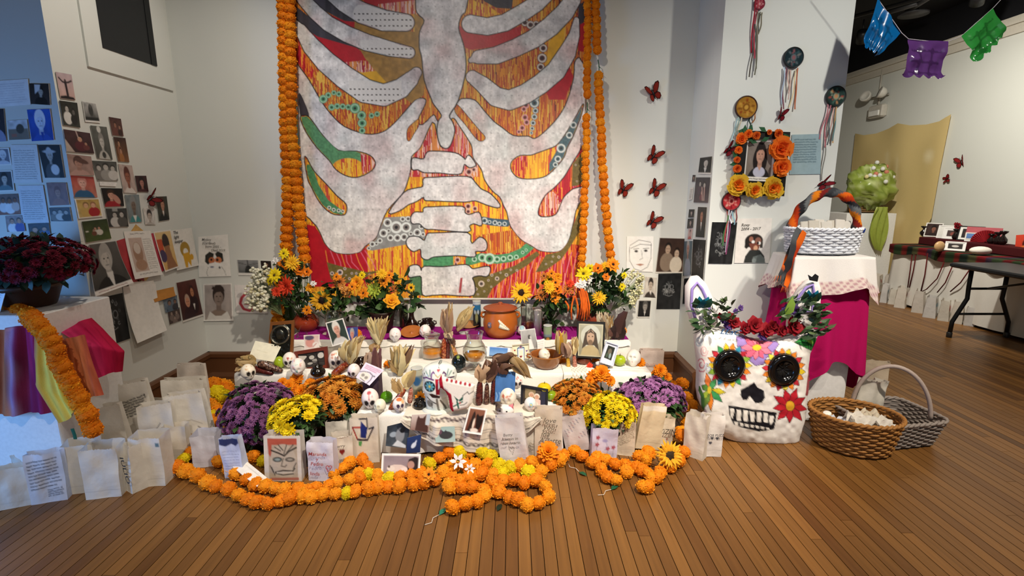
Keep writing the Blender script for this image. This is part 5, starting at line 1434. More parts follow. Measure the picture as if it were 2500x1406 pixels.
b=bag(1412,1106,60,84,'bag patterned with tiny scattered marks, leaning toward the yellow flowers',-14,-14,0,.4,.3,'e2d8d6',[s for k in range(22)for s in [('l',[(.1+.8*((k*.37)%1),.08+.55*((k*.61)%1)),(.14+.8*((k*.37)%1),.11+.55*((k*.61)%1))],.012,['b07a86','8a84a0','7a7a86'][k%3])]])
b=bag(1474,1124,62,74,'bag painted with small red flowers',0,2,0,.5,.2,'e0d9ea',[s for x,y in ((.22,.28),(.2,.5),(.62,.62),(.84,.58))for s in flower5(x,y,.05,'b03a48')]+[('e',.5,.38,.1,.05,'b0a8d0'),('l',[(.55,.42),(.6,.55),(.5,.68)],.008,'9a94b8')],flap=False,cut=-.04)
b=bag(1522,1112,52,82,'bag filled with slanting lines of brown handwriting',-14,0,0,.6,.3,'e6d6bc',scribble(.1,.14,.95,.84,12,'7a6248',6,.008,-.35),flap=False)
bag(1580,1100,62,104,'tall tan bag with a rolled white rim behind the handwriting bag',8,8,0,.3,.3,'e6d4b2',[('r',0,0,1,.12,'efe8dc')])
b=bag(1618,1092,50,64,'bag with a name in block letters and a tiny heart, by the sunflower',14,8,0,.7,.3,'e2d3ba',heart(.68,.74,.05,'a8604a'),flap=False)
write(b,'YiZIN',.08,.5,.26,'4a443a',.1)
bag(1690,1117,50,98,'plain bag standing sideways next to the skull pinata',-42,0,0,.8,.3,'e6dccc')
b=bag(1733,1116,56,98,'bag stamped with four dark hearts next to the skull pinata',6,3,0,.35,.35,'e9e2dc',heart(.28,.52,.07,'3a3c4a',.6)+heart(.5,.53,.07,'4a4c58',.6)+heart(.74,.54,.07,'3a3c4a',.6)+heart(.45,.65,.07,'3a3c4a',.6))
write(b,'FOR FUZZ',.2,.47,.085,'33343c',.1)
bag(1608,906,80,92,'rosy bag standing in the corner behind the altar',-2,0,0,.3,.4,'dcc9bf')
bag(1636,918,44,84,'narrow rosy bag right of the one in the corner',-6,0,0,.3,.4,'d6c4ba')
b=bag(1590,926,56,70,'small rosy bag with faint lettering in front of the corner bags',0,0,0,.3,.4,'dccabf')
write(b,'Abuelita',.1,.5,.14,'b08a7c')
q=[AZ(568,1142,.06),AZ(600,1126,.065),AZ(652,1168,.05),AZ(628,1190,.04)]
o=sheet('folded_bag',q,[('n',.05,4),('l',[(.72,0),(.74,1)],.008,'c8beae'),('l',[(.74,.5),(1,.9)],.006,'cfc6b8')],'ece6dc',thick=.004)
tag(o,'flattened white bag lying across the front garland','paper bag')
def standphoto(label,quad,Y,shp,lean=.03,base='f2efe9',name='photograph',cat='photo'):
 q=[AY(x,y,Y+(lean if k<2 else 0))for k,(x,y)in enumerate(quad)]
 o=sheet(name,q,shp,base,px=1.7,thick=.002)
 tag(o,label,cat)
 return o
standphoto('white bordered snapshot of a pale dog lying with a person, propped in the garland',[(933,1106),(1028,1108),(1024,1168),(930,1164)],2.30,[('g','8f8288','9a8c90'),('n',.1,5),('e',.42,.62,.24,.17,'d9c9bf'),('e',.25,.62,.1,.1,'e0d4ca'),('e',.62,.66,.12,.1,'e4dad2'),('e',.2,.55,.03,.05,'5a4a44'),('p',[(.66,.5),(.7,.22),(.86,.12),(1,.2),(1,.9),(.78,.95),(.7,.8)],'2c2426'),('e',.76,.45,.09,.16,'b08a7c'),('r',.05,.8,.95,1,'7a6e74'),('b',.05,.09,.07,'f3f1ec')])
standphoto('dark rectangle of card behind the red-ink bag',[(745,1092),(812,1066),(816,1110),(750,1140)],2.36,[('g','3a2c26','2e2420'),('n',.2,5)],base='2e2420',name='card',cat='card')
# ------------------------------------------------------------------ altar tiers and cloths
Z1,Z2,Z3=0.44,0.345,0.245
def X_at(px,py,z):
 return AZ(px,py,z).x
def drape(name,label,x0,x1,y0,y1,z,zb,amp,freq,col,kind='cloth',seed=1,n=260,paint=None,hem=0.0,rc=0.02,cat='tablecloth',flare=0.02,noback=False):
 """a cloth over a box: top plus skirt with folds"""
 rr=random.Random(seed)
 cx,cy,hw,hd=(x0+x1)/2,(y0+y1)/2,(x1-x0)/2,(y1-y0)/2
 per=[]
 for i in range(n):
  t=i/n*4
  k=int(t)
  f=t-k
  a,b=[((-1,-1),(1,-1)),((1,-1),(1,1)),((1,1),(-1,1)),((-1,1),(-1,-1))][k]
  u,v=a[0]+(b[0]-a[0])*f,a[1]+(b[1]-a[1])*f
  nx,ny=[(0,-1),(1,0),(0,1),(-1,0)][k]
  e=1-abs(2*f-1)
  if e<.06:
   kk=(k-1)%4 if f<.5 else (k+1)%4
   mx,my=[(0,-1),(1,0),(0,1),(-1,0)][kk]
   w2=.5*(1-e/.06)
   nx,ny=nx*(1-w2)+mx*w2,ny*(1-w2)+my*w2
   L=math.hypot(nx,ny)
   nx,ny=nx/L,ny/L
  per.append((u,v,nx,ny,t))
 ph=[rr.uniform(0,6)for _ in range(4)]
 rings,cols=[],[]
 prof=[(0.0,1,0),(0.6,1,0),(1.0,1,0)]
 rows=[('c',0.02),('c',.5),('c',.97),('e',0),('s',.08),('s',.25),('s',.45),('s',.65),('s',.85),('s',1.0)]
 for kind_,s in rows:
  ring=[]
  for u,v,nx,ny,t in per:
   if kind_=='c':
    zz=z+.0015*sin(u*23+v*17)
    ring.append((cx+u*hw*s,cy+v*hd*s,zz))
   elif kind_=='e':
    ring.append((cx+u*hw+nx*.006,cy+v*hd+ny*.006,z-.003))
   else:
    wv=sin(t*freq+ph[0])*.6+sin(t*freq*2.3+ph[1])*.4
    a=amp*s*wv
    bz=zb+hem*(sin(t*freq*.5+ph[2])*.5+.5)
    zz=z-.003-(z-bz)*s
    dd=.01+flare*s+max(a,-.008-flare*s*.8)
    ring.append((cx+u*hw+nx*dd,cy+v*hd+ny*dd,zz))
  rings.append(ring)
 mb=MB()
 pts=[p for r in rings for p in r]
 c=paint(pts)if paint else col
 mb.loft(rings,c,None,True,False)
 o=mb.build(name,kind)
 tag(o,label,cat)
 return o
def tier(label,x0,x1,y0,y1,z):
 o=empty('altar_riser',((x0+x1)/2,(y0+y1)/2,0))
 tag(o,label,'riser','altar risers under the white cloths')
 hw,hd=(x1-x0)/2,(y1-y0)/2
 MB().box((-hw,-hd,z-.03),(hw,hd,z),'b89a70').build('top_board','matte',o)
 for sx in (-1,1):
  for sy in (-1,1):
   MB().box((sx*(hw-.03)-.02,sy*(hd-.03)-.02,0),(sx*(hw-.03)+.02,sy*(hd-.03)+.02,z-.03),'a88a60').build('leg','matte',o)
T1=(X_at(690,835,Z1),X_at(1538,835,Z1),3.235,3.62)
T2=(X_at(568,915,Z2),X_at(1586,908,Z2),2.90,3.165)
T3=(X_at(872,1010,Z3),X_at(1366,1010,Z3),2.56,2.85)
tier('hidden riser carrying the highest level of the altar',*T1,Z1-.004)
tier('hidden riser carrying the middle level of the altar',*T2,Z2-.004)
tier('hidden riser carrying the front level of the altar',*T3,Z3-.004)
drape('tablecloth','white scalloped cloth over the highest altar level, under the purple runner',*T1,Z1,.30,.004,22,'ece8df',seed=1,hem=.004,flare=.004)
drape('tablecloth','white cloth over the wide middle altar level',*T2,Z2,.06,.012,30,'eeebe3',seed=2,hem=.02,flare=.01)
drape('tablecloth','white cloth over the small front altar level',*T3,Z3,.012,.012,26,'ecebe8',seed=3,hem=.01,flare=.012)
xa,xb=X_at(706,828,Z1),X_at(1532,826,Z1)
mb=MB()
P=[[(xa+(xb-xa)*i/80,3.262+(3.60-3.262)*j/12,Z1+.004+.001*sin(i*.7+j))for i in range(81)]for j in range(12,-1,-1)]
mb.grid(P,'8a1a72')
tag(mb.build('table_runner','cloth'),'magenta purple runner along the highest altar level','runner')
mb=MB()
n=240
for i in range(n):
 x0_,x1_=T1[0]+(T1[1]-T1[0])*i/n,T1[0]+(T1[1]-T1[0])*(i+1)/n
 z0_,z1_=[.02+.012*abs(sin(k/n*60))for k in (i,i+1)]
 mb.add([(x0_,T1[2]-.016,Z1+.0045),(x1_,T1[2]-.016,Z1+.0045),(x1_,T1[2]-.02,Z1-z1_),(x0_,T1[2]-.02,Z1-z0_)],[(0,3,2,1)],'f2efe6')
 mb.add([(x0_,T1[2]-.016,Z1+.0045),(x1_,T1[2]-.016,Z1+.0045),(x1_,T1[2]+.03,Z1+.0055),(x0_,T1[2]+.03,Z1+.0055)],[(0,1,2,3)],'f2efe6')
tag(mb.build('lace_edging','cloth'),'white scalloped lace edging hanging over the highest altar level','lace')
qa,qb=AZ(1380,900,Z2),AZ(1440,900,Z2)
mb=MB()
xs=[AZ(1392,900,Z2).x-.05+.19*i/34 for i in range(35)]
P,Cc=[],[]
for j in range(46):
 t=j/45
 row,cr=[],[]
 for i,x in enumerate(xs):
  if t<.4:
   p=(x,3.10-t/.4*.205,Z2+.006)
  else:
   s=(t-.4)/.6
   p=(x-.01*s,2.868-.02*s,Z2+.004-s*.24)
  row.append(p)
  hole=(i//2+j//2)%2==0 and 8<i<27
  cr.append(hx('b5ac9a')if hole and (i%2==0)else hx('f1ede2'))
 P.append(row)
 Cc.append(cr)
mb.grid(P,np.array(Cc))
tag(mb.build('crochet_runner','cloth'),'white crocheted strip hanging over the middle altar level below the clay bowl','runner')
def embroidered_cloth():
 mb=MB()
 nu,nv=110,60
 xl,xr=AZ(988,1012,Z3).x,AZ(1316,1012,Z3).x
 P,UU,VV=[],[],[]
 yf=T3[2]-.034
 for j in range(nv+1):
  v=j/nv
  row=[]
  for i in range(nu+1):
   u=i/nu
   s=2*u-1
   drop=.225*max(0.05,(1-abs(s)**2.6))*(0.9+.1*cos(u*9))
   x=xl+(xr-xl)*u
   if v<.3:
    t=v/.3
    p=(x,2.74+(yf-2.74)*t,Z3+.008+.006*sin(u*20+t*3)*(1-t*.5))
   else:
    t=(v-.3)/.7
    fold=.012*sin(u*26+1)+.006*sin(u*57)
    p=(x+.02*s*t,yf-.006-(.02+fold)*min(1,t*3)-.012*t,Z3+.006-drop*t)
   row.append(p)
   UU.append(u)
   VV.append(v)
  P.append(row)
 U,V=np.array(UU).reshape(nv+1,nu+1),np.array(VV).reshape(nv+1,nu+1)
 pt=Paint(U,V,'d9d0c2',.016)
 pt.run([('n',.08,8)])
 S=[]
 for k in range(30):
  x=.03+.94*k/29
  S+=[('e',x,.86+.01*sin(k),.010,.028,'2a2024',20*(-1)**k),('l',[(x-.012,.82),(x,.84),(x+.012,.815)],.004,'3a2c30')]
  S+=[('e',x,.40+.03*sin(k*1.3),.012,.030,'5a464c',40*(-1)**k),('l',[(x-.015,.36),(x+.01,.45)],.004,'241a1e')]
 for vv in (.57,.61,.73,.93):
  S.append(('l',[(0,vv),(1,vv)],.004,'4a4850'))
 for k in range(12):
  S.append(('e',.04+.92*k/11,.67+.02*sin(k*2),.006,.016,'3a2c30'))
 pt.run(S)
 mb.grid(P,pt.c)
 tag(mb.build('embroidered_cloth','cloth'),'cream cloth with black embroidery draped over the front altar level','cloth')
 for k in range(0):
  pass
embroidered_cloth()
# ------------------------------------------------------------------ small things on the altar
def on(px,py,z):
 return AZ(px,py,z)
def pot(label,px,py,z,wp,prof,cols,kind='gloss',name='clay_pot',cat='pot',handles=0,hcol=None,tilt=(0,0),extra=None):
 """prof: (radius, height) in units of half the pixel width; py base"""
 b=on(px,py,z)
 k=wp/2*mpp(b)
 b=b+Vector((0,k*.6,0))
 root=empty(name,(b.x,b.y,z+.001))
 root.rotation_euler=(rad(tilt[0]),rad(tilt[1]),0)
 tag(root,label,cat)
 MB().lathe([(r*k,h*k)for r,h in prof],32,list(cols)if isinstance(cols,(list,tuple))else cols).build('body',kind,root)
 zt=max(h for r,h in prof)*k
 for s in (-1,1)[:handles]if handles else ():
  pts=[(s*k*.8,0,zt*.82),(s*k*1.12,0,zt*.78),(s*k*1.15,0,zt*.58),(s*k*.92,0,zt*.48)]
  MB().tube(pts,k*.09,8,hcol or '2a1612').build('handle',kind,root)
 if extra:
  extra(root,k)
 return root
OLLA=[(.55,0),(.6,.02),(.95,.35),(1.0,.62),(.9,.95),(.66,1.15),(.62,1.25),(.74,1.42),(.7,1.44),(.56,1.28),(.5,1.1),(.3,.9)]
OC=['7a4a34','7a4a34','8a5038','6a3a2a','2a1814','20120f','20120f','241412','1a0e0c','1a0e0c','120a08','120a08']
pot('dark glazed clay pot with a bare terracotta foot behind the corn husks',880,908,Z2,42,OLLA,OC,handles=2)
pot('dark drip-glazed clay pot in front of the framed religious portrait',1427,892,Z2,42,OLLA,['6f3d2c','6f3d2c','80452f','6a3626','2a1612','1c100e','1c100e','20120f','160c0a','160c0a','120a08','120a08'],handles=2)
pot('small shiny black clay pot standing before the red-brown picture frame',773,922,Z2,36,OLLA,'17130f')
pot('dark brown clay pot next to the clay plate on the purple runner',1042,808,Z1,38,OLLA,['1c0f0c']*12,handles=2)
pot('black pot filled with dried orange flowers beside the ceramic skull',1024,1002,Z3,34,OLLA,'1a1612')
pot('dark brown pot holding the middle bouquet with the green bloom',930,816,Z1,68,[(.62,0),(.66,.02),(.78,.7),(.9,1.35),(.98,1.5),(.98,1.6),(.88,1.6),(.85,1.4),(.2,1.3)],'2a1a12','satin','flower_pot')
pot('dark green glass pot beside the white pillar candle',1338,812,Z1,44,[(.55,0),(.6,.02),(.95,.5),(.95,.9),(.7,1.2),(.75,1.35),(.7,1.36),(.6,1.2),(.3,1)],'14180f')
pot('red clay jar behind the framed religious portrait',1448,806,Z1,76,[(.6,0),(.66,.03),(.98,.5),(1.0,.9),(.8,1.25),(.62,1.4),(.72,1.55),(.68,1.56),(.55,1.4),(.3,1.2)],'8a3a20','satin','clay_jar')
pot('red clay jar with a pale rim holding the white blossom bouquet',742,812,Z1,62,[(.62,0),(.68,.03),(1.0,.5),(.98,.95),(.72,1.3),(.66,1.5),(.78,1.62),(.8,1.68),(.72,1.68),(.6,1.5),(.3,1.2)],['5a2418','6a2a1c','8a3420','93391f','7a2c1c','6f281a','b89a84','d8ccb8','c8b8a4','4a2018','3a1812'],'gloss','clay_jar')
pot('tall dark green vase behind the pale-rimmed clay jar',702,796,Z1,34,[(.6,0),(.66,.03),(.95,.8),(1.05,1.8),(.9,2.6),(.95,3.0),(.85,3.0),(.8,2.6),(.3,2.4)],'27401c','gloss','vase','vase')
pot('slender dark brown pitcher holding the small single sunflower',1004,806,Z1,34,[(.55,0),(.6,.03),(1.0,.5),(.95,.9),(.5,1.4),(.36,1.9),(.34,2.3),(.45,2.6),(.4,2.6),(.28,2.3),(.2,1.5)],['1c0d0b','1c0d0b','24100d','24100d','3a241c','4a3428','4a3428','3a241c','2a1812','1a0e0c','1a0e0c'],'gloss','pitcher','pitcher',1,'150b09')
def big_pot():
 b=on(1221,830,Z1)
 k=43*mpp(b)
 b=b+Vector((0,k*.8,0))
 root=empty('lidded_clay_pot',(b.x,b.y,Z1+.004))
 tag(root,'large orange clay pot with a lid and white leaf decoration','pot')
 MB().lathe([(.62*k,0),(.74*k,.03*k),(.96*k,.42*k),(1.0*k,.75*k),(.96*k,1.15*k),(.84*k,1.5*k),(.82*k,1.56*k),(.9*k,1.62*k),(.78*k,1.62*k),(.5*k,1.5*k)],40,'b4601f').build('body','satin',root)
 lid=MB().lathe([(.95*k,1.625*k),(.99*k,1.64*k),(.97*k,1.69*k),(.75*k,1.76*k),(.4*k,1.82*k),(.14*k,1.84*k),(.1*k,1.88*k),(.15*k,1.95*k),(.08*k,2.0*k),(.001,2.0*k)],40,['6a2c16','8a3e1e']+['9a4a26']*8).build('lid','satin',root)
 for s in (-1,1):
  MB().tube([(s*.84*k,0,1.4*k),(s*1.06*k,0,1.38*k),(s*1.12*k,0,1.2*k),(s*.98*k,0,1.08*k)],.07*k,8,'b4601f').build('handle','satin',root)
 mb=MB()
 def onpot(a,zz,e=1.008):
  pr=[(.74,.03),(.96,.42),(1.0,.75),(.96,1.15),(.84,1.5)]
  r=np.interp(zz,[p[1]for p in pr],[p[0]for p in pr])*k*e
  return Vector((r*sin(a),-r*cos(a),zz*k))
 for i in range(7):
  t=i/6
  a0,z0_=.05+t*.42,.95-t*.32
  for s in (-1,1):
   mb.tube([onpot(a0,z0_),onpot(a0-.12*(1-t)*s*.2-.1*(1-t*.6),z0_+s*.22*(1-t*.8))],.008,4,'e8e0cc')
 mb.tube([onpot(.02,.98),onpot(.55,.58)],.006,4,'e8e0cc')
 mb.build('leaf_decoration','matte',root)['kind']='stuff'
 mb=MB()
 for i in range(6):
  a=i*PI/3
  c0=onpot(-.62,.85)
  d=onpot(-.62+.1*cos(a),.85+.16*sin(a))
  mb.tube([c0,d],.011,5,'6a6478')
 mb.ball(onpot(-.62,.85),.012,'d8a088',8,6)
 mb.build('flower_decoration','matte',root)['kind']='stuff'
big_pot()
def bowl():
 b=on(1335,906,Z2)
 k=40*mpp(b)
 b=b+Vector((0,k*.75,0))
 root=empty('clay_bowl',(b.x,b.y,Z2+.006))
 tag(root,'wide brown clay bowl with a painted skull in it','bowl')
 MB().lathe([(.6*k,0),(.68*k,.03*k),(.86*k,.35*k),(.98*k,.75*k),(1.02*k,.8*k),(.97*k,.82*k),(.88*k,.72*k),(.74*k,.35*k),(.4*k,.12*k),(.001,.1*k)],40,['8a5428','8f5a2c','9a6230','a86c34','b0753a','9a5c2a','8a4e22','7a4218','6a3814','6a3814']).build('body','gloss',root)
 for s in (-1,1):
  MB().tube([(s*.96*k,0,.74*k),(s*1.16*k,0,.78*k),(s*1.18*k,0,.6*k),(s*.96*k,0,.55*k)],.07*k,8,'9a6230').build('handle','gloss',root)
 return b,k
bw,bk=bowl()
b=on(1002,826,Z1)
k=26*mpp(b)
o=MB().lathe([(.1*k,.10*k),(.6*k,.10*k),(1.0*k,.34*k),(1.02*k,.42*k),(.98*k,.43*k),(.6*k,.22*k),(.3*k,.2*k),(.12*k,.24*k),(.1*k,.32*k),(.001,.34*k)],36,'a8622c').build('clay_dish','satin',None,(b.x,b.y+k*.7,Z1+.012),(rad(18),0,0))
tag(o,'shallow orange clay dish lying on the purple runner','dish')
b=on(1144,800,Z1)
k=26*mpp(b)
o=MB().lathe([(.4*k,0),(.7*k,.05*k),(1.0*k,.2*k),(.98*k,.24*k),(.6*k,.1*k),(.001,.08*k)],30,'b07a44').build('clay_plate','satin',None,(b.x,b.y+.02,Z1+.006),(rad(6),0,0))
tag(o,'small tan clay plate behind the large stemmed glass','plate')
# ---- sugar skulls
def skull(label,px,py,z,hp,yaw=0,tint='f0ece2',marks=None,eyes='221a20',seed=1,tilt=0,squash=1.0,name='sugar_skull',cat='skull',kind='satin',flat=None):
 b=on(px,py,z)if not isinstance(px,Vector)else px
 m=mpp(b)
 h=hp*m
 s=h/2
 b=b+Vector((0,s*.55,0))if not isinstance(px,Vector)else b
 nu,nv=44,34
 V,F_=[],[]
 D=[]
 for j in range(nv+1):
  th=PI*j/nv
  for i in range(nu):
   ph=2*PI*i/nu
   d=Vector((sin(th)*sin(ph),-sin(th)*cos(ph),cos(th)))
   D.append(d)
 X=np.array([d.x for d in D])
 Y=np.array([d.y for d in D])
 Z=np.array([d.z for d in D])
 low=np.clip((-Z-.1)/.9,0,1)
 rx=.80-.28*low
 ry=.88-.18*low
 front=np.clip(-Y,0,1)
 def dent(cx,cz,rx_,rz_,dep):
  q=((X-cx)/rx_)**2+((Z-cz)/rz_)**2
  return dep*np.exp(-q*1.2)*(front>.2)
 k=1-dent(-.34,-.12,.22,.2,.22)-dent(.34,-.12,.22,.2,.22)-dent(0,-.45,.12,.13,.14)+.06*np.exp(-((Z+.32)/.12)**2)*(np.abs(X)>.4)
 k=k-.08*np.exp(-((Z+.55)/.07)**2)*(np.abs(X)>.38)
 vx,vy,vz=X*rx*k*s,Y*ry*k*s,(Z*(1.0)*np.where(Z<-.2,1.0,1.0)+1.0)*s
 U,W=X/(rx),-Z
 p=Paint(U,W,tint,.08)
 msk=-Y
 base=p.c.copy()
 if flat is None:
  ev=[('e',-.47,.13,.34,.28,eyes),('e',.47,.13,.34,.28,eyes),('p',[(0,.32),(.17,.58),(.05,.63),(0,.56),(-.05,.63),(-.17,.58)],eyes)]
  p.run(list(marks or [])+ev+[('l',[(-.34,.78),(0,.82),(.34,.78)],.018,'55484a')]+[('l',[(q,.72),(q,.88)],.014,'6a5c5c')for q in (-.24,-.12,0,.12,.24)])
 else:
  p.run(flat)
 p.c=np.where((msk>.05)[...,None],p.c,base)
 f=[]
 for j in range(nv):
  for i in range(nu):
   a,c=j*nu+i,j*nu+(i+1)%nu
   f.append((a,c,c+nu,a+nu))
 mb=MB().add(list(zip(vx,vy,vz*squash)),f,p.c)
 o=mb.build(name,kind,None,(b.x,b.y,z+.001),(rad(tilt),0,rad(yaw)))
 tag(o,label,cat,'sugar skulls on the altar' if name=='sugar_skull' else None)
 return o
def dots(cols,seed,n=10):
 r=random.Random(seed)
 return [('e',r.uniform(-.7,.7),r.uniform(-.85,-.15),r.uniform(.06,.14),r.uniform(.05,.12),r.choice(cols))for _ in range(n)]
skull('sugar skull with red forehead and large black eyes at the front edge',901,1004,Z3,52,10,'f0e4e0',[('e',0,-.78,.3,.14,'b8464a'),('l',[(0,-.6),(0,-.2)],.05,'d88a90'),('e',-.1,-.5,.04,.04,'3a2024'),('e',0,-.3,.04,.05,'3a2024'),('e',.4,-.5,.1,.12,'d8a0a8')],'1a1216')
skull('cream translucent skull lying beside the red-marked one',922,1014,Z3,36,-20,'e8e4cf',[],'c8c2a6',2,-20)
skull('sugar skull with an orange crown and dark violet eyes, tipped toward the cloth',974,1012,Z3,38,25,'efe6e0',[('e',0,-.7,.6,.24,'d8703c'),('e',.6,-.4,.3,.3,'e8b080')],'3a2a44',3,-18)
skull('sugar skull with a red heart on its forehead beside the green pear',704,902,Z2,40,12,'f2ece4',heart(0,-.5,.2,'b0322e')+[('e',.6,-.4,.14,.12,'d8a070')],'1e1620')
skull('pale sugar skull with pastel dots seen from behind, before the framed photo',724,921,Z2,44,10,'f0e8e0',[],'eee6e0',5,0,1,flat=dots(['d8a0a0','a8d0c4','e0b8a8','c8c0e0','d88a80'],21,14)+[('e',.1,.3,.2,.2,'9accc0')])
skull('cream sugar skull on its side at the end of the tablecloth',604,934,Z2,42,50,'f0e6d2',dots(['d8b080','c8b090'],4,6),'1a1410',6,-12)
skull('sugar skull with orange and black marks, half hidden by the reddish corn',818,904,Z2,46,15,'f0e4da',dots(['d88a50','6a5a3c','c86a40'],7,8),'221e2c')
skull('lacy white skull in front of the dark pot with a terracotta foot',862,928,Z2,38,-10,'eee4e0',dots(['e0b8b8','d8c8c0'],8,8),'3a2c2c')
skull('creamy skull next to the propped portrait with white hair',796,850,Z2,38,0,'efe6c8',dots(['e0cc9a'],9,5),'d0c49a')
skull('small white skull with pink flecks in front of the orange clay dish',963,838,Z1,36,5,'f0ecea',dots(['e8b8b8','d8a8a8'],10,6),'c8c0be')
skull('white skull with rosy patches perched by the dark clay pot',1037,828,Z1,34,-25,'f0e8e4',dots(['e0a8a0','e8c0b8'],11,7),'d0b8b0')
skull(Vector((bw.x,bw.y-.01,Z2+.03))and 'white skull with pale teal dots lying in the clay bowl',Vector((bw.x,bw.y-.012,Z2+.035)),0,Z2+.035,34,30,'f0ead8',dots(['a8ccc8','d8d0a8'],12,9),'e0d8c0',12,-30)
skull('sugar skull speckled with red flowers in front of the blue card',1240,1000,Z3,52,-12,'f0e8da',dots(['c0604a','d08a5a','b04a3a'],13,12),'e0d4c0',13,0)
skull('small sugar skull with a sky blue flower in front of the dark framed couple',1295,1010,Z3,38,8,'f0ebe4',[('e',-.1,-.3,.35,.3,'8ac0d8'),('e',-.1,-.3,.15,.14,'e8c85a'),('e',.5,.3,.3,.2,'d88a70')],'d8c8c0',14)
skull('small skull with a pale blue cap in front of the single sunflower vase',1274,822,Z1,26,0,'eee8e4',[('e',0,-.7,.7,.4,'9ac0cc')],'5a4a48',15)
skull('little red and white skull peeking out behind the blue card',1262,952,Z3+.0,38,10,'f0e6e2',dots(['c03a34','d86a60'],16,10),'2a1c20',16)
skull('black skull-shaped figurine standing behind the ceramic skull',1119,912,Z2,44,0,'10181a',[('e',0,-.85,.25,.12,'8a9a4a')],'1e2c30',17,kind='gloss',name='skull_figurine',cat='figurine')
skull('white ceramic face mask with closed eyes resting against the cloth end',1547,900,Z2,44,-25,'f2eee6',[],'f2eee6',18,-28,flat=[('l',[(-.5,.02),(-.34,-.04),(-.2,.02)],.03,'2a2422'),('l',[(.2,.02),(.34,-.04),(.5,.02)],.03,'2a2422'),('e',0,.55,.13,.06,'c04a40')],name='face_mask',cat='mask')
# ---- the big ceramic skull
def ceramic_skull():
 Y=2.60
 out=[(1033,925),(1030,908),(1036,896),(1050,888),(1075,885),(1100,889),(1112,898),(1116,912),(1112,930),(1106,944),(1108,956),(1098,962),(1096,985),(1094,1004),(1066,1006),(1044,1002),(1040,985),(1038,962),(1032,948)]
 c=AY(1074,946,Y)
 base=AY(1070,1006,Y)
 k=22
 rows=[]
 import itertools
 ys=np.linspace(885.5,1005.5,76)
 def span(y):
  xs=[]
  n=len(out)
  for i in range(n):
   (x0,y0),(x1,y1)=out[i],out[(i+1)%n]
   if (y0<=y<y1)or (y1<=y<y0):
    xs.append(x0+(x1-x0)*(y-y0)/(y1-y0))
  return (min(xs),max(xs))if len(xs)>1 else (1070,1078)
 P,PX,PY=[],[],[]
 for y in ys:
  a,b=span(y)
  row,rx,ry=[],[],[]
  for i in range(57):
   u=i/56
   x=a+(b-a)*u
   ty=(y-945)/62
   bul=(max(0,1-(2*u-1)**2))**.5*(max(0,1-ty*ty*.9))**.5
   p=AY(x,y,Y)
   row.append(Vector((p.x,Y-bul*.075,p.z)))
   rx.append(x)
   ry.append(y)
  P.append(row)
  PX.append(rx)
  PY.append(ry)
 pt=Paint(np.array(PX),np.array(PY),'e6ebe4',1.6)
 g=lambda x,y:(980+x/7.03,860+y/7.03)
 S=[('e',*g(515,510),14.5,12.5,'14222a')]
 for q in range(8):
  a=q*PI/4
  cx,cy=g(515,510)
  S.append(('e',cx+7.6*cos(a),cy+6.6*sin(a),4.2,2.2,'5fa0b0',math.degrees(a)))
 S+=[('e',*g(515,510),3,3,'c8b860'),('e',*g(830,480),12,9,'20262c'),('e',*g(830,500),13,7,'e6ebe4')]
 S+=[('p',[g(655,285),g(630,250),g(640,232),g(658,240),g(676,232),g(690,250)],'c85a60')]
 S+=[('l',[g(540,380),g(545,310),g(570,280),g(590,300)],1.6,'7a4a8a'),('l',[g(770,380),g(780,310),g(750,280),g(735,300)],1.6,'5a2a60'),('l',[g(385,410),g(450,375),g(580,400)],1.8,'6a3a78'),('l',[g(730,410),g(800,370),g(910,380)],1.8,'4a2a50'),('l',[g(440,290),g(490,350)],1.6,'9ab0a0'),('l',[g(510,260),g(520,340)],1.4,'7a9a98'),('l',[g(870,280),g(830,340)],1.6,'8aa49c'),('l',[g(820,250),g(800,340)],1.4,'6a8a90'),('e',*g(412,325),1.5,2,'202020'),('e',*g(905,322),1.5,2,'202020'),('e',*g(660,205),1.2,2.5,'202020'),('l',[g(610,320),g(655,360),g(700,315)],1.4,'c8b48a'),('p',[g(610,385),g(700,385),g(690,640),g(630,640)],'b01c30'),('p',[g(500,630),g(560,620),g(700,660),g(690,700),g(560,690)],'2a2024'),('l',[g(470,700),g(560,760),g(640,800)],1.4,'3a3a3c'),('e',*g(520,800),8,9,'8a8a84'),('l',[g(480,760),g(490,850)],1,'4a4a4a'),('l',[g(510,770),g(520,860)],1,'4a4a4a'),('l',[g(545,790),g(555,880)],1,'4a4a4a'),('l',[g(640,720),g(660,900),g(700,990)],2.5,'77766f'),('l',[g(700,740),g(760,860),g(800,1000)],2,'5c5a55')]
 pt.run(S)
 cen=Vector((base.x,Y,Z3))
 root=empty('ceramic_skull',cen)
 tag(root,'large white ceramic skull painted with flower eyes and purple swirls','skull')
 mb=MB()
 P=[[p-cen for p in r]for r in P]
 mb.grid(P,pt.c)
 Bk=[[Vector((p.x,.05*(max(0,1-(2*i/56-1)**2))**.5,p.z))for i,p in enumerate(r)]for r in P]
 mb.grid(Bk,'d8dcd4',True)
 mb.build('body','gloss',root)
 MB().lathe([(.085,0),(.088,.004),(.085,.012),(.07,.016)],24,'d8dcd4').build('foot_ring','gloss',root)
ceramic_skull()
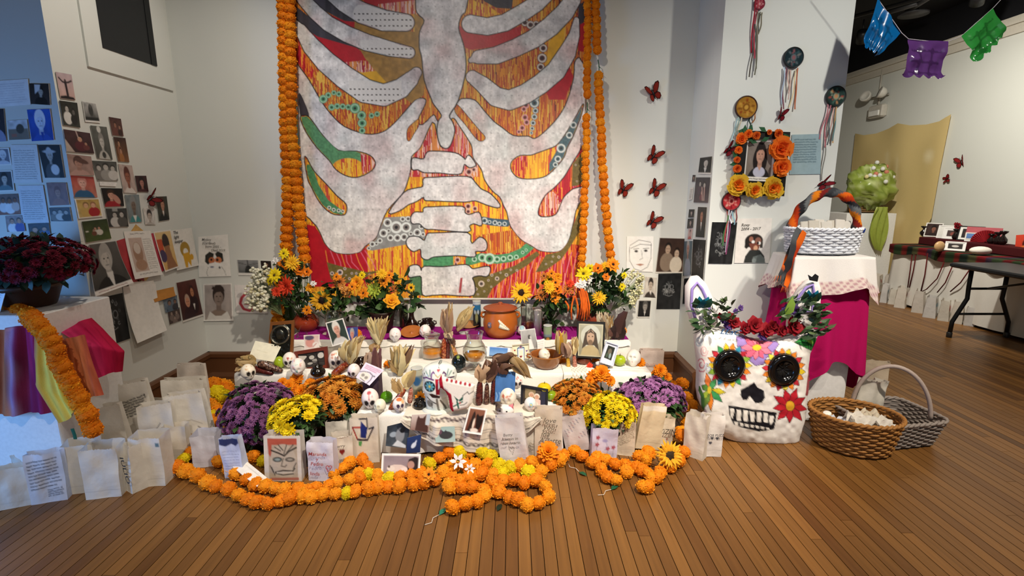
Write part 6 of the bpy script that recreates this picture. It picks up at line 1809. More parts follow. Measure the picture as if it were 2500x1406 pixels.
# ---- embroidered stocking hung across the ceramic skull
def stocking():
 Y=2.50
 out=[(1078,915),(1090,922),(1108,927),(1128,931),(1148,935),(1160,938),(1157,952),(1156,966),(1152,984),(1142,996),(1124,1001),(1104,1004),(1098,994),(1096,972),(1088,955),(1076,946),(1070,952),(1070,930)]
 mb=MB()
 xs=np.linspace(1066,1162,60)
 ys=np.linspace(912,1006,60)
 GX,GY=np.meshgrid(xs,ys)
 d=sd_poly(GX,GY,out)
 pt=Paint(GX,GY,'f0ece4',1.8)
 g=lambda x,y:(980+x/7.03,860+y/7.03)
 S=[('l',[(1074,914),(1080,950),(1098,962),(1104,1003)],4.5,'b01c30')]
 S+=[('e',1092+k*11,926+k*2.4,3.2,3.6,'a02a38')for k in range(6)]
 S+=[('p',[g(905,730),g(990,800),g(960,830)],'1f5a4c'),('p',[g(990,800),g(1065,730),g(1060,800),g(1000,830)],'1f5a4c'),('l',[g(960,830),g(985,940)],2,'1f5a4c'),('l',[g(900,910),g(1050,830)],1.6,'2a6a58'),('l',[g(1050,730),g(1140,660),g(1160,700),g(1240,660)],1,'5a5552'),('l',[g(1010,890),g(1080,880),g(1130,840)],1,'6a6562'),('e',*g(880,860),2,2,'c8404a'),('e',*g(1010,850),2,2,'c8404a')]
 pt.run(S)
 idx=-np.ones(GX.shape,int)
 vs,cs=[],[]
 for j in range(60):
  for i in range(60):
   if d[j,i]<1.2:
    idx[j,i]=len(vs)
    th=.014*min(1,max(0,-d[j,i]/8))**.5
    p=AY(GX[j,i],GY[j,i],Y)
    vs.append((p.x,Y-th,p.z))
    cs.append(tuple(pt.c[j,i]))
 f=[]
 for j in range(59):
  for i in range(59):
   q=[idx[j,i],idx[j+1,i],idx[j+1,i+1],idx[j,i+1]]
   if min(q)>=0:
    f.append(tuple(q))
 mb.add(vs,f,cs)
 nb=len(vs)
 mb.add([(x,Y+.006,z)for x,y,z in vs],[q[::-1]for q in f],'e8e2d8')
 o=mb.build('stocking','cloth')
 tag(o,'white stocking with red trim and a green leaf, hung across the ceramic skull','stocking')
stocking()
# ---- candles, glasses, jars
def glass_thing(name,label,cat,px,py,z,wp,prof,content=None,parts=None,gm=None):
 b=on(px,py,z)
 k=wp/2*mpp(b)
 root=empty(name,(b.x,b.y+k*.6,z+.005))
 tag(root,label,cat)
 MB().lathe([(r*k,h*k)for r,h in prof],32).build('glass',gm or glass_mat('clear_glass'),root)
 if content:
  cp,cc,kind,nm=content
  MB().lathe([(r*k,h*k)for r,h in cp],28,cc).build(nm,kind,root)
 if parts:
  parts(root,k)
 return root
def openp(r,h,foot=.9,t=.06):
 return [(foot*r,0),(r,.05),(r,h),(r-t,h),(r-t,.12),(.01,.1)]
glass_thing('storage_jar','glass jar half full of orange liquid beside the red corn','jar',1053,878,Z2,52,[(.9,0),(.95,.04),(.98,.5),(.95,1.2),(.72,1.5),(.62,1.7),(.7,2.0),(.8,2.1),(.76,2.12),(.58,1.9),(.56,1.7),(.66,1.48),(.88,1.18),(.9,.1),(.01,.08)],([(.86,.1),(.88,.12),(.9,.7),(.88,.72),(.01,.73)],'d8840e','gloss','liquid'),lambda r,k:MB().lathe([(.5*k,2.12*k),(.78*k,2.14*k),(.8*k,2.22*k),(.5*k,2.34*k),(.2*k,2.4*k),(.2*k,2.55*k),(.001,2.6*k)],28).build('lid',glass_mat('clear_glass'),r))
glass_thing('stemmed_glass','large stemmed glass with orange liquid in front of the clay pot','glass',1158,912,Z2,58,[(.7,0),(.72,.04),(.2,.14),(.14,.4),(.2,.62),(.8,.95),(1.0,1.5),(.98,2.0),(.8,2.35),(.62,2.6),(.72,3.2),(.8,3.4),(.78,3.4),(.7,3.2),(.58,2.6),(.76,2.33),(.94,2.0),(.95,1.5),(.75,1.0),(.01,.8)],([(.55,.92),(.78,1.05),(.93,1.5),(.01,1.52)],'d8840e','gloss','liquid'))
glass_thing('candle_glass','glass votive with yellowish wax beside the metal relief','candle',737,858,Z2,34,[(.95,0),(1.0,.05),(1.0,1.9),(.7,2.15),(.72,2.5),(.66,2.5),(.64,2.15),(.92,1.88),(.92,.1),(.01,.08)],([(.88,.1),(.9,.12),(.9,1.3),(.01,1.3)],'c8ac6a','satin','wax'))
def votive(label,px,py,z,wp,hp,glasscol,pic,seed=1,top='d8d4c8'):
 b=on(px,py,z)
 m=mpp(b)
 k=wp/2*m
 h=AY(px,py-hp,b.y).z-z
 root=empty('votive_candle',(b.x,b.y+k*.8,z+.004))
 tag(root,label,'candle')
 n,K=28,30
 V,U,W,f=[],[],[],[]
 for j in range(K+1):
  for i in range(n):
   a=2*PI*i/n
   V.append((k*sin(a),-k*cos(a),h*(1-j/K)))
   U.append(.5+sin(a)*.5 if cos(a)>0 else (0 if sin(a)<0 else 1))
   W.append(j/K)
 for j in range(K):
  for i in range(n):
   f.append((j*n+i,(j+1)*n+i,(j+1)*n+(i+1)%n,j*n+(i+1)%n))
 pt=Paint(np.array(U),np.array(W),glasscol,.05).run(pic)
 MB().add(V,f,pt.c).build('glass','gloss',root)
 MB().lathe([(k*.9,h*.82),(k*.92,h*.86),(.01,h*.86)],20,top).build('wax','satin',root)
 MB().lathe([(k*.94,h-.002),(k*1.02,h-.002),(k*1.03,h+.003),(k*.94,h+.003)],28,'c8ccc8').build('rim','gloss',root)
 return root
votive('tall votive candle with a blue top and a dark robed figure, behind the stemmed glass',1164,800,Z1,20,62,'20282a',[('r',0,0,1,.12,'b8c0c0'),('r',0,.12,1,.34,'2a6a94'),('p',[(.2,1),(.3,.5),(.5,.3),(.7,.5),(.8,1)],'1c2422'),('e',.5,.62,.14,.2,'8a8a5a'),('e',.3,.4,.1,.08,'b8c8d0'),('e',.7,.4,.1,.08,'b8c8d0')])
votive('votive candle with a green top and a robed figure beside the corn husks',1337,864,Z2,21,66,'2a2c20',[('r',0,0,1,.36,'8a9a7a'),('r',0,.3,1,.38,'6a7a8a'),('e',.5,.7,.3,.3,'a8702c'),('p',[(.35,1),(.4,.6),(.5,.5),(.6,.6),(.65,1)],'7a2a1c')])
votive('votive candle with a red heart picture behind the pitcher',985,800,Z1,22,54,'4a4a36',[('e',.5,.4,.36,.3,'5a5a3c'),('e',.5,.4,.2,.18,'3a3a2c'),('p',[(.38,1),(.45,.6),(.55,.6),(.64,1)],'b04a2c')])
votive('pale votive candle with a blue portrait oval between the corn and the ceramic skull',1018,972,Z3,28,68,'a8a894',[('r',0,0,1,.25,'b4b4a0'),('r',0,.22,1,.45,'6a7a84'),('e',.55,.42,.34,.16,'2c5a84'),('r',0,.7,1,1,'7a7a64')])
votive('small red votive glass behind the tan corn ear',1132,850,Z2,22,34,'7a2c2c',[('r',0,0,1,.45,'a04a54'),('r',0,.0,1,.1,'d0a0a4')])
b=on(1313,822,Z1)
k=10*mpp(b)
h=AY(1313,757,b.y).z-Z1
root=empty('pillar_candle',(b.x,b.y+k,Z1+.005))
tag(root,'tall white pillar candle in a glass beside the sunflower vase','candle')
MB().lathe([(k,0),(k,h*.93),(k*.9,h*.94),(k*.3,h*.92),(.001,h*.91)],24,'e8e6e0').build('wax','satin',root)
MB().lathe([(k*1.03,0),(k*1.08,h),(k*1.04,h),(k*1.02,.004)],24).build('glass',glass_mat('clear_glass'),root)
MB().tube([(0,0,h*.9),(0,0,h*.96)],.0015,5,'2a2420').build('wick','matte',root)
# ---- clear vases
glass_thing('glass_vase','clear glass vase with water holding the large single sunflower','vase',1272,812,Z1,40,[(.8,0),(.82,.05),(.7,1.0),(.75,3.4),(.95,4.4),(.92,4.4),(.71,3.4),(.64,1.0),(.01,.1)])
glass_thing('glass_vase','clear glass vase with amber water behind the white pillar candle','vase',1288,806,Z1,34,[(.95,0),(1.0,.05),(.95,2.2),(1.0,3.2),(.96,3.2),(.9,2.2),(.9,.1),(.01,.08)],([(.85,.1),(.88,.12),(.88,.9),(.01,.9)],'b06a10','gloss','water'))
glass_thing('glass_jar','tall greenish glass jar behind the portrait with white hair','jar',815,826,Z1,46,[(.9,0),(.95,.05),(.98,2.4),(.8,2.7),(.82,3.0),(.76,3.0),(.74,2.7),(.9,2.36),(.9,.1),(.01,.08)],([(.84,.1),(.88,.12),(.88,1.9),(.01,1.9)],'5f6c5c','gloss','water'))
glass_thing('glass_jar','clear jar with a yellow flower inside below the dark corn husks','jar',952,940,Z2-.09,38,[(.9,0),(.95,.05),(.98,1.6),(.7,1.9),(.74,2.1),(.68,2.1),(.64,1.9),(.9,1.56),(.9,.1),(.01,.08)])
# ---- fruit
def fruit(label,px,py,z,wp,col,name,hs=1.0,dim=.1,stemc='4a3a1c',pear=0):
 b=on(px,py,z)
 k=wp/2*mpp(b)
 root=empty(name,(b.x,b.y+k*.6,z+.001))
 tag(root,label,'fruit')
 prof=[]
 for j in range(17):
  t=j/16
  th=PI*t
  r=sin(th)
  zz=(1-cos(th))*hs
  if pear:
   r*=1.0-.38*max(0,t-.45)*1.6
  rr2=r
  if t>.85:
   zz-=dim*(t-.85)/.15
  if t<.12:
   zz+=dim*.6*(1-t/.12)
  prof.append((rr2*k,zz*k))
 MB().lathe(prof,24,col).build('flesh','gloss',root)
 MB().tube([(0,0,(2*hs-dim-.05)*k),(.06*k,0,(2*hs+.22)*k)],.05*k,6,stemc).build('stem','matte',root)
 return root
fruit('green pear in front of the cream envelope',680,902,Z2,26,'9ab024','pear',1.2,.05,pear=1)
fruit('green apple at the end of the altar beside the white mask',1514,896,Z2,30,'9fb31e','apple',.92,.22)
fruit('dark green lime between the red-marked skull and the corn',942,986,Z3,30,'4f8a14','lime',.95,.05)
fruit('yellow mango above the dark framed couple photo',1329,962,Z3+.05,34,'d8c01c','mango',.7,.05)
fruit('lime under the yellow mango',1346,980,Z3,30,'7f9a1c','lime',.8,.05)
# ---- framed and propped pictures
def stand_frame(name,label,quad,Y,shp,fw,fcol,lean=.03,kind='satin',depth=.014,cat='framed photo',basecol='efece6',mat=None):
 q=[AY(x,y,Y+(lean if k<2 else 0))for k,(x,y)in enumerate(quad)]
 c=(q[2]+q[3])/2
 root=empty(name,c)
 tag(root,label,cat)
 n=(q[1]-q[0]).cross(q[3]-q[0]).normalized()
 u,v=(q[1]-q[0]).normalized(),(q[3]-q[0]).normalized()
 i4=[q[0]+(u+v)*fw,q[1]+(v-u)*fw,q[2]-(u+v)*fw,q[3]+(u-v)*fw]
 for k in range(4):
  a,b2,cc,d=q[k]-c,q[(k+1)%4]-c,i4[(k+1)%4]-c,i4[k]-c
  o=-n*depth
  mb=MB()
  mb.add([a,b2,cc,d,a+o,b2+o,cc+o,d+o],[(4,7,6,5),(0,1,5,4),(3,7,6,2),(0,4,7,3),(1,2,6,5),(0,3,2,1)],fcol,None,False)
  mb.build('frame_rail',kind,root)
 s=sheet('picture',[p-c for p in i4],shp,basecol,px=1.3,off=.003,parent=root)
 return root
stand_frame('picture_frame','red-brown wooden frame with a dark branching photo, behind the small black pot',[(720,858),(800,845),(805,897),(724,910)],2.99,[('g','2c2826','3a3532'),('n',.4,7),('p',[(0,.1),(.35,.2),(.05,.7)],'c8c4bc'),('e',.5,.35,.1,.14,'b8b4ac'),('e',.62,.6,.12,.12,'9a968e'),('e',.85,.3,.12,.2,'c8c4bc'),('l',[(.3,.1),(.5,.9)],.02,'16120f'),('l',[(.68,0),(.74,1)],.025,'16120f'),('l',[(.4,.6),(.95,.75)],.02,'1a1614'),('e',.42,.75,.1,.08,'a8a49c')],.022,'6a2c1c')
stand_frame('picture_frame','black framed picture of a long-haired haloed man',[(1409,783),(1477,786),(1473,876),(1406,872)],3.02,[('g','a8a692','8f8a72'),('n',.08,5),('e',.5,.4,.4,.34,'c0c2b4'),('p',[(.16,.78),(.28,.3),(.5,.16),(.72,.3),(.86,.8),(.66,.66),(.34,.66)],'4c4238'),('e',.5,.42,.155,.21,'b89c84'),('p',[(.1,1),(.2,.76),(.42,.66),(.6,.66),(.82,.78),(.94,1)],'b0a078'),('e',.5,.58,.1,.08,'7a6450'),('e',.43,.4,.03,.016,'33281f'),('e',.58,.4,.03,.016,'33281f'),('p',[(.34,.34),(.5,.2),(.66,.34),(.5,.28)],'4c4238'),('b',.05,.06,.03,'c8c2a4'),('b',.01,.01,.01,'8a8468')],.010,'191714',.05)
stand_frame('picture_frame','pale blue frame with a small dark photo, leaning near the green apple',[(1479,832),(1510,842),(1496,894),(1463,884)],2.97,[('g','d5dbe8','d5dbe8'),('p',[(.22,.12),(.85,.14),(.8,.8),(.16,.76)],'2c302a'),('e',.5,.4,.16,.16,'6a6254'),('e',.6,.6,.1,.14,'8a9a9a'),('e',.35,.6,.1,.12,'4a5a4a')],.006,'cdd4e4',.03)
stand_frame('picture_frame','dark framed wedding photo of a couple on the front level',[(1272,938),(1338,949),(1336,1003),(1270,992)],2.66,[('g','4a4038','2c2622'),('n',.15,5),('r',.1,.05,.55,.6,'8a7a5a')]+mini(.38,.38,.62,'c8b09a','c89a80','1c1a1e')+mini(.62,.42,.6,'d8cfc4','c89a80','d8b8b0')+[('r',.78,0,1,1,'28283a')],.012,'17161e',.03)
def metal_relief():
 Y=3.02
 q=[AY(662,786,Y+.03),AY(720,781,Y+.03),AY(716,884,Y),AY(654,884,Y)]
 c=(q[2]+q[3])/2
 root=empty('metal_relief_panel',c)
 tag(root,'wooden panel with a dark embossed metal relief of a round medallion','relief')
 q=[p-c for p in q]
 n=(q[1]-q[0]).cross(q[3]-q[0]).normalized()
 mb=MB()
 o=-n*.012
 mb.add(q+[p+o for p in q],[(4,7,6,5),(0,1,5,4),(3,7,6,2),(0,4,7,3),(1,2,6,5),(0,3,2,1)],'7a4a22',None,False)
 mb.build('panel','satin',root)
 def at(u,v,d=.014):
  return q[0]*(1-u)*(1-v)+q[1]*u*(1-v)+q[2]*u*v+q[3]*(1-u)*v-n*d
 rr=random.Random(5)
 G=[]
 for j in range(45):
  row=[]
  for i in range(31):
   u,v=.12+.78*i/30,.08+.86*j/44
   dd=math.hypot((u-.48)*.6,v-.32)
   h=.016+(.006*rr.random()if dd<.2 or v>.55 else .0)+(.008 if .2<dd<.235 else 0)
   row.append(at(u,v,h))
  G.append(row)
 MB().grid(G,'3a3c38').build('relief','metal',root)
 ring=[at(.48+.36*cos(a),.32+.215*sin(a),.024)for a in [2*PI*i/28 for i in range(29)]]
 MB().tube(ring,.006,8,'8a8474').build('medallion_ring','metal',root)
 MB().ball(at(.48,.32,.02),(.03,.012,.035),'55564f',14,8).build('medallion_head','metal',root)
metal_relief()
for lab,quad,Y,shp,lean,cat in (('cream envelope card propped against the metal relief',[(624,832),(688,844),(668,884),(608,872)],2.98,[('n',.04,5),('l',[(.2,.5),(.6,.55)],.008,'d8d2b4')],.04,'card'),('white bordered snapshot of rosy shapes behind the yellow votive',[(742,818),(781,816),(780,852),(744,854)],3.05,[('g','d8b8b0','e8d8d0'),('e',.4,.55,.3,.3,'d89a90'),('e',.35,.2,.3,.16,'5a5068'),('e',.75,.7,.2,.2,'f0e8e0'),('l',[(.6,.8),(.8,.6)],.02,'b03a30'),('b',.04,.04,.04,'f2efe9')],.02,'photo'),('white bordered portrait of a person with short white hair, tilted',[(795,788),(838,776),(856,832),(812,846)],3.08,por('2c3830','e0dcd2','d8a28c','d2d0cc',.48,.34,1.1,bg2='3a463c')+[('b',.05,.04,.05,'f2efe9')],.03,'photo'),('blue and rose snapshot behind the pale corn husks',[(848,800),(874,798),(874,840),(850,842)],3.12,por('3a4a8a','a8a4a0','d09080','2c3c7c',.45,.35,1.1),.02,'photo'),('grey snapshot of a woman in profile leaning on the purple runner',[(1270,806),(1306,801),(1314,850),(1276,855)],3.205,[('g','b4b2ae','8a8884'),('n',.08,8),('e',.55,.4,.1,.12,'3a3634'),('p',[(.48,.5),(.65,.5),(.75,1),(.4,1)],'e8e6e0'),('e',.62,.42,.05,.08,'d0ccc4'),('b',.02,.03,.02,'f0eee8')],.03,'photo'),('small white card with faint lines under the grey snapshot',[(1311,831),(1329,826),(1330,862),(1313,866)],3.18,scribble(.1,.1,.9,.9,6,'c8c4bc',3,.02),.02,'card'),('landscape photo of a blue sky with a white border',[(1190,845),(1246,849),(1244,872),(1188,870)],3.16,[('g','3a74c0','8ab4e0'),('r',0,.86,1,1,'2a3a5a'),('b',.1,.06,.02,'f0f2f4')],.02,'photo'),('plain blue card with pale wave lines in front of the dark corn',[(1210,908),(1259,906),(1256,978),(1208,980)],2.61,[('g','4a78b4','3f6cab'),('n',.12,7)]+[('l',[(.05+k*.16,.98),(.12+k*.16,.82),(.06+k*.16,.7)],.02,'8ab0dc')for k in range(5)],.03,'card'),('white bordered photo of two dark cats on the embroidered cloth',[(1146,992),(1190,998),(1176,1062),(1129,1055)],2.465,[('g','8a5a44','5a2c20'),('p',[(.2,.9),(.3,.25),(.36,.12),(.44,.25),(.5,.6),(.4,.95)],'2c1c16'),('p',[(.5,.3),(.55,.22),(.65,.3),(.8,.28),(.88,.22),(.9,.5),(.8,.8),(.6,.8)],'20120e'),('e',.45,.62,.06,.2,'d8c8b8'),('e',.55,.86,.2,.08,'e0d4c8'),('b',.08,.06,.08,'f4f2ee')],.035,'photo'),('brown photo of a cat silhouette on the embroidered cloth',[(1006,1012),(1052,1010),(1046,1056),(1002,1048)],2.478,[('g','c8b8b0','8a6a60'),('p',[(.25,1),(.3,.3),(.36,.05),(.45,.22),(.62,.22),(.78,.02),(.76,.5),(.95,.7),(.95,1)],'4a302a'),('p',[(.8,.0),(1,0),(1,.6),(.78,.6)],'b8c4cc')],.02,'photo'),('teal tinted photo of a dark animal under the embroidered cloth edge',[(1060,1042),(1110,1040),(1112,1078),(1064,1080)],2.472,[('g','9ab4b0','a8c0bc'),('e',.55,.55,.34,.25,'3a3a3c'),('p',[(.3,.4),(.36,.2),(.46,.36),(.56,.2),(.62,.4)],'33343a'),('e',.2,.3,.16,.2,'6a4a5a')],.02,'photo'),('black and white photo of a spotted dog against the white cloth',[(946,1040),(1002,1026),(996,1094),(942,1088)],2.495,[('g','2c3440','46505c'),('n',.3,6),('e',.3,.45,.16,.12,'9aa8b8'),('e',.6,.5,.2,.3,'8a8f98'),('e',.7,.3,.12,.12,'2a2c30'),('p',[(.3,.95),(.5,.7),(.9,.9),(.9,1)],'d0d8e4')],.02,'photo'),('small navy photo of a white bird shape beside the spotted dog',[(995,1068),(1029,1060),(1026,1104),(992,1106)],2.475,[('g','26386a','1f2c54'),('e',.5,.55,.2,.14,'d0d8e8',-40),('e',.62,.4,.14,.06,'c8d0e4',-60)],.02,'photo'),):
 standphoto(lab,quad,Y,shp,lean,'f4f0da' if 'envelope' in lab else ('f2efe9'),'card' if cat=='card' else 'photograph',cat)
b=on(912,965,Z3)
o=bag(906,976,42,68,'dark violet gift bag holding a skull greeting card',-8,0,0,.6,.15,'5a4650',[('n',.2,6)],z=Z3,flap=False,group=None,name='gift_bag')
o['category']='gift bag'
standphoto('white greeting card with a drawn skull and pink lettering',[(893,884),(938,903),(902,941),(869,921)],2.66,[('n',.03,5),('l',[(0,.62),(.2,.5),(.5,.42),(.75,.5),(.82,.75),(.78,1)],.022,'3a3a44'),('e',.4,.72,.3,.24,'efe6d8'),('e',.28,.7,.1,.09,'9a948c'),('e',.52,.74,.1,.09,'9a948c'),('l',[(.25,.9),(.6,.95)],.02,'4a4a50')]+scribble(.12,.08,.95,.34,3,'c06a94',4,.016)+[('e',.84,.5,.06,.04,'5a5e6a')],.03,'eadfee','greeting_card','card')
b=on(1270,893,Z2)
stand_frame('embroidered_shrine','small cream shrine panel embroidered with hearts and blue lines',[(1250,842),(1292,838),(1292,880),(1252,884)],3.05,[('g','ece2c4','ece2c4'),('r',.3,.2,.72,1,'d8e0e8'),('r',.38,.34,.64,1,'ece6d0')]+heart(.5,.72,.08,'8a2c34')+heart(.12,.3,.06,'a03a30')+heart(.12,.62,.06,'a03a30')+heart(.88,.4,.06,'6a3a8a')+heart(.88,.7,.06,'6a3a8a')+[('p',[(.5,.02),(.58,.14),(.5,.2),(.42,.14)],'b03a44'),('l',[(.3,1),(.3,.2),(.72,.2),(.72,1)],.02,'2c5a8a'),('l',[(.3,.2),(.5,.08),(.72,.2)],.02,'2c5a8a')],.004,'d8cfae',.02,cat='panel')
b=on(1470,900,Z2)
k=24*mpp(b)
root=empty('metal_dish',(b.x,b.y+.03,Z2+.004))
tag(root,'small grey metal dish with a white shell and a pebble','dish')
MB().lathe([(.5*k,0),(.8*k,.05*k),(1.0*k,.2*k),(.97*k,.22*k),(.75*k,.1*k),(.001,.06*k)],28,'6a6e7c').build('dish','metal',root)
MB().ball((-.2*k,0,.3*k),(.45*k,.35*k,.25*k),'ece6e2',14,8,None,lambda d:(1+.12*sin(d.x*14),'ece6e2')).build('shell','satin',root)
MB().ball((.4*k,-.15*k,.2*k),(.2*k,.16*k,.12*k),'d8c8a0',10,6).build('pebble','satin',root)
# ------------------------------------------------------------------ cut flowers
def flower_mesh(name,rings,wid,tip,base,core=None,cr=.34,seed=1,ch=.18):
 rr=random.Random(seed)
 mb=MB()
 for k,(n,L,el)in enumerate(rings):
  for i in range(n):
   a=2*PI*(i+.5*(k%2)+rr.uniform(-.2,.2))/n
   e=rad(el+rr.uniform(-9,9))
   w2=wid*rr.uniform(.85,1.15)
   LL=L*rr.uniform(.88,1.08)
   v,c=[],[]
   for t,ww,cc in ((.22,.6,base),(.6,1.0,tip),(1.0,.12,tip)):
    h=LL*t
    x,z=h*cos(e),h*sin(e)-.1*t*t
    for s in (-1,0,1):
     v.append((x*cos(a)-s*w2*ww*sin(a),x*sin(a)+s*w2*ww*cos(a),z+(.05 if s==0 else 0)))
     f=rr.uniform(.9,1.1)
     c.append(tuple(q*f for q in hx(cc)))
   mb.add(v,[(0,1,4,3),(1,2,5,4),(3,4,7,6),(4,5,8,7)],c)
 if core:
  mb.ball((0,0,.02),(cr,cr,ch),core,14,8,None,lambda d:(1+rr.uniform(-.06,.1),tuple(q*rr.uniform(.7,1.3)for q in hx(core))))
 return mb.mesh(name,'petal')
FL={'rust_sun':flower_mesh('flower_head',((16,1.0,4),(14,.86,18)),.13,'e8b02a','8a3414','1f1410',.36,1),'sun':flower_mesh('flower_head',((18,1.0,6),(15,.84,20)),.12,'eebc26','d8961c','2c1c10',.34,2),'bigsun':flower_mesh('flower_head',((20,1.0,8),(18,.86,24)),.12,'f0b02a','e0961c','3a2c18',.44,12),'orange':flower_mesh('flower_head',((9,1.0,8),(7,.7,35)),.26,'ee9420','d86a18','2a1810',.22,3),'poppy':flower_mesh('flower_head',((6,1.0,15),(5,.7,40)),.42,'e8821c','d86414','150c0a',.26,4),'yellow':flower_mesh('flower_head',((12,1.0,6),(10,.75,30)),.2,'ecd41e','d8b414','5a4a14',.2,5),'red':flower_mesh('flower_head',((12,1.0,4),(11,.86,22),(9,.68,42),(6,.45,64)),.16,'e2482a','b8281c',None,.2,6),'green':flower_mesh('flower_head',((12,1.0,-5),(11,.9,20),(9,.7,42),(6,.45,64)),.12,'a8ba44','6f8a2c',None,.2,7),'rose':flower_mesh('flower_head',((7,1.0,15),(6,.85,42),(5,.65,62),(4,.4,78)),.4,'efa822','e0601c',None,.2,8),'bronze':flower_mesh('flower_head',((13,1.0,6),(10,.7,30)),.12,'c87a34','8f4620','3a1c10',.2,9),'peach':flower_mesh('flower_head',((9,1.0,10),(7,.7,36)),.22,'d8964a','b06a30','e8c080',.2,10),'white':flower_mesh('flower_head',((8,1.0,10),(6,.7,40)),.28,'eeece8','d8d4cc',None,.2,11),'dahlia':flower_mesh('flower_head',((16,1.0,2),(14,.85,18),(12,.7,36),(9,.5,56),(5,.3,76)),.12,'efbe2a','e09018',None,.2,13),'darkrose':flower_mesh('flower_head',((7,1.0,12),(6,.85,38),(5,.65,60),(4,.4,78)),.42,'8a1420','5a0c16',None,.2,14),'purple':flower_mesh('flower_head',((8,1.0,15),(6,.8,42),(5,.5,66)),.36,'5a3f80','3f2a60',None,.2,15),'lily':flower_mesh('flower_head',((6,1.0,22),),.2,'f0eef0','e0d8dc','d8b040',.1,16),}
GREENS=('1f3a18','2c4c22','3f5f2c','17290f')
def bouquet(label,base,Y,z0,flowers,leaves,stem='2f4a20',seed=1,name='bouquet',lsize=22,greens=GREENS):
 """flowers: (px, py, rpx, kind); leaves: (px, py, spread px, n)"""
 rr=random.Random(seed)
 b=AY(base[0],base[1],Y)
 b.z=max(z0,b.z)
 root=empty(name,b)
 tag(root,label,'bouquet','cut flower bouquets on the altar')
 st=MB()
 for x,y,r,kd in flowers:
  dep=rr.uniform(-.11,-.03)
  p=AY(x,y,Y+dep)-b
  rm=r*mpp(p+b)
  d=Vector((rr.uniform(-.35,.35)+(x-base[0])*.004,-1,rr.uniform(.0,.5)))
  o=link('flower_head',FL[kd],root,p,d.to_track_quat('Z','Y').to_euler(),rm)
  o.rotation_euler.rotate_axis('Z',rr.uniform(0,6))
  st.tube([p+Vector((0,.01,-.004)),p*.55+Vector((0,.02,.0)),Vector((rr.uniform(-.01,.01),0,0.0))],.0025,5,stem)
 s=st.build('stems','leaf',root)
 s['kind']='stuff'
 lf=MB()
 for x,y,sp,n in leaves:
  for k in range(n):
   p=AY(x+rr.gauss(0,sp*.5),y+rr.gauss(0,sp*.4),Y+rr.uniform(-.04,.05))-b
   m=mpp(p+b)
   d=(rdir(rr)+Vector((0,-.2,-.1))).normalized()
   leaf(lf,p,d,lsize*m*rr.uniform(.7,1.3),lsize*.5*m*rr.uniform(.8,1.2),greens[int(rr.random()*len(greens))],rdir(rr))
 if lf.v:
  q=lf.build('foliage','leaf',root)
  q['kind']='stuff'
 return root
YQ=3.50
ba=bouquet('mixed bouquet with red, yellow and orange blooms beside the white blossom',(738,776),3.44,Z1,[(693,619,15,'yellow'),(712,641,22,'dahlia'),(733,659,17,'poppy'),(750,664,14,'poppy'),(671,672,21,'yellow'),(660,686,14,'yellow'),(699,698,27,'red'),(675,712,15,'red'),(757,702,13,'rose'),(765,692,8,'white'),(672,636,10,'white'),(745,636,9,'orange')],[(700,665,40,40),(725,700,36,50),(690,735,22,24),(740,730,26,30)],seed=1)
bouquet('rust and yellow sunflower bouquet over the greenish jar',(815,790),3.42,Z1,[(787,733,31,'rust_sun'),(829,688,19,'bronze'),(836,702,14,'peach'),(846,714,14,'peach'),(822,676,12,'orange'),(750,757,14,'orange'),(860,700,13,'orange')],[(815,715,34,46),(835,745,30,44),(805,755,18,20)],seed=2)
bouquet('bouquet with a spiky green bloom and a yellow rose in the dark pot',(930,766),3.46,Z1,[(872,690,20,'rose'),(888,716,17,'orange'),(914,707,24,'green'),(956,735,22,'rose'),(938,686,18,'orange'),(932,668,15,'dahlia'),(950,672,12,'orange'),(966,704,12,'bronze'),(884,672,11,'yellow'),(905,676,9,'bronze')],[(930,705,44,50),(900,745,26,34),(950,750,30,36),(970,690,20,24)],seed=3,lsize=27)
bouquet('small single sunflower with broad leaves in the slender pitcher',(1004,752),3.42,Z1,[(1004,702,12,'sun')],[(1000,728,14,10),(1012,740,12,9)],seed=4,lsize=26)
bouquet('large single sunflower in the clear vase against the painting',(1272,775),3.44,Z1,[(1272,714,29,'sun')],[(1274,742,12,4)],seed=5,stem='6a6a4a')
bouquet('rust and yellow autumn bouquet above the white pillar candle',(1345,786),3.46,Z1,[(1340,682,15,'yellow'),(1356,690,16,'orange'),(1342,702,18,'dahlia'),(1361,706,15,'poppy'),(1320,721,17,'bronze'),(1355,727,16,'orange'),(1386,706,16,'bronze'),(1328,674,12,'bronze'),(1392,692,12,'red'),(1346,668,12,'orange'),(1362,676,12,'rose')],[(1350,720,36,50),(1345,755,28,50),(1375,745,22,30),(1350,800,24,26)],seed=6)
bouquet('full bouquet with yellow blooms and orange hanging tassels',(1448,772),3.46,Z1,[(1425,668,21,'yellow'),(1441,655,14,'yellow'),(1460,655,15,'poppy'),(1496,646,20,'orange'),(1478,650,14,'dahlia'),(1422,691,12,'white'),(1436,682,12,'white'),(1411,696,9,'white'),(1480,676,11,'poppy'),(1463,727,20,'dahlia'),(1518,700,12,'yellow'),(1524,672,9,'yellow'),(1395,700,14,'bronze')],[(1470,690,50,70),(1500,715,36,60),(1450,745,34,50),(1480,665,36,40)],seed=7)
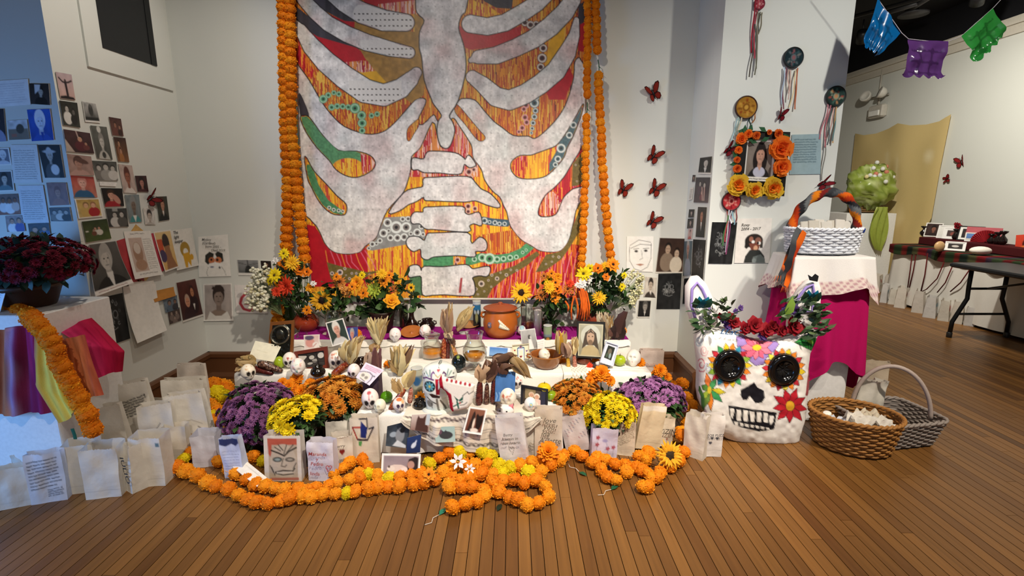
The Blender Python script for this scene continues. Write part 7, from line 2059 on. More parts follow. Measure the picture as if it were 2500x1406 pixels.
def tassels():
 root=empty('amaranth_tassels',AY(1420,706,3.36))
 tag(root,'orange rope-like amaranth tassels hanging from the full bouquet','flowers')
 b=root.location
 rr=random.Random(3)
 for x0,y0,x1,y1 in ((1418,704,1420,780),(1424,706,1432,782),(1430,710,1437,775),(1414,710,1416,770),(1422,704,1424,790),(1402,722,1396,780),(1404,722,1408,778),(1380,735,1386,760),(1434,716,1434,768)):
  a,c=AY(x0,y0,3.36)-b,AY(x1,y1,3.34+rr.uniform(-.02,.03))-b
  m=mpp(b)
  pts=[a+(c-a)*t+Vector(((1 if x1>x0 else -1)*.012*sin(PI*t),-.012*sin(PI*t),0))for t in [i/14 for i in range(15)]]
  MB().tube(pts,[m*2.5*rr.uniform(.8,1.15)*(1 if i<12 else .6)for i in range(15)],7,['c85a1c']*4+['d8641c']*6+['b04a18']*5).build('tassel','matte',root)
tassels()
def spray(label,pts,Y,base,col,n,rp,seed=1):
 """baby's breath: stems with tiny white blossoms"""
 rr=random.Random(seed)
 b=AY(base[0],base[1],Y)
 root=empty('white_blossom_spray',b)
 tag(root,label,'flowers')
 mb,st=MB(),MB()
 for k in range(n):
  x,y,s=rr.choice(pts)
  p=AY(x+rr.gauss(0,s*.42),y+rr.gauss(0,s*.42),Y+rr.uniform(-.05,.05))-b
  r=rp*mpp(p+b)*rr.uniform(.7,1.2)
  mb.ball(p,(r,r,r*.8),col if rr.random()<.8 else 'd8d0a8',6,4)
  if k%3==0:
   st.tube([p,p*.5+Vector((0,.02,.01)),Vector((0,0,0))],.0012,3,'8a9a6a')
 o=mb.build('blossoms','petal',root)
 o['kind']='stuff'
 o=st.build('stems','leaf',root)
 o['kind']='stuff'
spray('dense white blossom cloud at the end of the altar, beside the photos',[(640,668,26),(628,690,26),(650,690,22),(622,715,24),(640,715,24),(618,735,18),(645,735,16),(634,748,12)],3.42,(690,770),'f0eed8',420,4.6,1)
spray('airy pale blossom spray at the end of the full bouquet',[(1548,668,16),(1556,688,16),(1562,706,18),(1552,722,16),(1546,740,14),(1566,680,10)],3.44,(1490,760),'e8e4b4',170,3.2,2)
# ------------------------------------------------------------------ corn and husks
def ear(mb_parent,a,b,r,pal,seed):
 rr=random.Random(seed)
 n,K=14,26
 d=b-a
 q=d.to_track_quat('Z','Y').to_matrix()
 V,C,f=[],[],[]
 for j in range(K+1):
  t=j/K
  env=(1-(2*t-1)**6*.55)*(1-.3*t)
  for i in range(n):
   rad_=r*env*(1+.10*(1 if (i+j)%2 else -1))
   an=2*PI*i/n
   V.append(a+q@Vector((rad_*cos(an),rad_*sin(an),d.length*t)))
   C.append(hx(rr.choice(pal)))
 for j in range(K):
  for i in range(n):
   f.append((j*n+i,j*n+(i+1)%n,(j+1)*n+(i+1)%n,(j+1)*n+i))
 f.append(tuple(range(n-1,-1,-1)))
 f.append(tuple(K*n+i for i in range(n)))
 MB().add(V,f,C).build('corn_ear','gloss',mb_parent)
def corn(label,Y,ears,husks,seed=1,lean=.0,z0=None,name='corn_bundle'):
 """ears: (x0,y0,x1,y1,wpx,palette); husks: (x0,y0, x1,y1, spread px, n, wpx, cols, bend)"""
 rr=random.Random(seed)
 src=ears[0]if ears else husks[0]
 b=AY(src[0],src[1],Y)
 root=empty(name,b)
 tag(root,label,'corn','bundles of dried corn')
 for k,(x0,y0,x1,y1,w2,pal)in enumerate(ears):
  ear(root,AY(x0,y0,Y)-b,AY(x1,y1,Y+lean)-b,w2/2*mpp(b),pal,seed*7+k)
 for x0,y0,x1,y1,sp,n,w2,cols,bend in husks:
  for k in range(int(n*1.4)):
   A=AY(x0+rr.uniform(-3,3),y0+rr.uniform(-3,3),Y+rr.uniform(-.02,.02))-b
   tx,ty=x1+rr.uniform(-sp,sp),y1+rr.uniform(-.25,.25)*sp
   B=AY(tx,ty,Y+rr.uniform(-.06,.05))-b
   m=mpp(b)
   bd=Vector((rr.uniform(-1,1)*bend*m,rr.uniform(-1,.3)*bend*m,rr.uniform(-.3,1)*bend*m))
   pts=[A.lerp(B,t)+bd*sin(PI*t)for t in [i/8 for i in range(9)]]
   wd=[1.12*w2*m*rr.uniform(.75,1.25)*q for q in (.5,.9,1.1,1.1,1.0,.85,.65,.4,.12)]
   MB().strip(pts,wd,Vector((rr.uniform(-.7,.7),-1,rr.uniform(-.3,.3))),rr.choice(cols)).build('husk_leaf','leaf',root)
 return root
PALE=['d8c48c','c8b078','e4d4a4','b89c68','cdb882']
TAN=['a88a5c','b89a68','957548','c4a878']
BROWN=['6a4a38','7a5a44','54382c','8a6a50','5f4038']
MAR=['4a1c1a','5a2220','3a1614','6a2c24']
RED=['8a3420','a04a2c','6a2418','b0603a','7a2c1c','c08050']
YEL=['d8b040','c89830','e0c060','b07a28']
PNK=['a8604c','c08068','8a4438','d0a08c']
corn('two dark red corn ears lying at the end of the tablecloth',2.895,[(616,898,668,912,18,MAR),(630,886,690,906,20,['3a2420','5a3c30','8a6a58','2c1814'])],[(615,896,584,884,16,8,12,TAN,14),(612,900,588,906,14,7,11,TAN,12),(622,888,600,872,14,5,11,PALE,10)],1)
corn('reddish speckled corn ear slanting in front of the pale husks',2.90,[(812,918,856,880,22,RED)],[(856,884,862,830,20,10,11,PALE,10),(858,880,880,820,16,8,10,TAN,12),(852,888,838,850,10,4,9,PALE,8)],2)
corn('pale fan of corn husks tied at its foot beside the clay dish',3.17,[],[(925,838,922,776,26,20,9,PALE,6),(922,838,905,790,14,8,8,PALE,5),(928,832,945,782,8,5,8,TAN,5),(920,840,900,860,10,5,10,TAN,8)],3)
corn('dark violet corn husks standing beside the skull greeting card',2.86,[(912,936,918,880,20,['4a2c30','5f3a3c','38201f'])],[(916,950,922,850,10,7,14,['6a4444','7a5450','553434'],6),(905,910,900,860,10,5,16,['c8b49c','b89c84','8a6a58'],8)],4)
corn('pale upright fan of broad corn husks behind the speckled ear',2.90,[],[(978,915,972,846,26,12,13,PALE,10),(980,905,1000,850,16,7,11,PALE,10),(976,912,948,880,12,5,9,TAN,8),(985,900,1005,842,8,3,7,BROWN,5)],5)
corn('red speckled corn ear slanting down to the front level, with a broad husk',2.605,[(952,1002,990,946,17,RED),(1000,984,1004,946,14,PNK)],[(990,948,1012,905,8,6,13,PALE,8),(975,960,965,925,12,6,10,TAN,10)],6)
corn('tied corn bundle with red and tan ears hanging over the runner edge',3.19,[(1084,888,1084,826,15,RED),(1116,876,1102,836,12,YEL+PNK),(1092,884,1094,830,12,MAR)],[(1094,818,1092,756,14,12,9,['a8866a','b8966f','8a6a50'],8),(1096,818,1100,738,6,4,8,TAN,5),(1092,812,1098,826,8,6,12,['c8b090','b89c7c'],6),(1100,826,1108,845,6,5,10,BROWN,5)],7)
corn('loose pale corn leaves arching behind the stemmed glass',3.36,[],[(1118,806,1152,748,10,9,6,PALE,10),(1120,804,1140,770,12,6,6,PALE,8)],8)
corn('three dark maroon corn ears standing beside the blue card, with arching husks',2.645,[(1168,990,1172,930,19,MAR),(1187,990,1189,936,14,['3a1c18','7a5a48','54302a']),(1204,986,1206,926,17,MAR)],[(1190,930,1200,880,16,9,15,BROWN,10),(1178,932,1180,892,12,7,12,['c8a888','d8c4a0','a07a5c'],8),(1210,890,1250,868,14,7,14,BROWN,14),(1246,872,1292,922,10,9,10,TAN+PALE,16),(1215,905,1250,895,12,5,15,BROWN,10)],9)
corn('two small yellow and pink corn ears leaning by the drip-glazed pot',3.0,[(1388,898,1386,870,11,YEL),(1404,898,1401,864,11,PNK)],[(1386,872,1380,836,10,8,10,['c8b090','8a6a5c','b09078'],6),(1402,866,1402,822,6,5,8,PALE,5),(1366,862,1368,808,14,8,7,PALE+YEL,8)],10)
corn('silvery corn husks standing behind the framed haloed man',3.28,[],[(1482,832,1470,762,16,12,8,['b8a888','d8ccb0','9a8468','c8b898'],10),(1490,826,1490,770,10,6,7,TAN,8)],11)
corn('dark glossy pods with long pointed tips near the altar end',3.26,[],[(1502,822,1528,760,5,3,20,['3a2624','4a302c'],8),(1500,824,1520,800,10,4,20,['2c1a18','3f2826'],8),(1498,822,1486,800,6,3,14,['5a3c34'],5)],12,name='seed_pods')
def head(label,px,py,z,rp,kd,name='fallen_marigold',cat='flower',face=(0,-.8,.6)):
 p=AZ(px,py,z)
 r=rp*mpp(p)
 me=MARI[0]if kd=='mari' else FL[kd]
 o=link(name,me,None,(p.x,p.y,p.z+r*.5),Vector(face).to_track_quat('Z','Y').to_euler(),r)
 tag(o,label,cat)
 return o
head('orange marigold head behind the drip-glazed pot',1452,884,Z2,12,'mari')
head('orange marigold head beside the white mask',1562,892,Z2,14,'mari')
head('orange marigold head below the bronze jar flowers',872,822,Z1,13,'mari')
head('orange marigold head between the two small corn ears and the bowl',1372,886,Z2,12,'mari')
head('orange marigold head under the pale husk fan',948,896,Z2,12,'mari')
head('red silk flower above the green apple',1496,868,Z2+.03,12,'red','silk_flower')
head('orange marigold head beside the dark pods',1521,812,Z1,10,'mari')
head('small red petals by the metal dish',1440,898,Z2,10,'red','silk_flower')
head('orange marigold head in front of the cream envelope',655,902,Z2,11,'mari')
head('dried orange flower in the black pot',1026,976,Z3+.03,15,'orange','dried_flower')
o=head('large silk sunflower lying on the garland by the name bag',1633,1128,.06,37,'bigsun','silk_sunflower',face=(.1,-.9,.45))
head('brown-centred silk daisy lying on the garland by the dog photo',1048,1168,.06,20,'orange','silk_daisy',face=(-.2,-.6,.7))
head('white lily with pointed petals on the garland',1118,1138,.07,24,'lily','silk_lily',face=(.1,-.8,.6))
head('second, smaller white lily on the garland',1146,1152,.06,16,'lily','silk_lily',face=(.3,-.8,.5))
head('double-ruffled orange marigold on top of the yellow and orange garland',1338,1116,.06,28,'mari',face=(0,-.6,.8))
for px,py,rot,lab in ((1072,1258,60,'teal leaf with a string end at the tip of the garland loop'),(1413,1152,-50,'green leaf with string beside the red-flower garland'),(1492,1196,40,'green leaf with a curled string in front of the red-flower garland'),(890,1192,20,'green leaf sticking out of the front garland'),(1214,1248,70,'dark leaf scrap alone on the boards')):
 p=AZ(px,py,.004)
 root=empty('garland_leaf',p,rad(rot))
 tag(root,lab,'leaf')
 mb=MB()
 leaf(mb,Vector((0,0,0)),Vector((1,0,.1)),.055,.026,'2a7a60' if 'teal' in lab else ('1f5a3c' if 'scrap' not in lab else '1a2a1a'))
 mb.build('blade','leaf',root)
 if 'string' in lab:
  MB().tube([(.0,0,.003),(-.03,.01,.003),(-.06,-.005,.003),(-.085,.012,.003)],.0014,5,'d8d4cc').build('string','matte',root)
p=AZ(1232,1010,Z3+.012)
root=empty('cat_mask',p,rad(-15))
tag(root,'white and brown cat face mask with pink ears on the embroidered cloth','mask')
k=24*mpp(p)
MB().ball((0,0,.42*k),(1.0*k,.55*k,.6*k),'ece4dc',20,12,None,lambda d:(1,'ece4dc' if d.x>-.25 or d.z<-.1 else '5a4a40')).build('face','satin',root)
for s in (-1,1):
 MB().add([(s*.3*k,-.1*k,.9*k),(s*.95*k,-.05*k,.6*k),(s*.95*k,-.15*k,1.3*k),(s*.6*k,.15*k,.8*k)],[(0,1,2),(0,2,3),(1,3,2)],'c8707c' if s>0 else '4a3a34').build('ear','satin',root)
 MB().ball((s*.35*k,-.5*k,.5*k),(.1*k,.06*k,.07*k),'1c1614',8,6).build('eye','gloss',root)
 # ------------------------------------------------------------------ left: plinth with dyed cloths and burgundy flowers
def plinth(name,label,x0,x1,y0,y1,z,col='e8e6e2'):
 o=MB().bbox((x0,y0,0),(x1,y1,z),.004,col).build(name,'matte')
 tag(o,label,'plinth')
 return o
pc=AZ(172,1186,0)
PZ=AY(100,765,pc.y+.04).z
plinth('display_plinth','white display plinth lit blue under the dyed cloths',pc.x-.62,pc.x,pc.y,pc.y+.42,PZ)
def cloth_quad(name,label,pts,col_fn,nu=40,nv=50,fold=.012,seed=1,kind='cloth',freq=18,cat='scarf'):
 """pts: list of rows, each a list of (px, py, Y); bilinear-ish patch through the rows"""
 rows=[[AY(x,y,Y)for x,y,Y in r]for r in pts]
 P,UU,VV=[],[],[]
 def along(r,t):
  n=len(r)-1
  k=min(int(t*n),n-1)
  return r[k].lerp(r[k+1],t*n-k)
 for j in range(nv+1):
  v=j/nv
  n=len(rows)-1
  k=min(int(v*n),n-1)
  f=v*n-k
  row=[]
  for i in range(nu+1):
   u=i/nu
   p=along(rows[k],u).lerp(along(rows[k+1],u),f)
   p=p+Vector((0,fold*(sin(u*freq+seed)+.5*sin(u*freq*2.1+v*3))*min(1,v*2+.1),.3*fold*sin(u*9+v*7)))
   row.append(p)
   UU.append(u)
   VV.append(v)
  P.append(row)
 U,V=np.array(UU).reshape(nv+1,nu+1),np.array(VV).reshape(nv+1,nu+1)
 mb=MB()
 mb.grid(P,col_fn(U,V))
 mb.grid([[p+Vector((0,.003,0))for p in r]for r in P],col_fn(U,V),True)
 o=mb.build(name,kind)
 tag(o,label,cat)
 return o
def dye(stops,seed=1,amt=.35,axis=0):
 def fn(U,V):
  t=(U if axis==0 else V)+.12*(vnoise(U*6,V*6,seed)-.5)
  c=np.empty(U.shape+(3,))
  xs=[s[0]for s in stops]
  for k in range(3):
   c[...,k]=np.interp(t,xs,[hx(s[1])[k]for s in stops])
  c*=(1-amt+2*amt*vnoise(U*14,V*5,seed+3))[...,None]
  return c
 return fn
y0=pc.y-.02
cloth_quad('dyed_scarf','purple and rust striped scarf hanging over the plinth front',[[(-60,772,y0+.2),(0,765,y0+.2),(60,772,y0+.18),(92,788,y0+.12)],[(-60,812,y0),(0,806,y0),(55,800,y0),(90,796,y0)],[(-60,900,y0-.01),(0,905,y0-.02),(60,900,y0-.01),(112,905,y0-.02)],[(-60,1008,y0-.02),(0,1015,y0-.02),(70,1010,y0-.02),(136,1008,y0-.02)]],dye([(0,'a85a3c'),(.42,'b06a4c'),(.52,'9a7a9a'),(.6,'7a2c50'),(.8,'8a1f50'),(1,'9a3a78')],2),seed=2,fold=.014)
cloth_quad('dyed_scarf','yellow silk scarf hanging in a point below the orange boa',[[(84,800,y0-.02),(104,820,y0-.02),(122,862,y0-.03)],[(82,870,y0-.03),(112,900,y0-.04),(150,930,y0-.03)],[(84,940,y0-.03),(128,960,y0-.04),(176,985,y0-.03)],[(144,1034,y0-.03),(165,1024,y0-.04),(190,998,y0-.03)]],dye([(0,'c07a5a'),(.25,'d8b84a'),(.6,'e8d468'),(1,'d8b83c')],3,.15),seed=3,fold=.008,freq=9)
cloth_quad('dyed_scarf','magenta and crimson scarf with a stiff corner jutting over the photos',[[(120,772,y0+.3),(160,758,y0+.34),(200,754,y0+.36)],[(150,812,y0+.12),(205,800,y0+.16),(252,800,y0+.24)],[(200,840,y0+.10),(252,850,y0+.14),(305,858,y0+.2)],[(228,930,y0+.10),(262,912,y0+.14),(299,906,y0+.2)]],dye([(0,'c83a70'),(.5,'b81f4c'),(1,'a01834')],4,.2),seed=4,fold=.008,freq=8)
cloth_quad('dyed_scarf','faded orange frayed scarf beside the orange boa',[[(150,830,y0+.05),(180,822,y0+.06),(206,818,y0+.08)],[(172,900,y0+.03),(200,895,y0+.04),(226,890,y0+.06)],[(190,965,y0+.02),(220,968,y0+.03),(250,965,y0+.05)]],dye([(0,'c8643c'),(.5,'d08254'),(1,'b85a44')],5,.2),seed=5,fold=.008,freq=8)
def boa():
 rr=random.Random(8)
 pts=[(14,742),(48,758),(82,782),(110,812),(132,850),(150,890),(168,930),(188,968),(208,1000),(222,1030),(224,1052)]
 root=None
 Ys=np.interp
 for k,q in enumerate(catpath(pts,12)):
  t=k/32.0
  Y=y0+(.12 if q.y<790 else -.035)
  if q.y>=790:
   Y=y0-.05
  else:
   Y=y0+.22-.27*(q.y-742)/48
  p=AY(q.x,q.y,Y)
  r=21*mpp(p)*rr.uniform(.9,1.12)
  if root is None:
   root=empty('marigold_garland',p)
   tag(root,'thick fluffy orange boa draped over the plinth','garland')
   b=root.location.copy()
  link('pompom',rr.choice(POM[:3]),root,p-b+Vector((rr.uniform(-.01,.01),0,0)),(rr.uniform(0,6),rr.uniform(0,6),rr.uniform(0,6)),r)
 MB().strip([AY(176,1046,y0-.05)-b,AY(182,1062,y0-.05)-b,AY(184,1072,y0-.05)-b],.018,(0,-1,0),'1f5a3c').build('leaf','leaf',root)
boa()
Yp=pc.y+.21
mum_plant('chrysanthemum_plant','burgundy chrysanthemums in a brown pot on the plinth',90,642,Yp,112,62,MUM_R,190,13,None,None,z0=PZ,seed=9,low=-.45,leafcol=('2c4438','3a5244','1f3428'),nl=220)
bp=AY(80,764,Yp)
k=66*mpp(bp)
h=AY(80,690,Yp).z-PZ
o=MB().lathe([(.72*k,0),(.76*k,.01),(.96*k,h*.78),(1.04*k,h*.8),(1.06*k,h),(.96*k,h),(.9*k,h*.85),(.01,h*.8)],36,'3f2618').build('flower_pot','satin',None,(bp.x,Yp,PZ+.001))
tag(o,'brown plastic flower pot under the burgundy chrysanthemums','flower pot')
q=[AY(-40,700,Yp-.12),AY(18,704,Yp-.12),AY(0,770,Yp-.15),AY(-44,760,Yp-.15)]
tag(sheet('paper_sheet',q,scribble(.1,.1,.9,.5,4,'8a94a8',3,.01),'e8ecf4',thick=.002),'white paper sign leaning at the picture edge beside the brown pot','paper')
# ------------------------------------------------------------------ the painted skull pinata with ears
def pinata():
 Y0=2.64
 g=lambda x,y:(1690+x/3.906,720+y/3.906)
 top=[(1703,812),(1716,800),(1740,795),(1770,798),(1795,806),(1830,822),(1858,830),(1890,827),(1925,818),(1960,808),(1985,800),(1998,808)]
 bot=[(1720,1000),(1735,1022),(1760,1040),(1790,1052),(1825,1060),(1860,1064),(1895,1070),(1925,1070),(1945,1062),(1958,1045),(1964,1025),(1966,1010)]
 lef=[(1700,815),(1696,840),(1702,870),(1706,900),(1706,930),(1704,960),(1708,985),(1720,1010),(1740,1028)]
 rig=[(1999,808),(1990,835),(1978,862),(1974,890),(1976,920),(1974,950),(1970,985),(1966,1020),(1950,1056)]
 def ip(c,t):
  n=len(c)-1
  k=min(int(t*n),n-1)
  f=t*n-k
  return np.array(c[k])*(1-f)+np.array(c[k+1])*f
 N,K=130,120
 PX=np.empty((K+1,N+1))
 PY=np.empty((K+1,N+1))
 for j in range(K+1):
  v=j/K
  L,R_=ip(lef,v),ip(rig,v)
  for i in range(N+1):
   u=i/N
   Tt,B=ip(top,u),ip(bot,u)
   c00,c10,c01,c11=np.array(top[0]),np.array(top[-1]),np.array(bot[0]),np.array(bot[-1])
   s=(1-u)*L+u*R_+(1-v)*Tt+v*B-((1-u)*(1-v)*c00+u*(1-v)*c10+(1-u)*v*c01+u*v*c11)
   PX[j,i],PY[j,i]=s
 pt=Paint(PX,PY,'e9e5de',1.5)
 pt.c*=(0.97+.06*vnoise(PX/7,PY/7,4))[...,None]
 S=[]
 BK='17141a'
 def petal(cx,cy,a,r0,r1,wd,col):
  ca,sa=cos(a),sin(a)
  pts=[(cx+ca*r0-sa*wd*.5,cy+sa*r0+ca*wd*.5),(cx+ca*(r0+r1)/2-sa*wd,cy+sa*(r0+r1)/2+ca*wd),(cx+ca*r1,cy+sa*r1),(cx+ca*(r0+r1)/2+sa*wd,cy+sa*(r0+r1)/2-ca*wd),(cx+ca*r0+sa*wd*.5,cy+sa*r0-ca*wd*.5)]
  S.append(('po',pts,col,1.1,BK))
 S.append(('po',[g(420,395),g(470,385),g(620,410),g(700,430),g(800,440),g(825,470),g(780,530),g(700,600),g(680,660),g(600,670),g(540,620),g(470,540),g(425,480)],'9a80c0',1.2,BK))
 cx,cy=g(615,500)
 for k in range(9):
  a=2*PI*k/9+.35
  petal(cx,cy,a,7,40 if abs(cos(a))>.6 else 30,8,'e0607c' if k%2 else 'e8788e')
 S.append(('po',[(cx+11*cos(t),cy+7*sin(t))for t in [i*PI/8 for i in range(16)]],'e8b830',1,BK))
 pal=['e8c82a','e8862a','c02c3a','3f9a5a','e8c82a','e8862a','2f8aa8','c02c3a','8ab03c']
 pal2=['e8c82a','e8862a','c02c3a','e8862a','e8d84a','c02c3a','e8862a']
 e1,e2=g(352,672),g(870,712)
 for k in range(18):
  a=2*PI*k/18
  petal(e1[0],e1[1],a,34,55,6.5,pal[k%len(pal)])
  petal(e2[0],e2[1],a+.1,34,53,6.5,pal2[k%len(pal2)])
 for e in (e1,e2):
  S.append(('e',e[0],e[1],39,41,'14120f'))
 cx,cy=g(930,1055)
 for k in range(9):
  petal(cx,cy,2*PI*k/9+.2,9,46 if k%2 else 42,8.5,'b81e2c')
 S.append(('po',[(cx+10.5*cos(t),cy+12*sin(t))for t in [i*PI/8 for i in range(16)]],'d8a028',1,BK))
 cx,cy=g(162,905)
 for a,L,col in ((.15,40,'c8b82a'),(.75,42,'3f9a5a'),(1.5,50,'e8862a'),(1.85,44,'6a8a3c'),(2.3,30,'9ab03c'),(-1.75,42,'e07a3a'),(-1.05,32,'4a9a5a'),(-2.6,22,'5a8a3c')):
  petal(cx,cy,a,5,L,7.5,col)
 S.append(('e',cx,cy,5,9,'e0c83a'))
 S.append(('po',[g(975,450),g(1060,390),g(1140,385),g(1195,430),g(1190,510),g(1150,530),g(1100,510),g(1040,480)],'2f8a3c',1.6,BK))
 S+=[('l',[g(985,455),g(1080,450),g(1180,510)],1.2,'14301a'),('l',[g(1070,450),g(1100,400)],1,'14301a'),('l',[g(1100,460),g(1110,510)],1,'14301a'),('e',*g(1120,440),9,4,'8ac04a',30)]
 S.append(('p',[g(585,828),g(620,880),g(680,910),g(690,980),g(660,1025),g(600,1030),g(565,985),g(545,960),g(520,1000),g(480,995),g(455,950),g(465,900),g(530,870)],'15131a'))
 S.append(('p',[g(340,1050),g(560,1085),g(805,1120),g(780,1280),g(640,1300),g(480,1265),g(390,1230),g(350,1130)],'15131a'))
 for k in range(7):
  x0,x1=355+k*64,355+k*64+46
  y0_,y1_=1075+k*8.5,1195+k*4-(k in (0,6))*0
  if k==0:
   S.append(('p',[g(358,1082),g(400,1080),g(398,1120),g(380,1190),g(362,1130)],'ece8e0'))
  elif k==6:
   S.append(('p',[g(735,1150),g(778,1150),g(770,1210),g(745,1240),g(733,1200)],'ece8e0'))
  else:
   S.append(('p',[g(x0,y0_+5),g(x1,y0_+10),g(x1-3,y1_-4),g(x1-12,y1_),g(x0+6,y1_-4)],'ece8e0'))
 for k in range(7):
  S.append(('p',[g(400+k*50,1206+k*9),g(436+k*50,1212+k*9),g(432+k*50,1244+k*7),g(404+k*50,1238+k*7)],'e4e0d8'))
 for cx,cy,r,col in ((*g(110,530),10,'d8a0a4'),(*g(85,660),14,'c0405a'),(*g(140,680),8,'a8c4d0'),(*g(60,440),9,'a8c0c8')):
  S.append(('l',[(cx+r*(1-t*.8)*cos(t*11),cy+r*1.5*(1-t*.8)*sin(t*11))for t in [i/18 for i in range(19)]],1.1,col))
 S+=[('l',[g(1185,560),g(1120,660),g(1110,800),g(1090,950)],3,'a04a50'),('l',[g(1200,540),g(1130,640),g(1115,780)],1.3,BK),('l',[g(60,880),g(95,960),g(100,1090)],4,'4a7a3c')]
 pt.run(S)
 GX=[[None]*(N+1)for _ in range(K+1)]
 base=AY(1845,1066,Y0)
 cen=Vector((base.x,Y0+.12,0))
 for j in range(K+1):
  for i in range(N+1):
   u,v=i/N,j/K
   e=(1-abs(2*u-1)**4)*(1-abs(2*v-1)**4)
   GX[j][i]=AY(PX[j,i],PY[j,i],Y0+.10-.10*e**.5)
 wr=vnoise(PX/11,PY/11,9)*.006
 for j in range(K+1):
  for i in range(N+1):
   q=GX[j][i]
   q.y-=wr[j,i]
   q.z=max(q.z,.002)
   GX[j][i]=q-cen
 root=empty('skull_pinata',cen)
 tag(root,'big painted papier-mache skull with cat ears and a flower crown','pinata')
 mb=MB()
 mb.grid(GX,pt.c)
 Bk=[[Vector((p.x*.96,-.02+.12*((1-abs(2*i/N-1)**4)*(1-abs(2*j/K-1)**4))**.5,p.z))for i,p in enumerate(r)]for j,r in enumerate(GX)]
 mb.grid(Bk,'d8d2c8',True)
 mb.build('head','matte',root)
 for e in (e1,e2):
  p=AY(e[0],e[1],Y0-.004)-cen
  m=mpp(p+cen)
  r=37*m
  eye=MB().lathe([(r,.03),(r*1.02,.0),(r*.95,-.016),(r*.7,-.022),(r*.62,-.012),(r*.5,.0),(r*.25,.006),(.001,.008)],36,'0e0d0e').build('eye_cup','gloss',root,p,(rad(-90),0,0))
  eye.scale=(1,1.05,1)
  eye.rotation_euler=(rad(-90),0,0)
  for a in range(8):
   t=a*PI/4
   MB().tube([(0,0,.006),(r*.5*cos(t),r*.5*sin(t),-.003)],.002,4,'1c1b1e').build('eye_rib','gloss',eye)
 for outl,inn,leafp,lab in (([(1692,800),(1676,745),(1676,700),(1690,676),(1706,674),(1722,690),(1736,720),(1750,760),(1752,800)],[(1700,785),(1688,745),(1690,705),(1702,690),(1714,705),(1730,740),(1736,775)],(1708,740),'l'),([(1925,800),(1935,740),(1955,705),(1975,685),(1992,680),(2000,700),(1998,740),(1996,800)],[(1940,760),(1950,725),(1968,702),(1984,695),(1988,720),(1984,760)],(1970,725),'r')):
  q=[AY(x,y,Y0+.1)-cen for x,y in outl]
  c=sum(q,Vector())/len(q)
  mb=MB()
  rings=[]
  for d,s in ((.05,.88),(.03,1.0),(-.0,1.0),(-.03,.9),(-.036,.7)):
   rings.append([c+(p-c)*s+Vector((0,d,0))for p in q])
  mb.loft(rings,'ece8e4',None,True,True)
  e=mb.build('ear','matte',root)
  q2=[AY(x,y,Y0+.06)-cen for x,y in inn]
  MB().tube(q2+[q2[0]],.008,8,'9a86c8').build('ear_outline','matte',e)
  mb=MB()
  lp=AY(leafp[0],leafp[1],Y0+.045)-cen
  for k,(dx,dz,col)in enumerate(((-.01,.045,'1a7a94'),(.015,.035,'1f88a8'),(.0,-.02,'146a80'),(.02,.0,'2a5a4a'),(-.02,.01,'2c4a34'))):
   leaf(mb,lp+Vector((dx,0,-.03)),Vector((dx*2,-.1,.12+dz)),.09,.05,col,Vector((0,-1,0)))
  pf=mb.build('paper_feathers','leaf',e)
  pf['kind']='stuff'
 MB().add([AY(1976,684,Y0+.05)-cen,AY(1972,670,Y0+.05)-cen,AY(1982,676,Y0+.05)-cen,AY(1990,668,Y0+.05)-cen,AY(1999,674,Y0+.05)-cen,AY(1996,688,Y0+.05)-cen],[(0,1,2),(0,2,5),(2,3,5),(3,4,5)],'1a1a1c').build('ear_tip','matte',root)
 for x,y,r,kd in ((1782,775,16,'darkrose'),(1766,782,11,'purple'),(1758,772,10,'darkrose'),(1842,795,27,'darkrose'),(1872,806,22,'darkrose'),(1818,802,20,'darkrose'),(1886,795,16,'darkrose'),(1938,797,29,'darkrose'),(1920,760,18,'purple'),(1938,757,14,'purple'),(1778,795,14,'purple'),(1862,820,15,'purple'),(1808,752,9,'purple'),(1796,760,8,'purple'),(1898,805,10,'darkrose'),(1724,768,17,'white'),(1716,785,14,'white'),(1792,788,19,'darkrose'),(1908,808,18,'darkrose'),(1955,780,10,'white'),(1842,796,8,'white')):
  p=AY(x,y,Y0+.045)-cen
  o=link('silk_flower',FL[kd],root,p,Vector((RND.uniform(-.3,.3),-1,.35)).to_track_quat('Z','Y').to_euler(),r*mpp(p+cen))
 rr=random.Random(6)
 mb=MB()
 for x,y,n in ((1768,752,10),(1765,740,6),(1780,765,8),(1735,790,10),(1712,800,8),(1722,755,8),(1990,790,14),(2000,805,12),(1975,770,12),(1990,770,10),(1960,745,10),(1900,770,8),(1940,770,10),(1965,815,8),(1925,735,5),(1985,750,8),(1745,775,8)):
  for k in range(n):
   p=AY(x+rr.gauss(0,9),y+rr.gauss(0,8),Y0+rr.uniform(-.01,.03))-cen
   leaf(mb,p,Vector((rr.uniform(-1,1)+(x-1850)/160,rr.uniform(-.6,.1),rr.uniform(-.3,1))),.055*rr.uniform(.7,1.4),.022,rr.choice(['2c4a2c','3f5a34','54683f','1f3a2a','3a4f38']),rdir(rr))
 leaf(mb,AY(1905,790,Y0)-cen,Vector((.3,-.1,1)),.16,.045,'3f6a2c',Vector((0,-1,0)))
 leaf(mb,AY(1918,775,Y0-.01)-cen,Vector((.2,-.1,1)),.12,.05,'7a9a3c',Vector((0,-1,0)))
 o=mb.build('crown_leaves','leaf',root)
 o['kind']='stuff'
 a=g(245,330)
 t=text('LLaC',.05,AY(a[0]+4,a[1]+10,Y0-.004)-cen,(1,0,-.12),(0,-.35,1),'3a7ab8',root)
pinata()
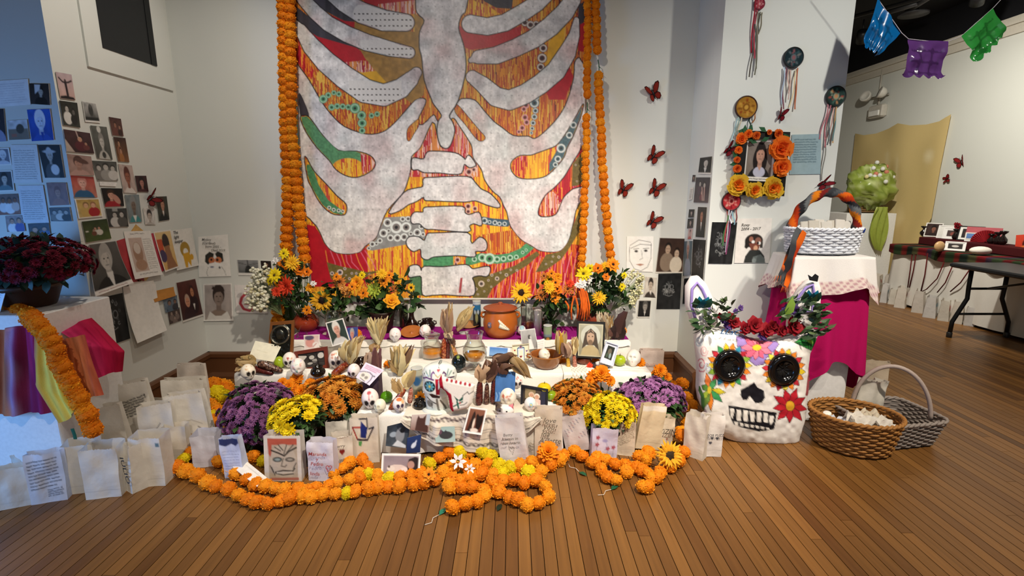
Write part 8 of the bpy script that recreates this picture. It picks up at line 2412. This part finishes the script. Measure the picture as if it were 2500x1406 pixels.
# ------------------------------------------------------------------ wicker baskets
def basket(name,label,c,rx,ry,h,col,nst=36,rows=12,flare=1.15,rect=0,rot=0.0,tilt=(0,0),rimr=.008,cat='basket',wr=.0045):
 root=empty(name,c,rot=(rad(tilt[0]),rad(tilt[1]),rad(rot)))
 tag(root,label,cat)
 def pt(a,t,off=0.0):
  k=1+(flare-1)*t
  ca,sa=cos(a),sin(a)
  if rect:
   m_=(abs(ca)**rect+abs(sa)**rect)**(-1/rect)
   ca,sa=ca*m_,sa*m_
  return Vector(((rx*k+off)*ca,(ry*k+off)*sa,.006+(h-.006)*t))
 cols=[dk(col,f)for f in (.8,1.0,1.15,.9)]
 mb=MB()
 for k in range(nst):
  a=2*PI*k/nst
  mb.tube([pt(a,t)for t in (0,.25,.5,.75,1)],.003,5,dk(col,.75))
 o=mb.build('stakes','wicker',root)
 o['kind']='stuff'
 mb=MB()
 n=nst*4
 for r in range(rows):
  t=(r+.6)/(rows+.4)
  pts=[pt(2*PI*i/n,t,.005*cos(2*PI*i/n*nst/2+PI*r))for i in range(n+1)]
  mb.tube(pts,h/rows*.46,5,cols[r%4],None,False)
 o=mb.build('weave','wicker',root)
 o['kind']='stuff'
 mb=MB()
 for ph in (0,PI):
  pts=[]
  for i in range(121):
   a=2*PI*i/120
   q=pt(a,1.0,.006*cos(a*22+ph))
   pts.append(q+Vector((0,0,.006*sin(a*22+ph)+.004)))
  mb.tube(pts,rimr,6,dk(col,1.1),None,False)
 mb.build('rim','wicker',root)
 mb=MB()
 ring=[pt(2*PI*i/40,0)for i in range(40)]
 mb.add([Vector((0,0,.004))]+ring,[(0,i+1,(i+1)%40+1)for i in range(40)],dk(col,.7))
 mb.add([Vector((0,0,.0))]+[p-Vector((0,0,.006))for p in ring],[(0,(i+1)%40+1,i+1)for i in range(40)],dk(col,.7))
 mb.build('base','wicker',root)
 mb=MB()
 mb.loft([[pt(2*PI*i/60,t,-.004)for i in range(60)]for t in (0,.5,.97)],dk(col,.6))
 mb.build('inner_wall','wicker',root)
 return root,pt
def arch(root,a,b,top,r,col,name='handle',flat=1.0,n=30,kind='wicker',twist=None):
 pts=[]
 for i in range(n+1):
  t=i/n
  an=PI*t
  c=(a+b)/2
  pts.append(c+(a-c)*cos(an)+(top-c)*sin(an)if True else c)
 MB().tube(pts,r,8,col).build(name,kind,root)
 return pts
c=AZ(2082,1092,0)
bk1,bpt=basket('wicker_basket','brown oval wicker basket holding papers and a bottle on the floor',(c.x,c.y+.02,.001),.185,.15,.20,'9a6a34',34,12,1.22,0,-22)
rr=random.Random(5)
for k,(dx,dy,dz,w2,h2,rz,col,lab)in enumerate(((-.06,-.02,.13,.22,.10,20,'dfe4ee','crumpled pale blue tissue paper in the brown basket'),(.05,-.06,.16,.24,.09,-14,'ece6da','folded cream paper bags lying across the brown basket'),(.10,.02,.15,.16,.10,30,'e0d4bc','tan folded paper at the side of the brown basket'))):
 P=[]
 for j in range(13):
  P.append([Vector(((i/12-.5)*w2,(j/12-.5)*h2,.028*sin(i*.9+k*2)*sin(j*.8+k)+.016*sin(i*2.3+j)))for i in range(13)])
 mb=MB()
 mb.grid(P,col)
 mb.grid([[p-Vector((0,0,.012))for p in r]for r in P],dk(col,.8),True)
 o=mb.build('folded_paper','paper',None,(c.x+dx,c.y+.02+dy,dz+.02),(rad(8),rad(6),rad(rz)))
 tag(o,lab,'paper')
o=empty('glue_bottle',(c.x-.15,c.y+.02,.11),rot=(rad(10),rad(-12),0))
tag(o,'small white capped bottle in the brown basket','bottle')
MB().lathe([(.024,0),(.026,.005),(.026,.07),(.02,.08)],20,'d0d0c8').build('bottle_body','satin',o)
MB().lathe([(.021,.081),(.021,.105),(.018,.108),(.001,.108)],20,'e8e6dc').build('cap','satin',o)
c2=AZ(2172,1078,0)
c2=Vector((c2.x+.01,c2.y+.06,.001))
bk2,gpt=basket('wicker_basket','grey rectangular wicker basket with a tall hoop handle',c2,.20,.145,.155,'8a8078',40,11,1.22,7,10)
arch(bk2,Vector((-.15,.10,.15)),Vector((.16,-.12,.15)),Vector((0.0,.0,.44)),.012,'a8988e')
for k,col in enumerate(('1f9a94','e8862a','2a5ab8','d8c02a','2f8a5a','2a4a9a','1f8aa0')):
 o=MB().tube([(0,0,0),(.012,0,.006),(.03,.004,.008),(.05,.0,.0)],[.004,.011,.011,.004],8,col).build('toy_bead','plastic',None,(c2.x-.06+.024*(k%4),c2.y-.03+.03*(k//4),.03+.022*(k//4)),(0,0,k*1.1))
 tag(o,['teal','orange','royal blue','yellow','green','navy','sea blue'][k]+' plastic marker cap among the coloured ones in the grey basket','marker','marker caps in the grey basket')
bag(2112,1046,74,108,'stack of folded white bags standing in the grey basket',10,8,0,.3,.5,'dcd6c8',[('n',.12,6)],z=.02,wob=.03,zig=.03)
bag(2122,1006,60,120,'tall translucent tan bag behind the grey basket handle',-6,2,0,.2,.4,'c8b8a0',z=.03,wob=.01)
# ------------------------------------------------------------------ draped plinth with the white basket
PX0,PX1,PY0,PY1=AY(1945,640,2.94).x,AY(2122,640,2.94).x,2.94,3.16
PZ2=AY(2030,628,PY0).z
plinth('display_plinth','white display plinth under the pink and white cloths',PX0+.02,PX1-.02,PY0+.02,PY1-.02,PZ2-.012)
def pinkhem(pts):
 return None
drape('pink_cloth','hot pink cloth hanging in folds over the tall plinth',PX0,PX1,PY0,PY1,PZ2-.006,.20,.035,9,'b01258','cloth',5,240,None,.22,flare=.045,cat='cloth')
def lace_overlay():
 """white cloth with a scalloped lace border over the pink one"""
 n=240
 cx,cy,hw,hd=(PX0+PX1)/2,(PY0+PY1)/2,(PX1-PX0)/2+.012,(PY1-PY0)/2+.012
 rings,cols=[],[]
 rr=random.Random(2)
 K=16
 for s in range(-2,K+1):
  ring=[]
  for i in range(n):
   t=i/n*4
   k=int(t)
   f=t-k
   a,b=[((-1,-1),(1,-1)),((1,-1),(1,1)),((1,1),(-1,1)),((-1,1),(-1,-1))][k]
   u,v=a[0]+(b[0]-a[0])*f,a[1]+(b[1]-a[1])*f
   L=math.hypot(u,v)
   q=max(0,s)/K
   drop=.17+.05*abs(sin(t*4.2))+.05*(1-abs(2*f-1))*0
   drop+=.07*max(0,1-6*min(f,1-f))
   wv=.016*sin(t*11)*q+.008*sin(t*27)*q
   o=.012+.055*q+wv
   if s<0:
    ring.append((cx+u*hw*(.4 if s==-2 else .97),cy+v*hd*(.4 if s==-2 else .97),PZ2+.004))
   else:
    ring.append((cx+u*hw+u/L*o,cy+v*hd+v/L*o,PZ2+.002-drop*q))
   lace=q>.68
   hole=lace and ((i//2+s)%3==0)
   cols.append(hx('b88a94')if hole else (hx('e0d0c8')if lace else hx('e6e2de')))
  rings.append(ring)
 mb=MB()
 mb.loft(rings,cols,None,True,False)
 tag(mb.build('lace_cloth','cloth'),'white cloth with a scalloped lace border over the pink cloth','cloth')
lace_overlay()
bc=Vector(((PX0+PX1)/2,PY0+.13,PZ2+.008))
bk3,wpt=basket('wicker_basket','white painted wicker basket on the draped plinth',bc,.205,.115,.15,'dfe3ea',36,9,1.1,0,0,rimr=.007)
ha,hb=AY(1948,566,bc.y)-bc,AY(2118,566,bc.y)-bc
hp_=AY(2050,470,bc.y)-bc
arch(bk3,Vector((-.2,0,.14)),Vector((.2,0,.14)),Vector((.02,0,hp_.z)),.012,'d8dce4')
pts,cols=[],[]
N=90
SCC=['3a3c40','54585c','d8641c','b83a18','2c2c30','6a6e70','e0801c','7a2420']
root=empty('striped_scarf',bc+Vector((-.2,0,.14)))
tag(root,'orange, grey and red striped scarf wound round the basket handle','scarf')
ring_all=[]
for i in range(N+1):
 t=i/N
 an=PI*t
 c=Vector((0,0,.14))
 p=c+Vector((-.2,0,0))*cos(an)+(Vector((.02,0,hp_.z-.14)))*sin(an)
 tx=Vector((.2*sin(an),0,(hp_.z-.14)*cos(an))).normalized()
 nx=Vector((0,1,0))
 bx=tx.cross(nx)
 r=.026+.005*sin(t*40)
 ring=[]
 for k in range(16):
  a=2*PI*k/16
  ring.append(p+(nx*cos(a)+bx*sin(a))*r-Vector((-.2,0,.14)))
  cols.append(hx(SCC[int((a/(2*PI)*4+t*14))%len(SCC)]))
 ring_all.append(ring)
MB().loft(ring_all,cols,None,True,True).build('wrap','cloth',root)
b0=root.location
for k,(x0,y0_,x1,y1_,w2,cl)in enumerate(((1952,560,1905,690,22,['54585c','3a3c40','2c2c30']),(1960,565,1918,700,16,['d8641c','b83a18','7a2c18']),(1956,570,1898,672,10,['c85a1c','3a3c40']))):
 a,b=AY(x0,y0_,PY0+.02)-b0,AY(x1,y1_,PY0-.06)-b0
 pp=[a.lerp(b,i/10)+Vector((-.012*sin(i*.6),-.02*sin(i*.5+k),0))for i in range(11)]
 MB().strip(pp,[w2*mpp(b0)*(1+.25*sin(i))for i in range(11)],(.3,-1,0),[c for i in range(11)for c in [hx(cl[(i//3)%len(cl)])]*3]).build('tail','cloth',root)
 fr=MB()
 for j in range(6):
  fr.tube([pp[-1]+Vector(((j-2.5)*.007,0,0)),pp[-1]+Vector(((j-2.5)*.009-.004,0,-.035))],.0018,4,cl[j%len(cl)])
 o=fr.build('fringe','cloth',root)
 o['kind']='stuff'
for k in range(7):
 x=1962+k*16
 p=AY(x+6,556,bc.y+.02)
 o=MB().bbox((-.032,-.006,-.09),(.032,.006,.04+.006*(k%3)),.003,['efebe2','e6e0d4','f2eee6'][k%3]).build('folded_bag','paper',None,(p.x,p.y-.01*(k%2),p.z),(rad(-14),rad(5*(k%3-1)),rad(8*(k%3)-8)))
 tag(o,['first','second','third','fourth','fifth','sixth','seventh'][k]+' folded white bag from the scarf tail end in the white basket','paper bag','folded bags in the white basket')
for k,col in enumerate(('2a6ab8','c8242c','3f9a3c','d8d02a','2a4aa8')):
 p=AY(2070+k*9,566,bc.y-.05)
 o=MB().lathe([(.008,0),(.01,.004),(.01,.022),(.006,.028),(.001,.029)],14,col).build('marker_cap','plastic',None,(p.x,p.y,PZ2+.14),(rad(20),rad(30*(k%2)),0))
 tag(o,['blue','red','green','yellow','navy'][k]+' marker cap among the folded bags in the white basket','marker','marker caps in the white basket')
 # ------------------------------------------------------------------ the room beyond
def patchX(name,label,rows,X,colfn,nu=40,nv=40,wave=.02,kind='cloth',cat='cloth',freq=14):
 R_=[[AX(x,y,X)for x,y in r]for r in rows]
 P,UU,VV=[],[],[]
 def along(r,t):
  n=len(r)-1
  k=min(int(t*n),n-1)
  return r[k].lerp(r[k+1],t*n-k)
 for j in range(nv+1):
  v=j/nv
  n=len(R_)-1
  k=min(int(v*n),n-1)
  f=v*n-k
  row=[]
  for i in range(nu+1):
   u=i/nu
   p=along(R_[k],u).lerp(along(R_[k+1],u),f)
   row.append(p+Vector((-wave*(.5+.5*sin(u*freq+v))-.004,0,0)))
   UU.append(u)
   VV.append(v)
  P.append(row)
 mb=MB()
 U,V=np.array(UU).reshape(nv+1,nu+1),np.array(VV).reshape(nv+1,nu+1)
 mb.grid(P,colfn(U,V))
 mb.grid([[p+Vector((.003,0,0))for p in r]for r in P],colfn(U,V),True)
 o=mb.build(name,kind)
 tag(o,label,cat)
 return o
def tan(U,V):
 p=Paint(U,V,'d8bf84',.05).run([('n',.12,5),('e',.18,.28,.05,.04,'c0a468'),('e',.5,.3,.06,.04,'c4a86a'),('e',.85,.2,.04,.03,'e8d8ae'),('l',[(.4,.2),(.42,.5),(.35,.6)],.012,'e4d2a0'),('l',[(.52,.25),(.56,.6),(.6,.8)],.012,'e4d2a0'),('e',.3,.55,.04,.03,'c0a468'),('e',.62,.5,.05,.04,'e0cc98')])
 return p.c
patchX('hanging_cloth','large tan painted cloth hanging from three points on the far wall',[[(2090,326),(2112,330),(2140,326),(2170,314),(2195,301),(2225,306),(2262,304),(2295,296),(2326,279)],[(2082,400),(2190,390),(2300,408)],[(2070,540),(2175,535),(2278,532)],[(2060,650),(2130,655),(2240,605)],[(2055,690),(2125,676),(2205,673)]],XF-.02,tan)
def netbasket():
 Y=7.3
 x0,x1=AY(2058,600,Y).x,AY(2178,600,Y).x
 zt=AY(2120,521,Y).z
 plinth('display_plinth','white display plinth by the far wall under the green wrapped basket',x0,x1,Y,Y+.55,zt)
 c=Vector(((x0+x1)/2+.05,Y+.25,zt+.002))
 bk,_=basket('wicker_basket','dark brown basket inside the green wrap on the far plinth',c,.2,.18,.2,'7a5a34',26,7,1.1)
 root=empty('green_wrapped_flowers',c)
 tag(root,'bulging lime green net wrap with white flowers on the far plinth','wrapped gift')
 rr=random.Random(3)
 m=mpp(c)
 p0=AY(2125,455,Y+.1)-c
 def fn(d):
  k=1+.5*(float(vnoise(np.array(d.x*3+4),np.array(d.z*3+d.y*2+7),3))-.5)+rr.uniform(-.07,.07)
  return k,rr.choice(['9aac48','aabc54','b8c868','8a9c3c','d0da94'])
 MB().ball(p0,(.31,.24,.31),'9aac44',34,24,None,fn).build('net_wrap','plastic',root)
 mb=MB()
 for k in range(16):
  d=rdir(rr)
  d.y=-abs(d.y)
  q=p0+Vector((d.x*.28,d.y*.24,abs(d.z)*.34))
  mb.ball(q,.03,rr.choice(['e8e8e0','d88a70','e8d8a0','f0f0ec']),8,6)
 o=mb.build('blossoms','petal',root)
 o['kind']='stuff'
 P=[]
 for j in range(16):
  t=j/15
  a,b=AY(2140-18*sin(PI*t),505+105*t,Y-.08)-c,AY(2170+6*sin(PI*t)-20*t,505+108*t,Y-.06)-c
  P.append([a.lerp(b,i/11)+Vector((0,-.03*sin(i*1.6+j*.3),0))for i in range(12)])
 mb=MB()
 mb.grid(P,'b0bc50')
 mb.grid([[p+Vector((0,.004,0))for p in r]for r in P],'b0bc50',True)
 mb.build('net_tail','plastic',root)
netbasket()
LT=(4.98,5.62,3.2,6.45,.75)
def longtable():
 x0,x1,ya,yb,z=LT
 root=empty('display_table',((x0+x1)/2,(ya+yb)/2,0))
 tag(root,'long display table along the far wall under a white cloth','table')
 hx_,hy=(x1-x0)/2,(yb-ya)/2
 MB().bbox((-hx_,-hy,z-.04),(hx_,hy,z-.006),.006,'b8a488').build('tabletop','matte',root)
 for sx in (-1,1):
  for sy in (-1,1):
   MB().tube([(sx*(hx_-.06),sy*(hy-.1),0),(sx*(hx_-.06),sy*(hy-.1),z-.04)],.016,10,'55565a').build('leg','metal',root)
 drape('tablecloth','white floor length cloth on the far display table',x0,x1,ya,yb,z-.003,.03,.018,46,'e2ded6','cloth',8,320,None,.01,flare=.02)
 nu,nv=40,120
 P,UU,VV=[],[],[]
 for j in range(nv+1):
  v=j/nv
  row=[]
  for i in range(nu+1):
   u=i/nu
   Y=yb+.05-(yb-ya)*v*1.0
   s=u*1.0
   if s<.72:
    p=Vector((x1-.02-(x1-.02-x0+.03)*s/.72,Y,z+.004))
   else:
    d=(s-.72)/.28
    p=Vector((x0-.048-.012*sin(v*60),Y,z+.002-d*(.10+.02*sin(v*31))))
   if v<.02:
    p.z-=.0
   row.append(p)
   UU.append(u)
   VV.append(v)
  P.append(row)
 U,V=np.array(UU).reshape(nv+1,nu+1),np.array(VV).reshape(nv+1,nu+1)
 pal=['5a1a1c','2c3a24','6a2420','1f2a22','4a4a30','701c20','3a2c3c','33402a']
 c=np.array([hx(x)for x in pal])[(V*34).astype(int)%len(pal)]
 c=c*(1-.5*((U*9).astype(int)%2))[...,None]
 mb=MB()
 mb.grid(P,c)
 tag(mb.build('plaid_runner','cloth'),'dark red and green plaid runner on the far display table','runner')
longtable()
zt=LT[4]+.008
ZR=.845
o=empty('table_riser',(5.44,5.46,zt))
tag(o,'low raised shelf under dark red cloth on the far display table','riser')
MB().bbox((-.16,-1.0,0),(.16,1.0,ZR-zt-.012),.004,'8a7050').build('shelf_board','matte',o)
MB().bbox((-.165,-1.01,.0),(.165,1.01,ZR-zt),.004,'4a1a1c').build('shelf_cloth','cloth',o)
def onfar(px,py):
 """back row stands on the raised shelf, front row on the table"""
 p=AZ(px,py,zt)
 if p.x>5.27:
  q=AZ(px,py,ZR)
  X=5.42 if q.x>5.5 or q.x<5.3 else q.x
  r=ray(px,py)
  t=X/r.x
  return Vector((X,r.y*t,ZR))
 return p
def smallframe(label,px,py,wp,hp,shp,col,yaw=-60,fw=.012,name='picture_frame'):
 p=onfar(px,py)
 m=mpp(p)
 w2,h=wp*m*1.15,hp*m
 root=empty(name,p,rot=(rad(-14),0,rad(yaw)))
 tag(root,label,'framed photo')
 for a,b in (((-w2/2,-.008,0),(w2/2,.008,fw)),((-w2/2,-.008,h-fw),(w2/2,.008,h)),((-w2/2,-.008,fw),(-w2/2+fw,.008,h-fw)),((w2/2-fw,-.008,fw),(w2/2,.008,h-fw))):
  MB().box(a,b,col).build('frame_rail','satin',root)
 sheet('picture',[(-w2/2+fw,0,h-fw),(w2/2-fw,0,h-fw),(w2/2-fw,0,fw),(-w2/2+fw,0,fw)],shp,px=.004,parent=root)
 return root
smallframe('dark photo card on the far table, farthest along',2275,578,30,34,por('3a2824','1a100e','8a5a48','2a1c1a'),'e8e4dc')
smallframe('white framed photo leaning behind the white matted one on the far table',2308,580,32,32,[('g','e8e6e0','d8d6d0')],'f0eeea')
smallframe('white matted photo in front of the black frame on the far table',2326,584,38,28,[('g','f0eeea','f0eeea'),('r',.14,.18,.86,.82,'4a3a38'),('e',.5,.55,.2,.22,'8a4a40')],'f2f0ec')
smallframe('black framed photo with a white mat on the far table',2365,588,42,36,[('g','eeece6','eeece6'),('r',.12,.14,.88,.86,'2a2224'),('e',.4,.5,.16,.25,'6a3c38')],'141212')
smallframe('photo of a dark scene lying tilted near the table edge',2330,612,34,22,[('g','f0eeea','f0eeea'),('r',.1,.12,.9,.88,'2c2624'),('e',.5,.5,.2,.16,'c8c0b8')],'f2f0ec',-50)
smallframe('small blue picture beside the white fan on the far table',2374,612,32,22,[('g','5a84c0','3a5a94'),('r',0,.7,1,1,'c8c4bc')],'e0ded8',-50)
def tinyvase(label,px,py,wp,hp,col='1f1716',flower=None):
 p=onfar(px,py)
 m=mpp(p)
 k,h=wp/2*m,hp*m
 root=empty('small_vase',p)
 tag(root,label,'vase')
 MB().lathe([(.5*k,0),(1.0*k,.2*h),(1.0*k,.4*h),(.35*k,.65*h),(.3*k,.75*h),(.9*k,.9*h),(.95*k,h),(.7*k,h),(.2*k,.75*h)],20,col).build('body','gloss',root)
 if flower:
  o=link('flower_head',FL['darkrose'],root,(0,0,h*1.25),(rad(50),0,0),k*1.6)
  MB().tube([(0,0,h*.6),(0,0,h*1.2)],.004,5,'2a4a22').build('stem','leaf',root)
 return root
tinyvase('small black flared vase at the far end of the plaid table',2254,574,15,24)
tinyvase('small black vase with a red rose on the far table',2336,562,15,26,flower=1)
tinyvase('small black vase behind the red fan on the far table',2422,572,15,24)
tinyvase('shiny dark vase beside the red fan on the far table',2430,616,18,30)
tinyvase('second shiny dark vase nearer the red poster on the far table',2442,618,18,34)
p=onfar(2404,604)
r=30*mpp(p)
mb=MB()
v,c=[],[]
for i in range(41):
 a=PI*i/40
 for q in (.1,1.0):
  v.append((r*q*cos(a),.012*(1 if i%2 else -1)*q,r*q*sin(a)))
  c.append(hx('c03038' if i%2 else 'a02630'))
mb.add(v,[(2*i,2*i+2,2*i+3,2*i+1)for i in range(40)],c,None,False)
o=mb.build('paper_fan','tissue',None,(p.x,p.y,p.z+.005),(0,0,rad(-60)))
tag(o,'red half-round paper fan standing on the far table','paper fan')
p=onfar(2408,592)
o=MB().bbox((-.16,-.004,0),(.16,.004,.17),.002,'d8747c').build('card','paper',None,(p.x,p.y+.06,p.z),(rad(-8),0,rad(-60)))
tag(o,'pink card standing behind the red fan','card')
q=[AX(2482,574,5.45),AX(2540,570,5.45),AX(2536,628,5.42),AX(2478,622,5.42)]
o=sheet('red_poster',q,[('g','d84a34','c83a28'),('e',.6,.45,.3,.3,'4a1c18'),('e',.5,.7,.3,.2,'e0783c')],'d84a34',thick=.004)
tag(o,'orange-red poster standing at the picture edge on the far table','poster')
p=onfar(2392,622)
o=MB().ball((0,0,.045),(.11,.07,.045),'ece6da',18,10).build('white_bread_roll','matte',None,(p.x,p.y,p.z))
tag(o,'white rounded loaf on the far table','bread')
p=onfar(2292,612)
o=MB().ball((0,0,.05),(.06,.03,.06),'c8a070',14,8).build('wooden_mask','satin',None,(p.x,p.y,p.z))
tag(o,'tan wooden oval mask near the plaid edge','mask')
for k,(pts,lab)in enumerate((([(2228,612),(2222,660),(2216,702)],'first dark red cord from the far end of the white table cloth'),([(2238,612),(2230,660),(2220,702)],'second dark red cord from the far end of the white table cloth'),([(2265,618),(2258,670),(2248,712)],'third dark red cord from the far end of the white table cloth'),([(2305,640),(2288,680),(2262,706),(2246,714)],'long curved dark red cord on the white table cloth'),([(2325,650),(2308,690),(2288,714)],'slanting dark red cord nearer the black table'),([(2366,660),(2345,690),(2320,712)],'dark red cord half hidden by the black table'))):
 P=[AX(x,y,LT[0]-.05)for x,y in pts]
 tag(MB().tube(P,.006,6,'5a1c1c').build('cord','cloth'),lab,'cord','cords on the far table cloth')
for k,(x,y,w2,h)in enumerate(((2142,690,32,30),(2150,712,30,40),(2178,706,24,34),(2166,738,20,44),(2188,742,22,36),(2212,750,32,48),(2256,762,34,52),(2286,774,36,48),(2318,782,32,48),(2350,788,34,52),(2340,750,44,44),(2380,794,30,44))):
 cs=['e4ded2','e8e0d4','ded6cc','e0dcd8'][k%4]
 mk=[[('e',.5,.4,.2,.16,'c88a80')],[('e',.5,.35,.16,.12,'b87a70'),('r',.3,.6,.7,.64,'a8a098')],[],[('r',.2,.3,.8,.5,'a8bcc8')]][k%4]
 bag(x,y,w2*1.35,h,['first','second','third','fourth','fifth','sixth','seventh','eighth','ninth','tenth','eleventh','twelfth'][k]+' luminaria bag of the far row, counted from the tan cloth',45,0,0,.5,.3,cs,mk,group='luminaria bags in the far room',flap=False)
def foldtable():
 x0,x1,ya,yb,z=4.36,4.93,3.35,4.93,.735
 root=empty('folding_table',((x0+x1)/2,(ya+yb)/2,0))
 tag(root,'black folding table with bent steel legs','table')
 hw,hd=(x1-x0)/2,(yb-ya)/2
 MB().bbox((-hw,-hd,z-.045),(hw,hd,z),.012,'26282b').build('tabletop','satin',root)
 for sy in (-1,1):
  y=sy*(hd-.14)
  for sx in (-1,1):
   pts=[(sx*(hw*.62),y,z-.045),(sx*(hw*.62),y,z-.22),(sx*(hw*.60),y+.0,z-.34),(sx*(hw*.98),y,.16),(sx*(hw*1.0),y,.0)]
   lg=MB().tube(pts,.019,10,'121314').build('leg','satin',root)
   MB().lathe([(.022,0),(.024,.004),(.024,.05),(.02,.055)],14,'2c2c2c').build('foot_cap','satin',lg,(sx*hw,y,0))
  for zz,wq in ((z-.24,.62),(.24,.86)):
   MB().tube([(-hw*wq,y,zz),(hw*wq,y,zz)],.012,8,'121314').build('crossbar','satin',root)
 MB().tube([(0,-hd+.14,z-.24),(0,-.1,z-.06)],.01,8,'121314').build('brace','satin',root)
 MB().tube([(0,hd-.14,z-.24),(0,.1,z-.06)],.01,8,'121314').build('brace','satin',root)
foldtable()
def emergency():
 p=AX(2150,268,XF)
 m=mpp(p)
 root=empty('emergency_light',p)
 tag(root,'white emergency light unit with two lamp heads on the far wall','light fixture')
 w2,h=.16,.12
 MB().bbox((-.09,-w2,-h),(0,w2,h*.6),.02,'c8c2b6').build('housing','satin',root)
 MB().bbox((-.11,-.11,-h*.8),(-.088,.11,-h*.1),.008,'f4f2ec').build('lens','gloss',root)
 for s in (-1,1):
  hd=MB().lathe([(.03,0),(.07,.03),(.085,.09),(.08,.1),(.05,.08),(.001,.07)],20,'d8d4ca').build('lamp_head','satin',root,(-.08,s*.19,.2),(0,rad(-70),rad(20*s)))
 MB().tube([(-.04,0,h*.6),(-.04,0,.2),(-.04,-.18,.2),(-.04,.18,.2)],.015,8,'b8b2a6').build('arm','satin',root)
 t=AX(2168,148,XF)
 MB().tube([(-.02,.05,.1),Vector((-.02,.05,.6))],.012,8,'b8b2a6').build('conduit','satin',root)
emergency()
def track(label,a,b,heads):
 a,b=Vector(a),Vector(b)
 root=empty('track_light',a)
 tag(root,label,'light fixture')
 MB().tube([Vector(),b-a],.025,6,'2c2c2e').build('rail','satin',root)
 for h in heads:
  h=Vector(h)
  hd=MB().lathe([(.02,.1),(.06,.09),(.065,-.06),(.06,-.06),(.05,.02),(.001,.02)],20,'1a1a1c').build('lamp_head','satin',root,h-a,(rad(40),rad(-30),0))
  MB().lathe([(.05,-.045),(.001,-.045)],20).build('lamp_lens',emit_mat('lamp_glow',(1,.93,.82,1),30),hd)
  MB().tube([h-a+Vector((0,0,.08)),Vector((h.x,h.y,a.z))-a],.01,6,'1a1a1c').build('stem','satin',root)
h1=AZ(2104,92,3.4)
h2=AZ(2388,-4,3.4)
track('black ceiling track with glowing lamp heads in the far room',(h1.x-.5,h1.y+.4,3.62),(h2.x+.6,h2.y-.6,3.62),[h1,h2])
for x0,y0_,x1,y1_,lab in ((2170,30,2240,8,'short grey pipe under the black ceiling'),(2215,28,2290,-20,'longer grey pipe under the black ceiling')):
 a,b=AZ(x0,y0_,3.6),AZ(x1,y1_,3.6)
 tag(MB().tube([a,b],.03,8,'4a4a4c').build('ceiling_pipe','satin'),lab,'pipe')
a=AZ(2228,48,3.5)
o=MB().lathe([(.01,.2),(.04,.19),(.05,.05),(.16,.02),(.16,0),(.001,0)],24,'3a3a3c').build('ceiling_sensor','satin',None,(a.x,a.y,3.55))
tag(o,'round grey fixture hanging from the black ceiling','fixture')
def flag(label,q,col,seed):
 Y=3.0
 c=[AY(x,y,Y)for x,y in q]
 nu,nv=34,34
 rr=random.Random(seed)
 P,C=[],[]
 for j in range(nv+1):
  v=j/nv
  row,cr=[],[]
  for i in range(nu+1):
   u=i/nu
   p=c[0]*(1-u)*(1-v)+c[1]*u*(1-v)+c[2]*u*v+c[3]*(1-u)*v
   if v>.9:
    d=(c[3]-c[0]).normalized()
    p=p-d*.02*(1-abs(sin(u*PI*4)))*(v-.9)*10
   p=p+Vector((0,.02*(float(vnoise(np.array(u*4.0),np.array(v*4.0),seed))-.5)*(1+2*v)+.004*sin(u*30)*v,0))
   row.append(p)
   hole=.18<v<.92 and .1<u<.9 and abs(sin(u*9.5)*sin(v*11))<.22
   cr.append(tuple(x*(.55 if hole else 1.0)for x in hx(col)))
  P.append(row)
  C.append(cr)
 mb=MB()
 mb.grid(P,np.array(C))
 o=mb.build('papel_picado_flag','foil')
 tag(o,label,'paper flag','plastic cut-paper flags on a string')
flag('blue cut-paper flag of the string overhead',[(2141,-6),(2201,80),(2141,140),(2106,118)],'0f6cb0',1)
flag('purple cut-paper flag of the string overhead',[(2218,95),(2312,102),(2302,194),(2205,189)],'6a3f86',2)
flag('green cut-paper flag of the string overhead',[(2347,88),(2424,20),(2460,82),(2384,156)],'3aa548',3)
pts=[AY(x,y,3.002)for x,y in ((2080,-90),(2141,-6),(2201,80),(2218,95),(2265,100),(2312,102),(2347,88),(2424,20),(2480,-40))]
tag(MB().tube(pts,.0018,5,'d0c8d0').build('flag_string','cloth'),'thin string carrying the cut-paper flags overhead','string')
# ------------------------------------------------------------------ lettering becomes plain mesh
bpy.context.view_layer.update()
dg=bpy.context.evaluated_depsgraph_get()
for o in [o for o in SC.objects if o.type=='FONT']:
 me=bpy.data.meshes.new_from_object(o.evaluated_get(dg))
 me.name='lettering'
 nm=o.name
 par,ml,mpi=o.parent,o.matrix_local.copy(),o.matrix_parent_inverse.copy()
 bpy.data.objects.remove(o)
 n=link('lettering',me,par)
 n.matrix_parent_inverse=mpi
 n.matrix_local=ml
 if not me.materials:
  me.materials.append(vmat('matte'))
for o in SC.objects:
 for k in ('w','h'):
  if k in o:
   del o[k]
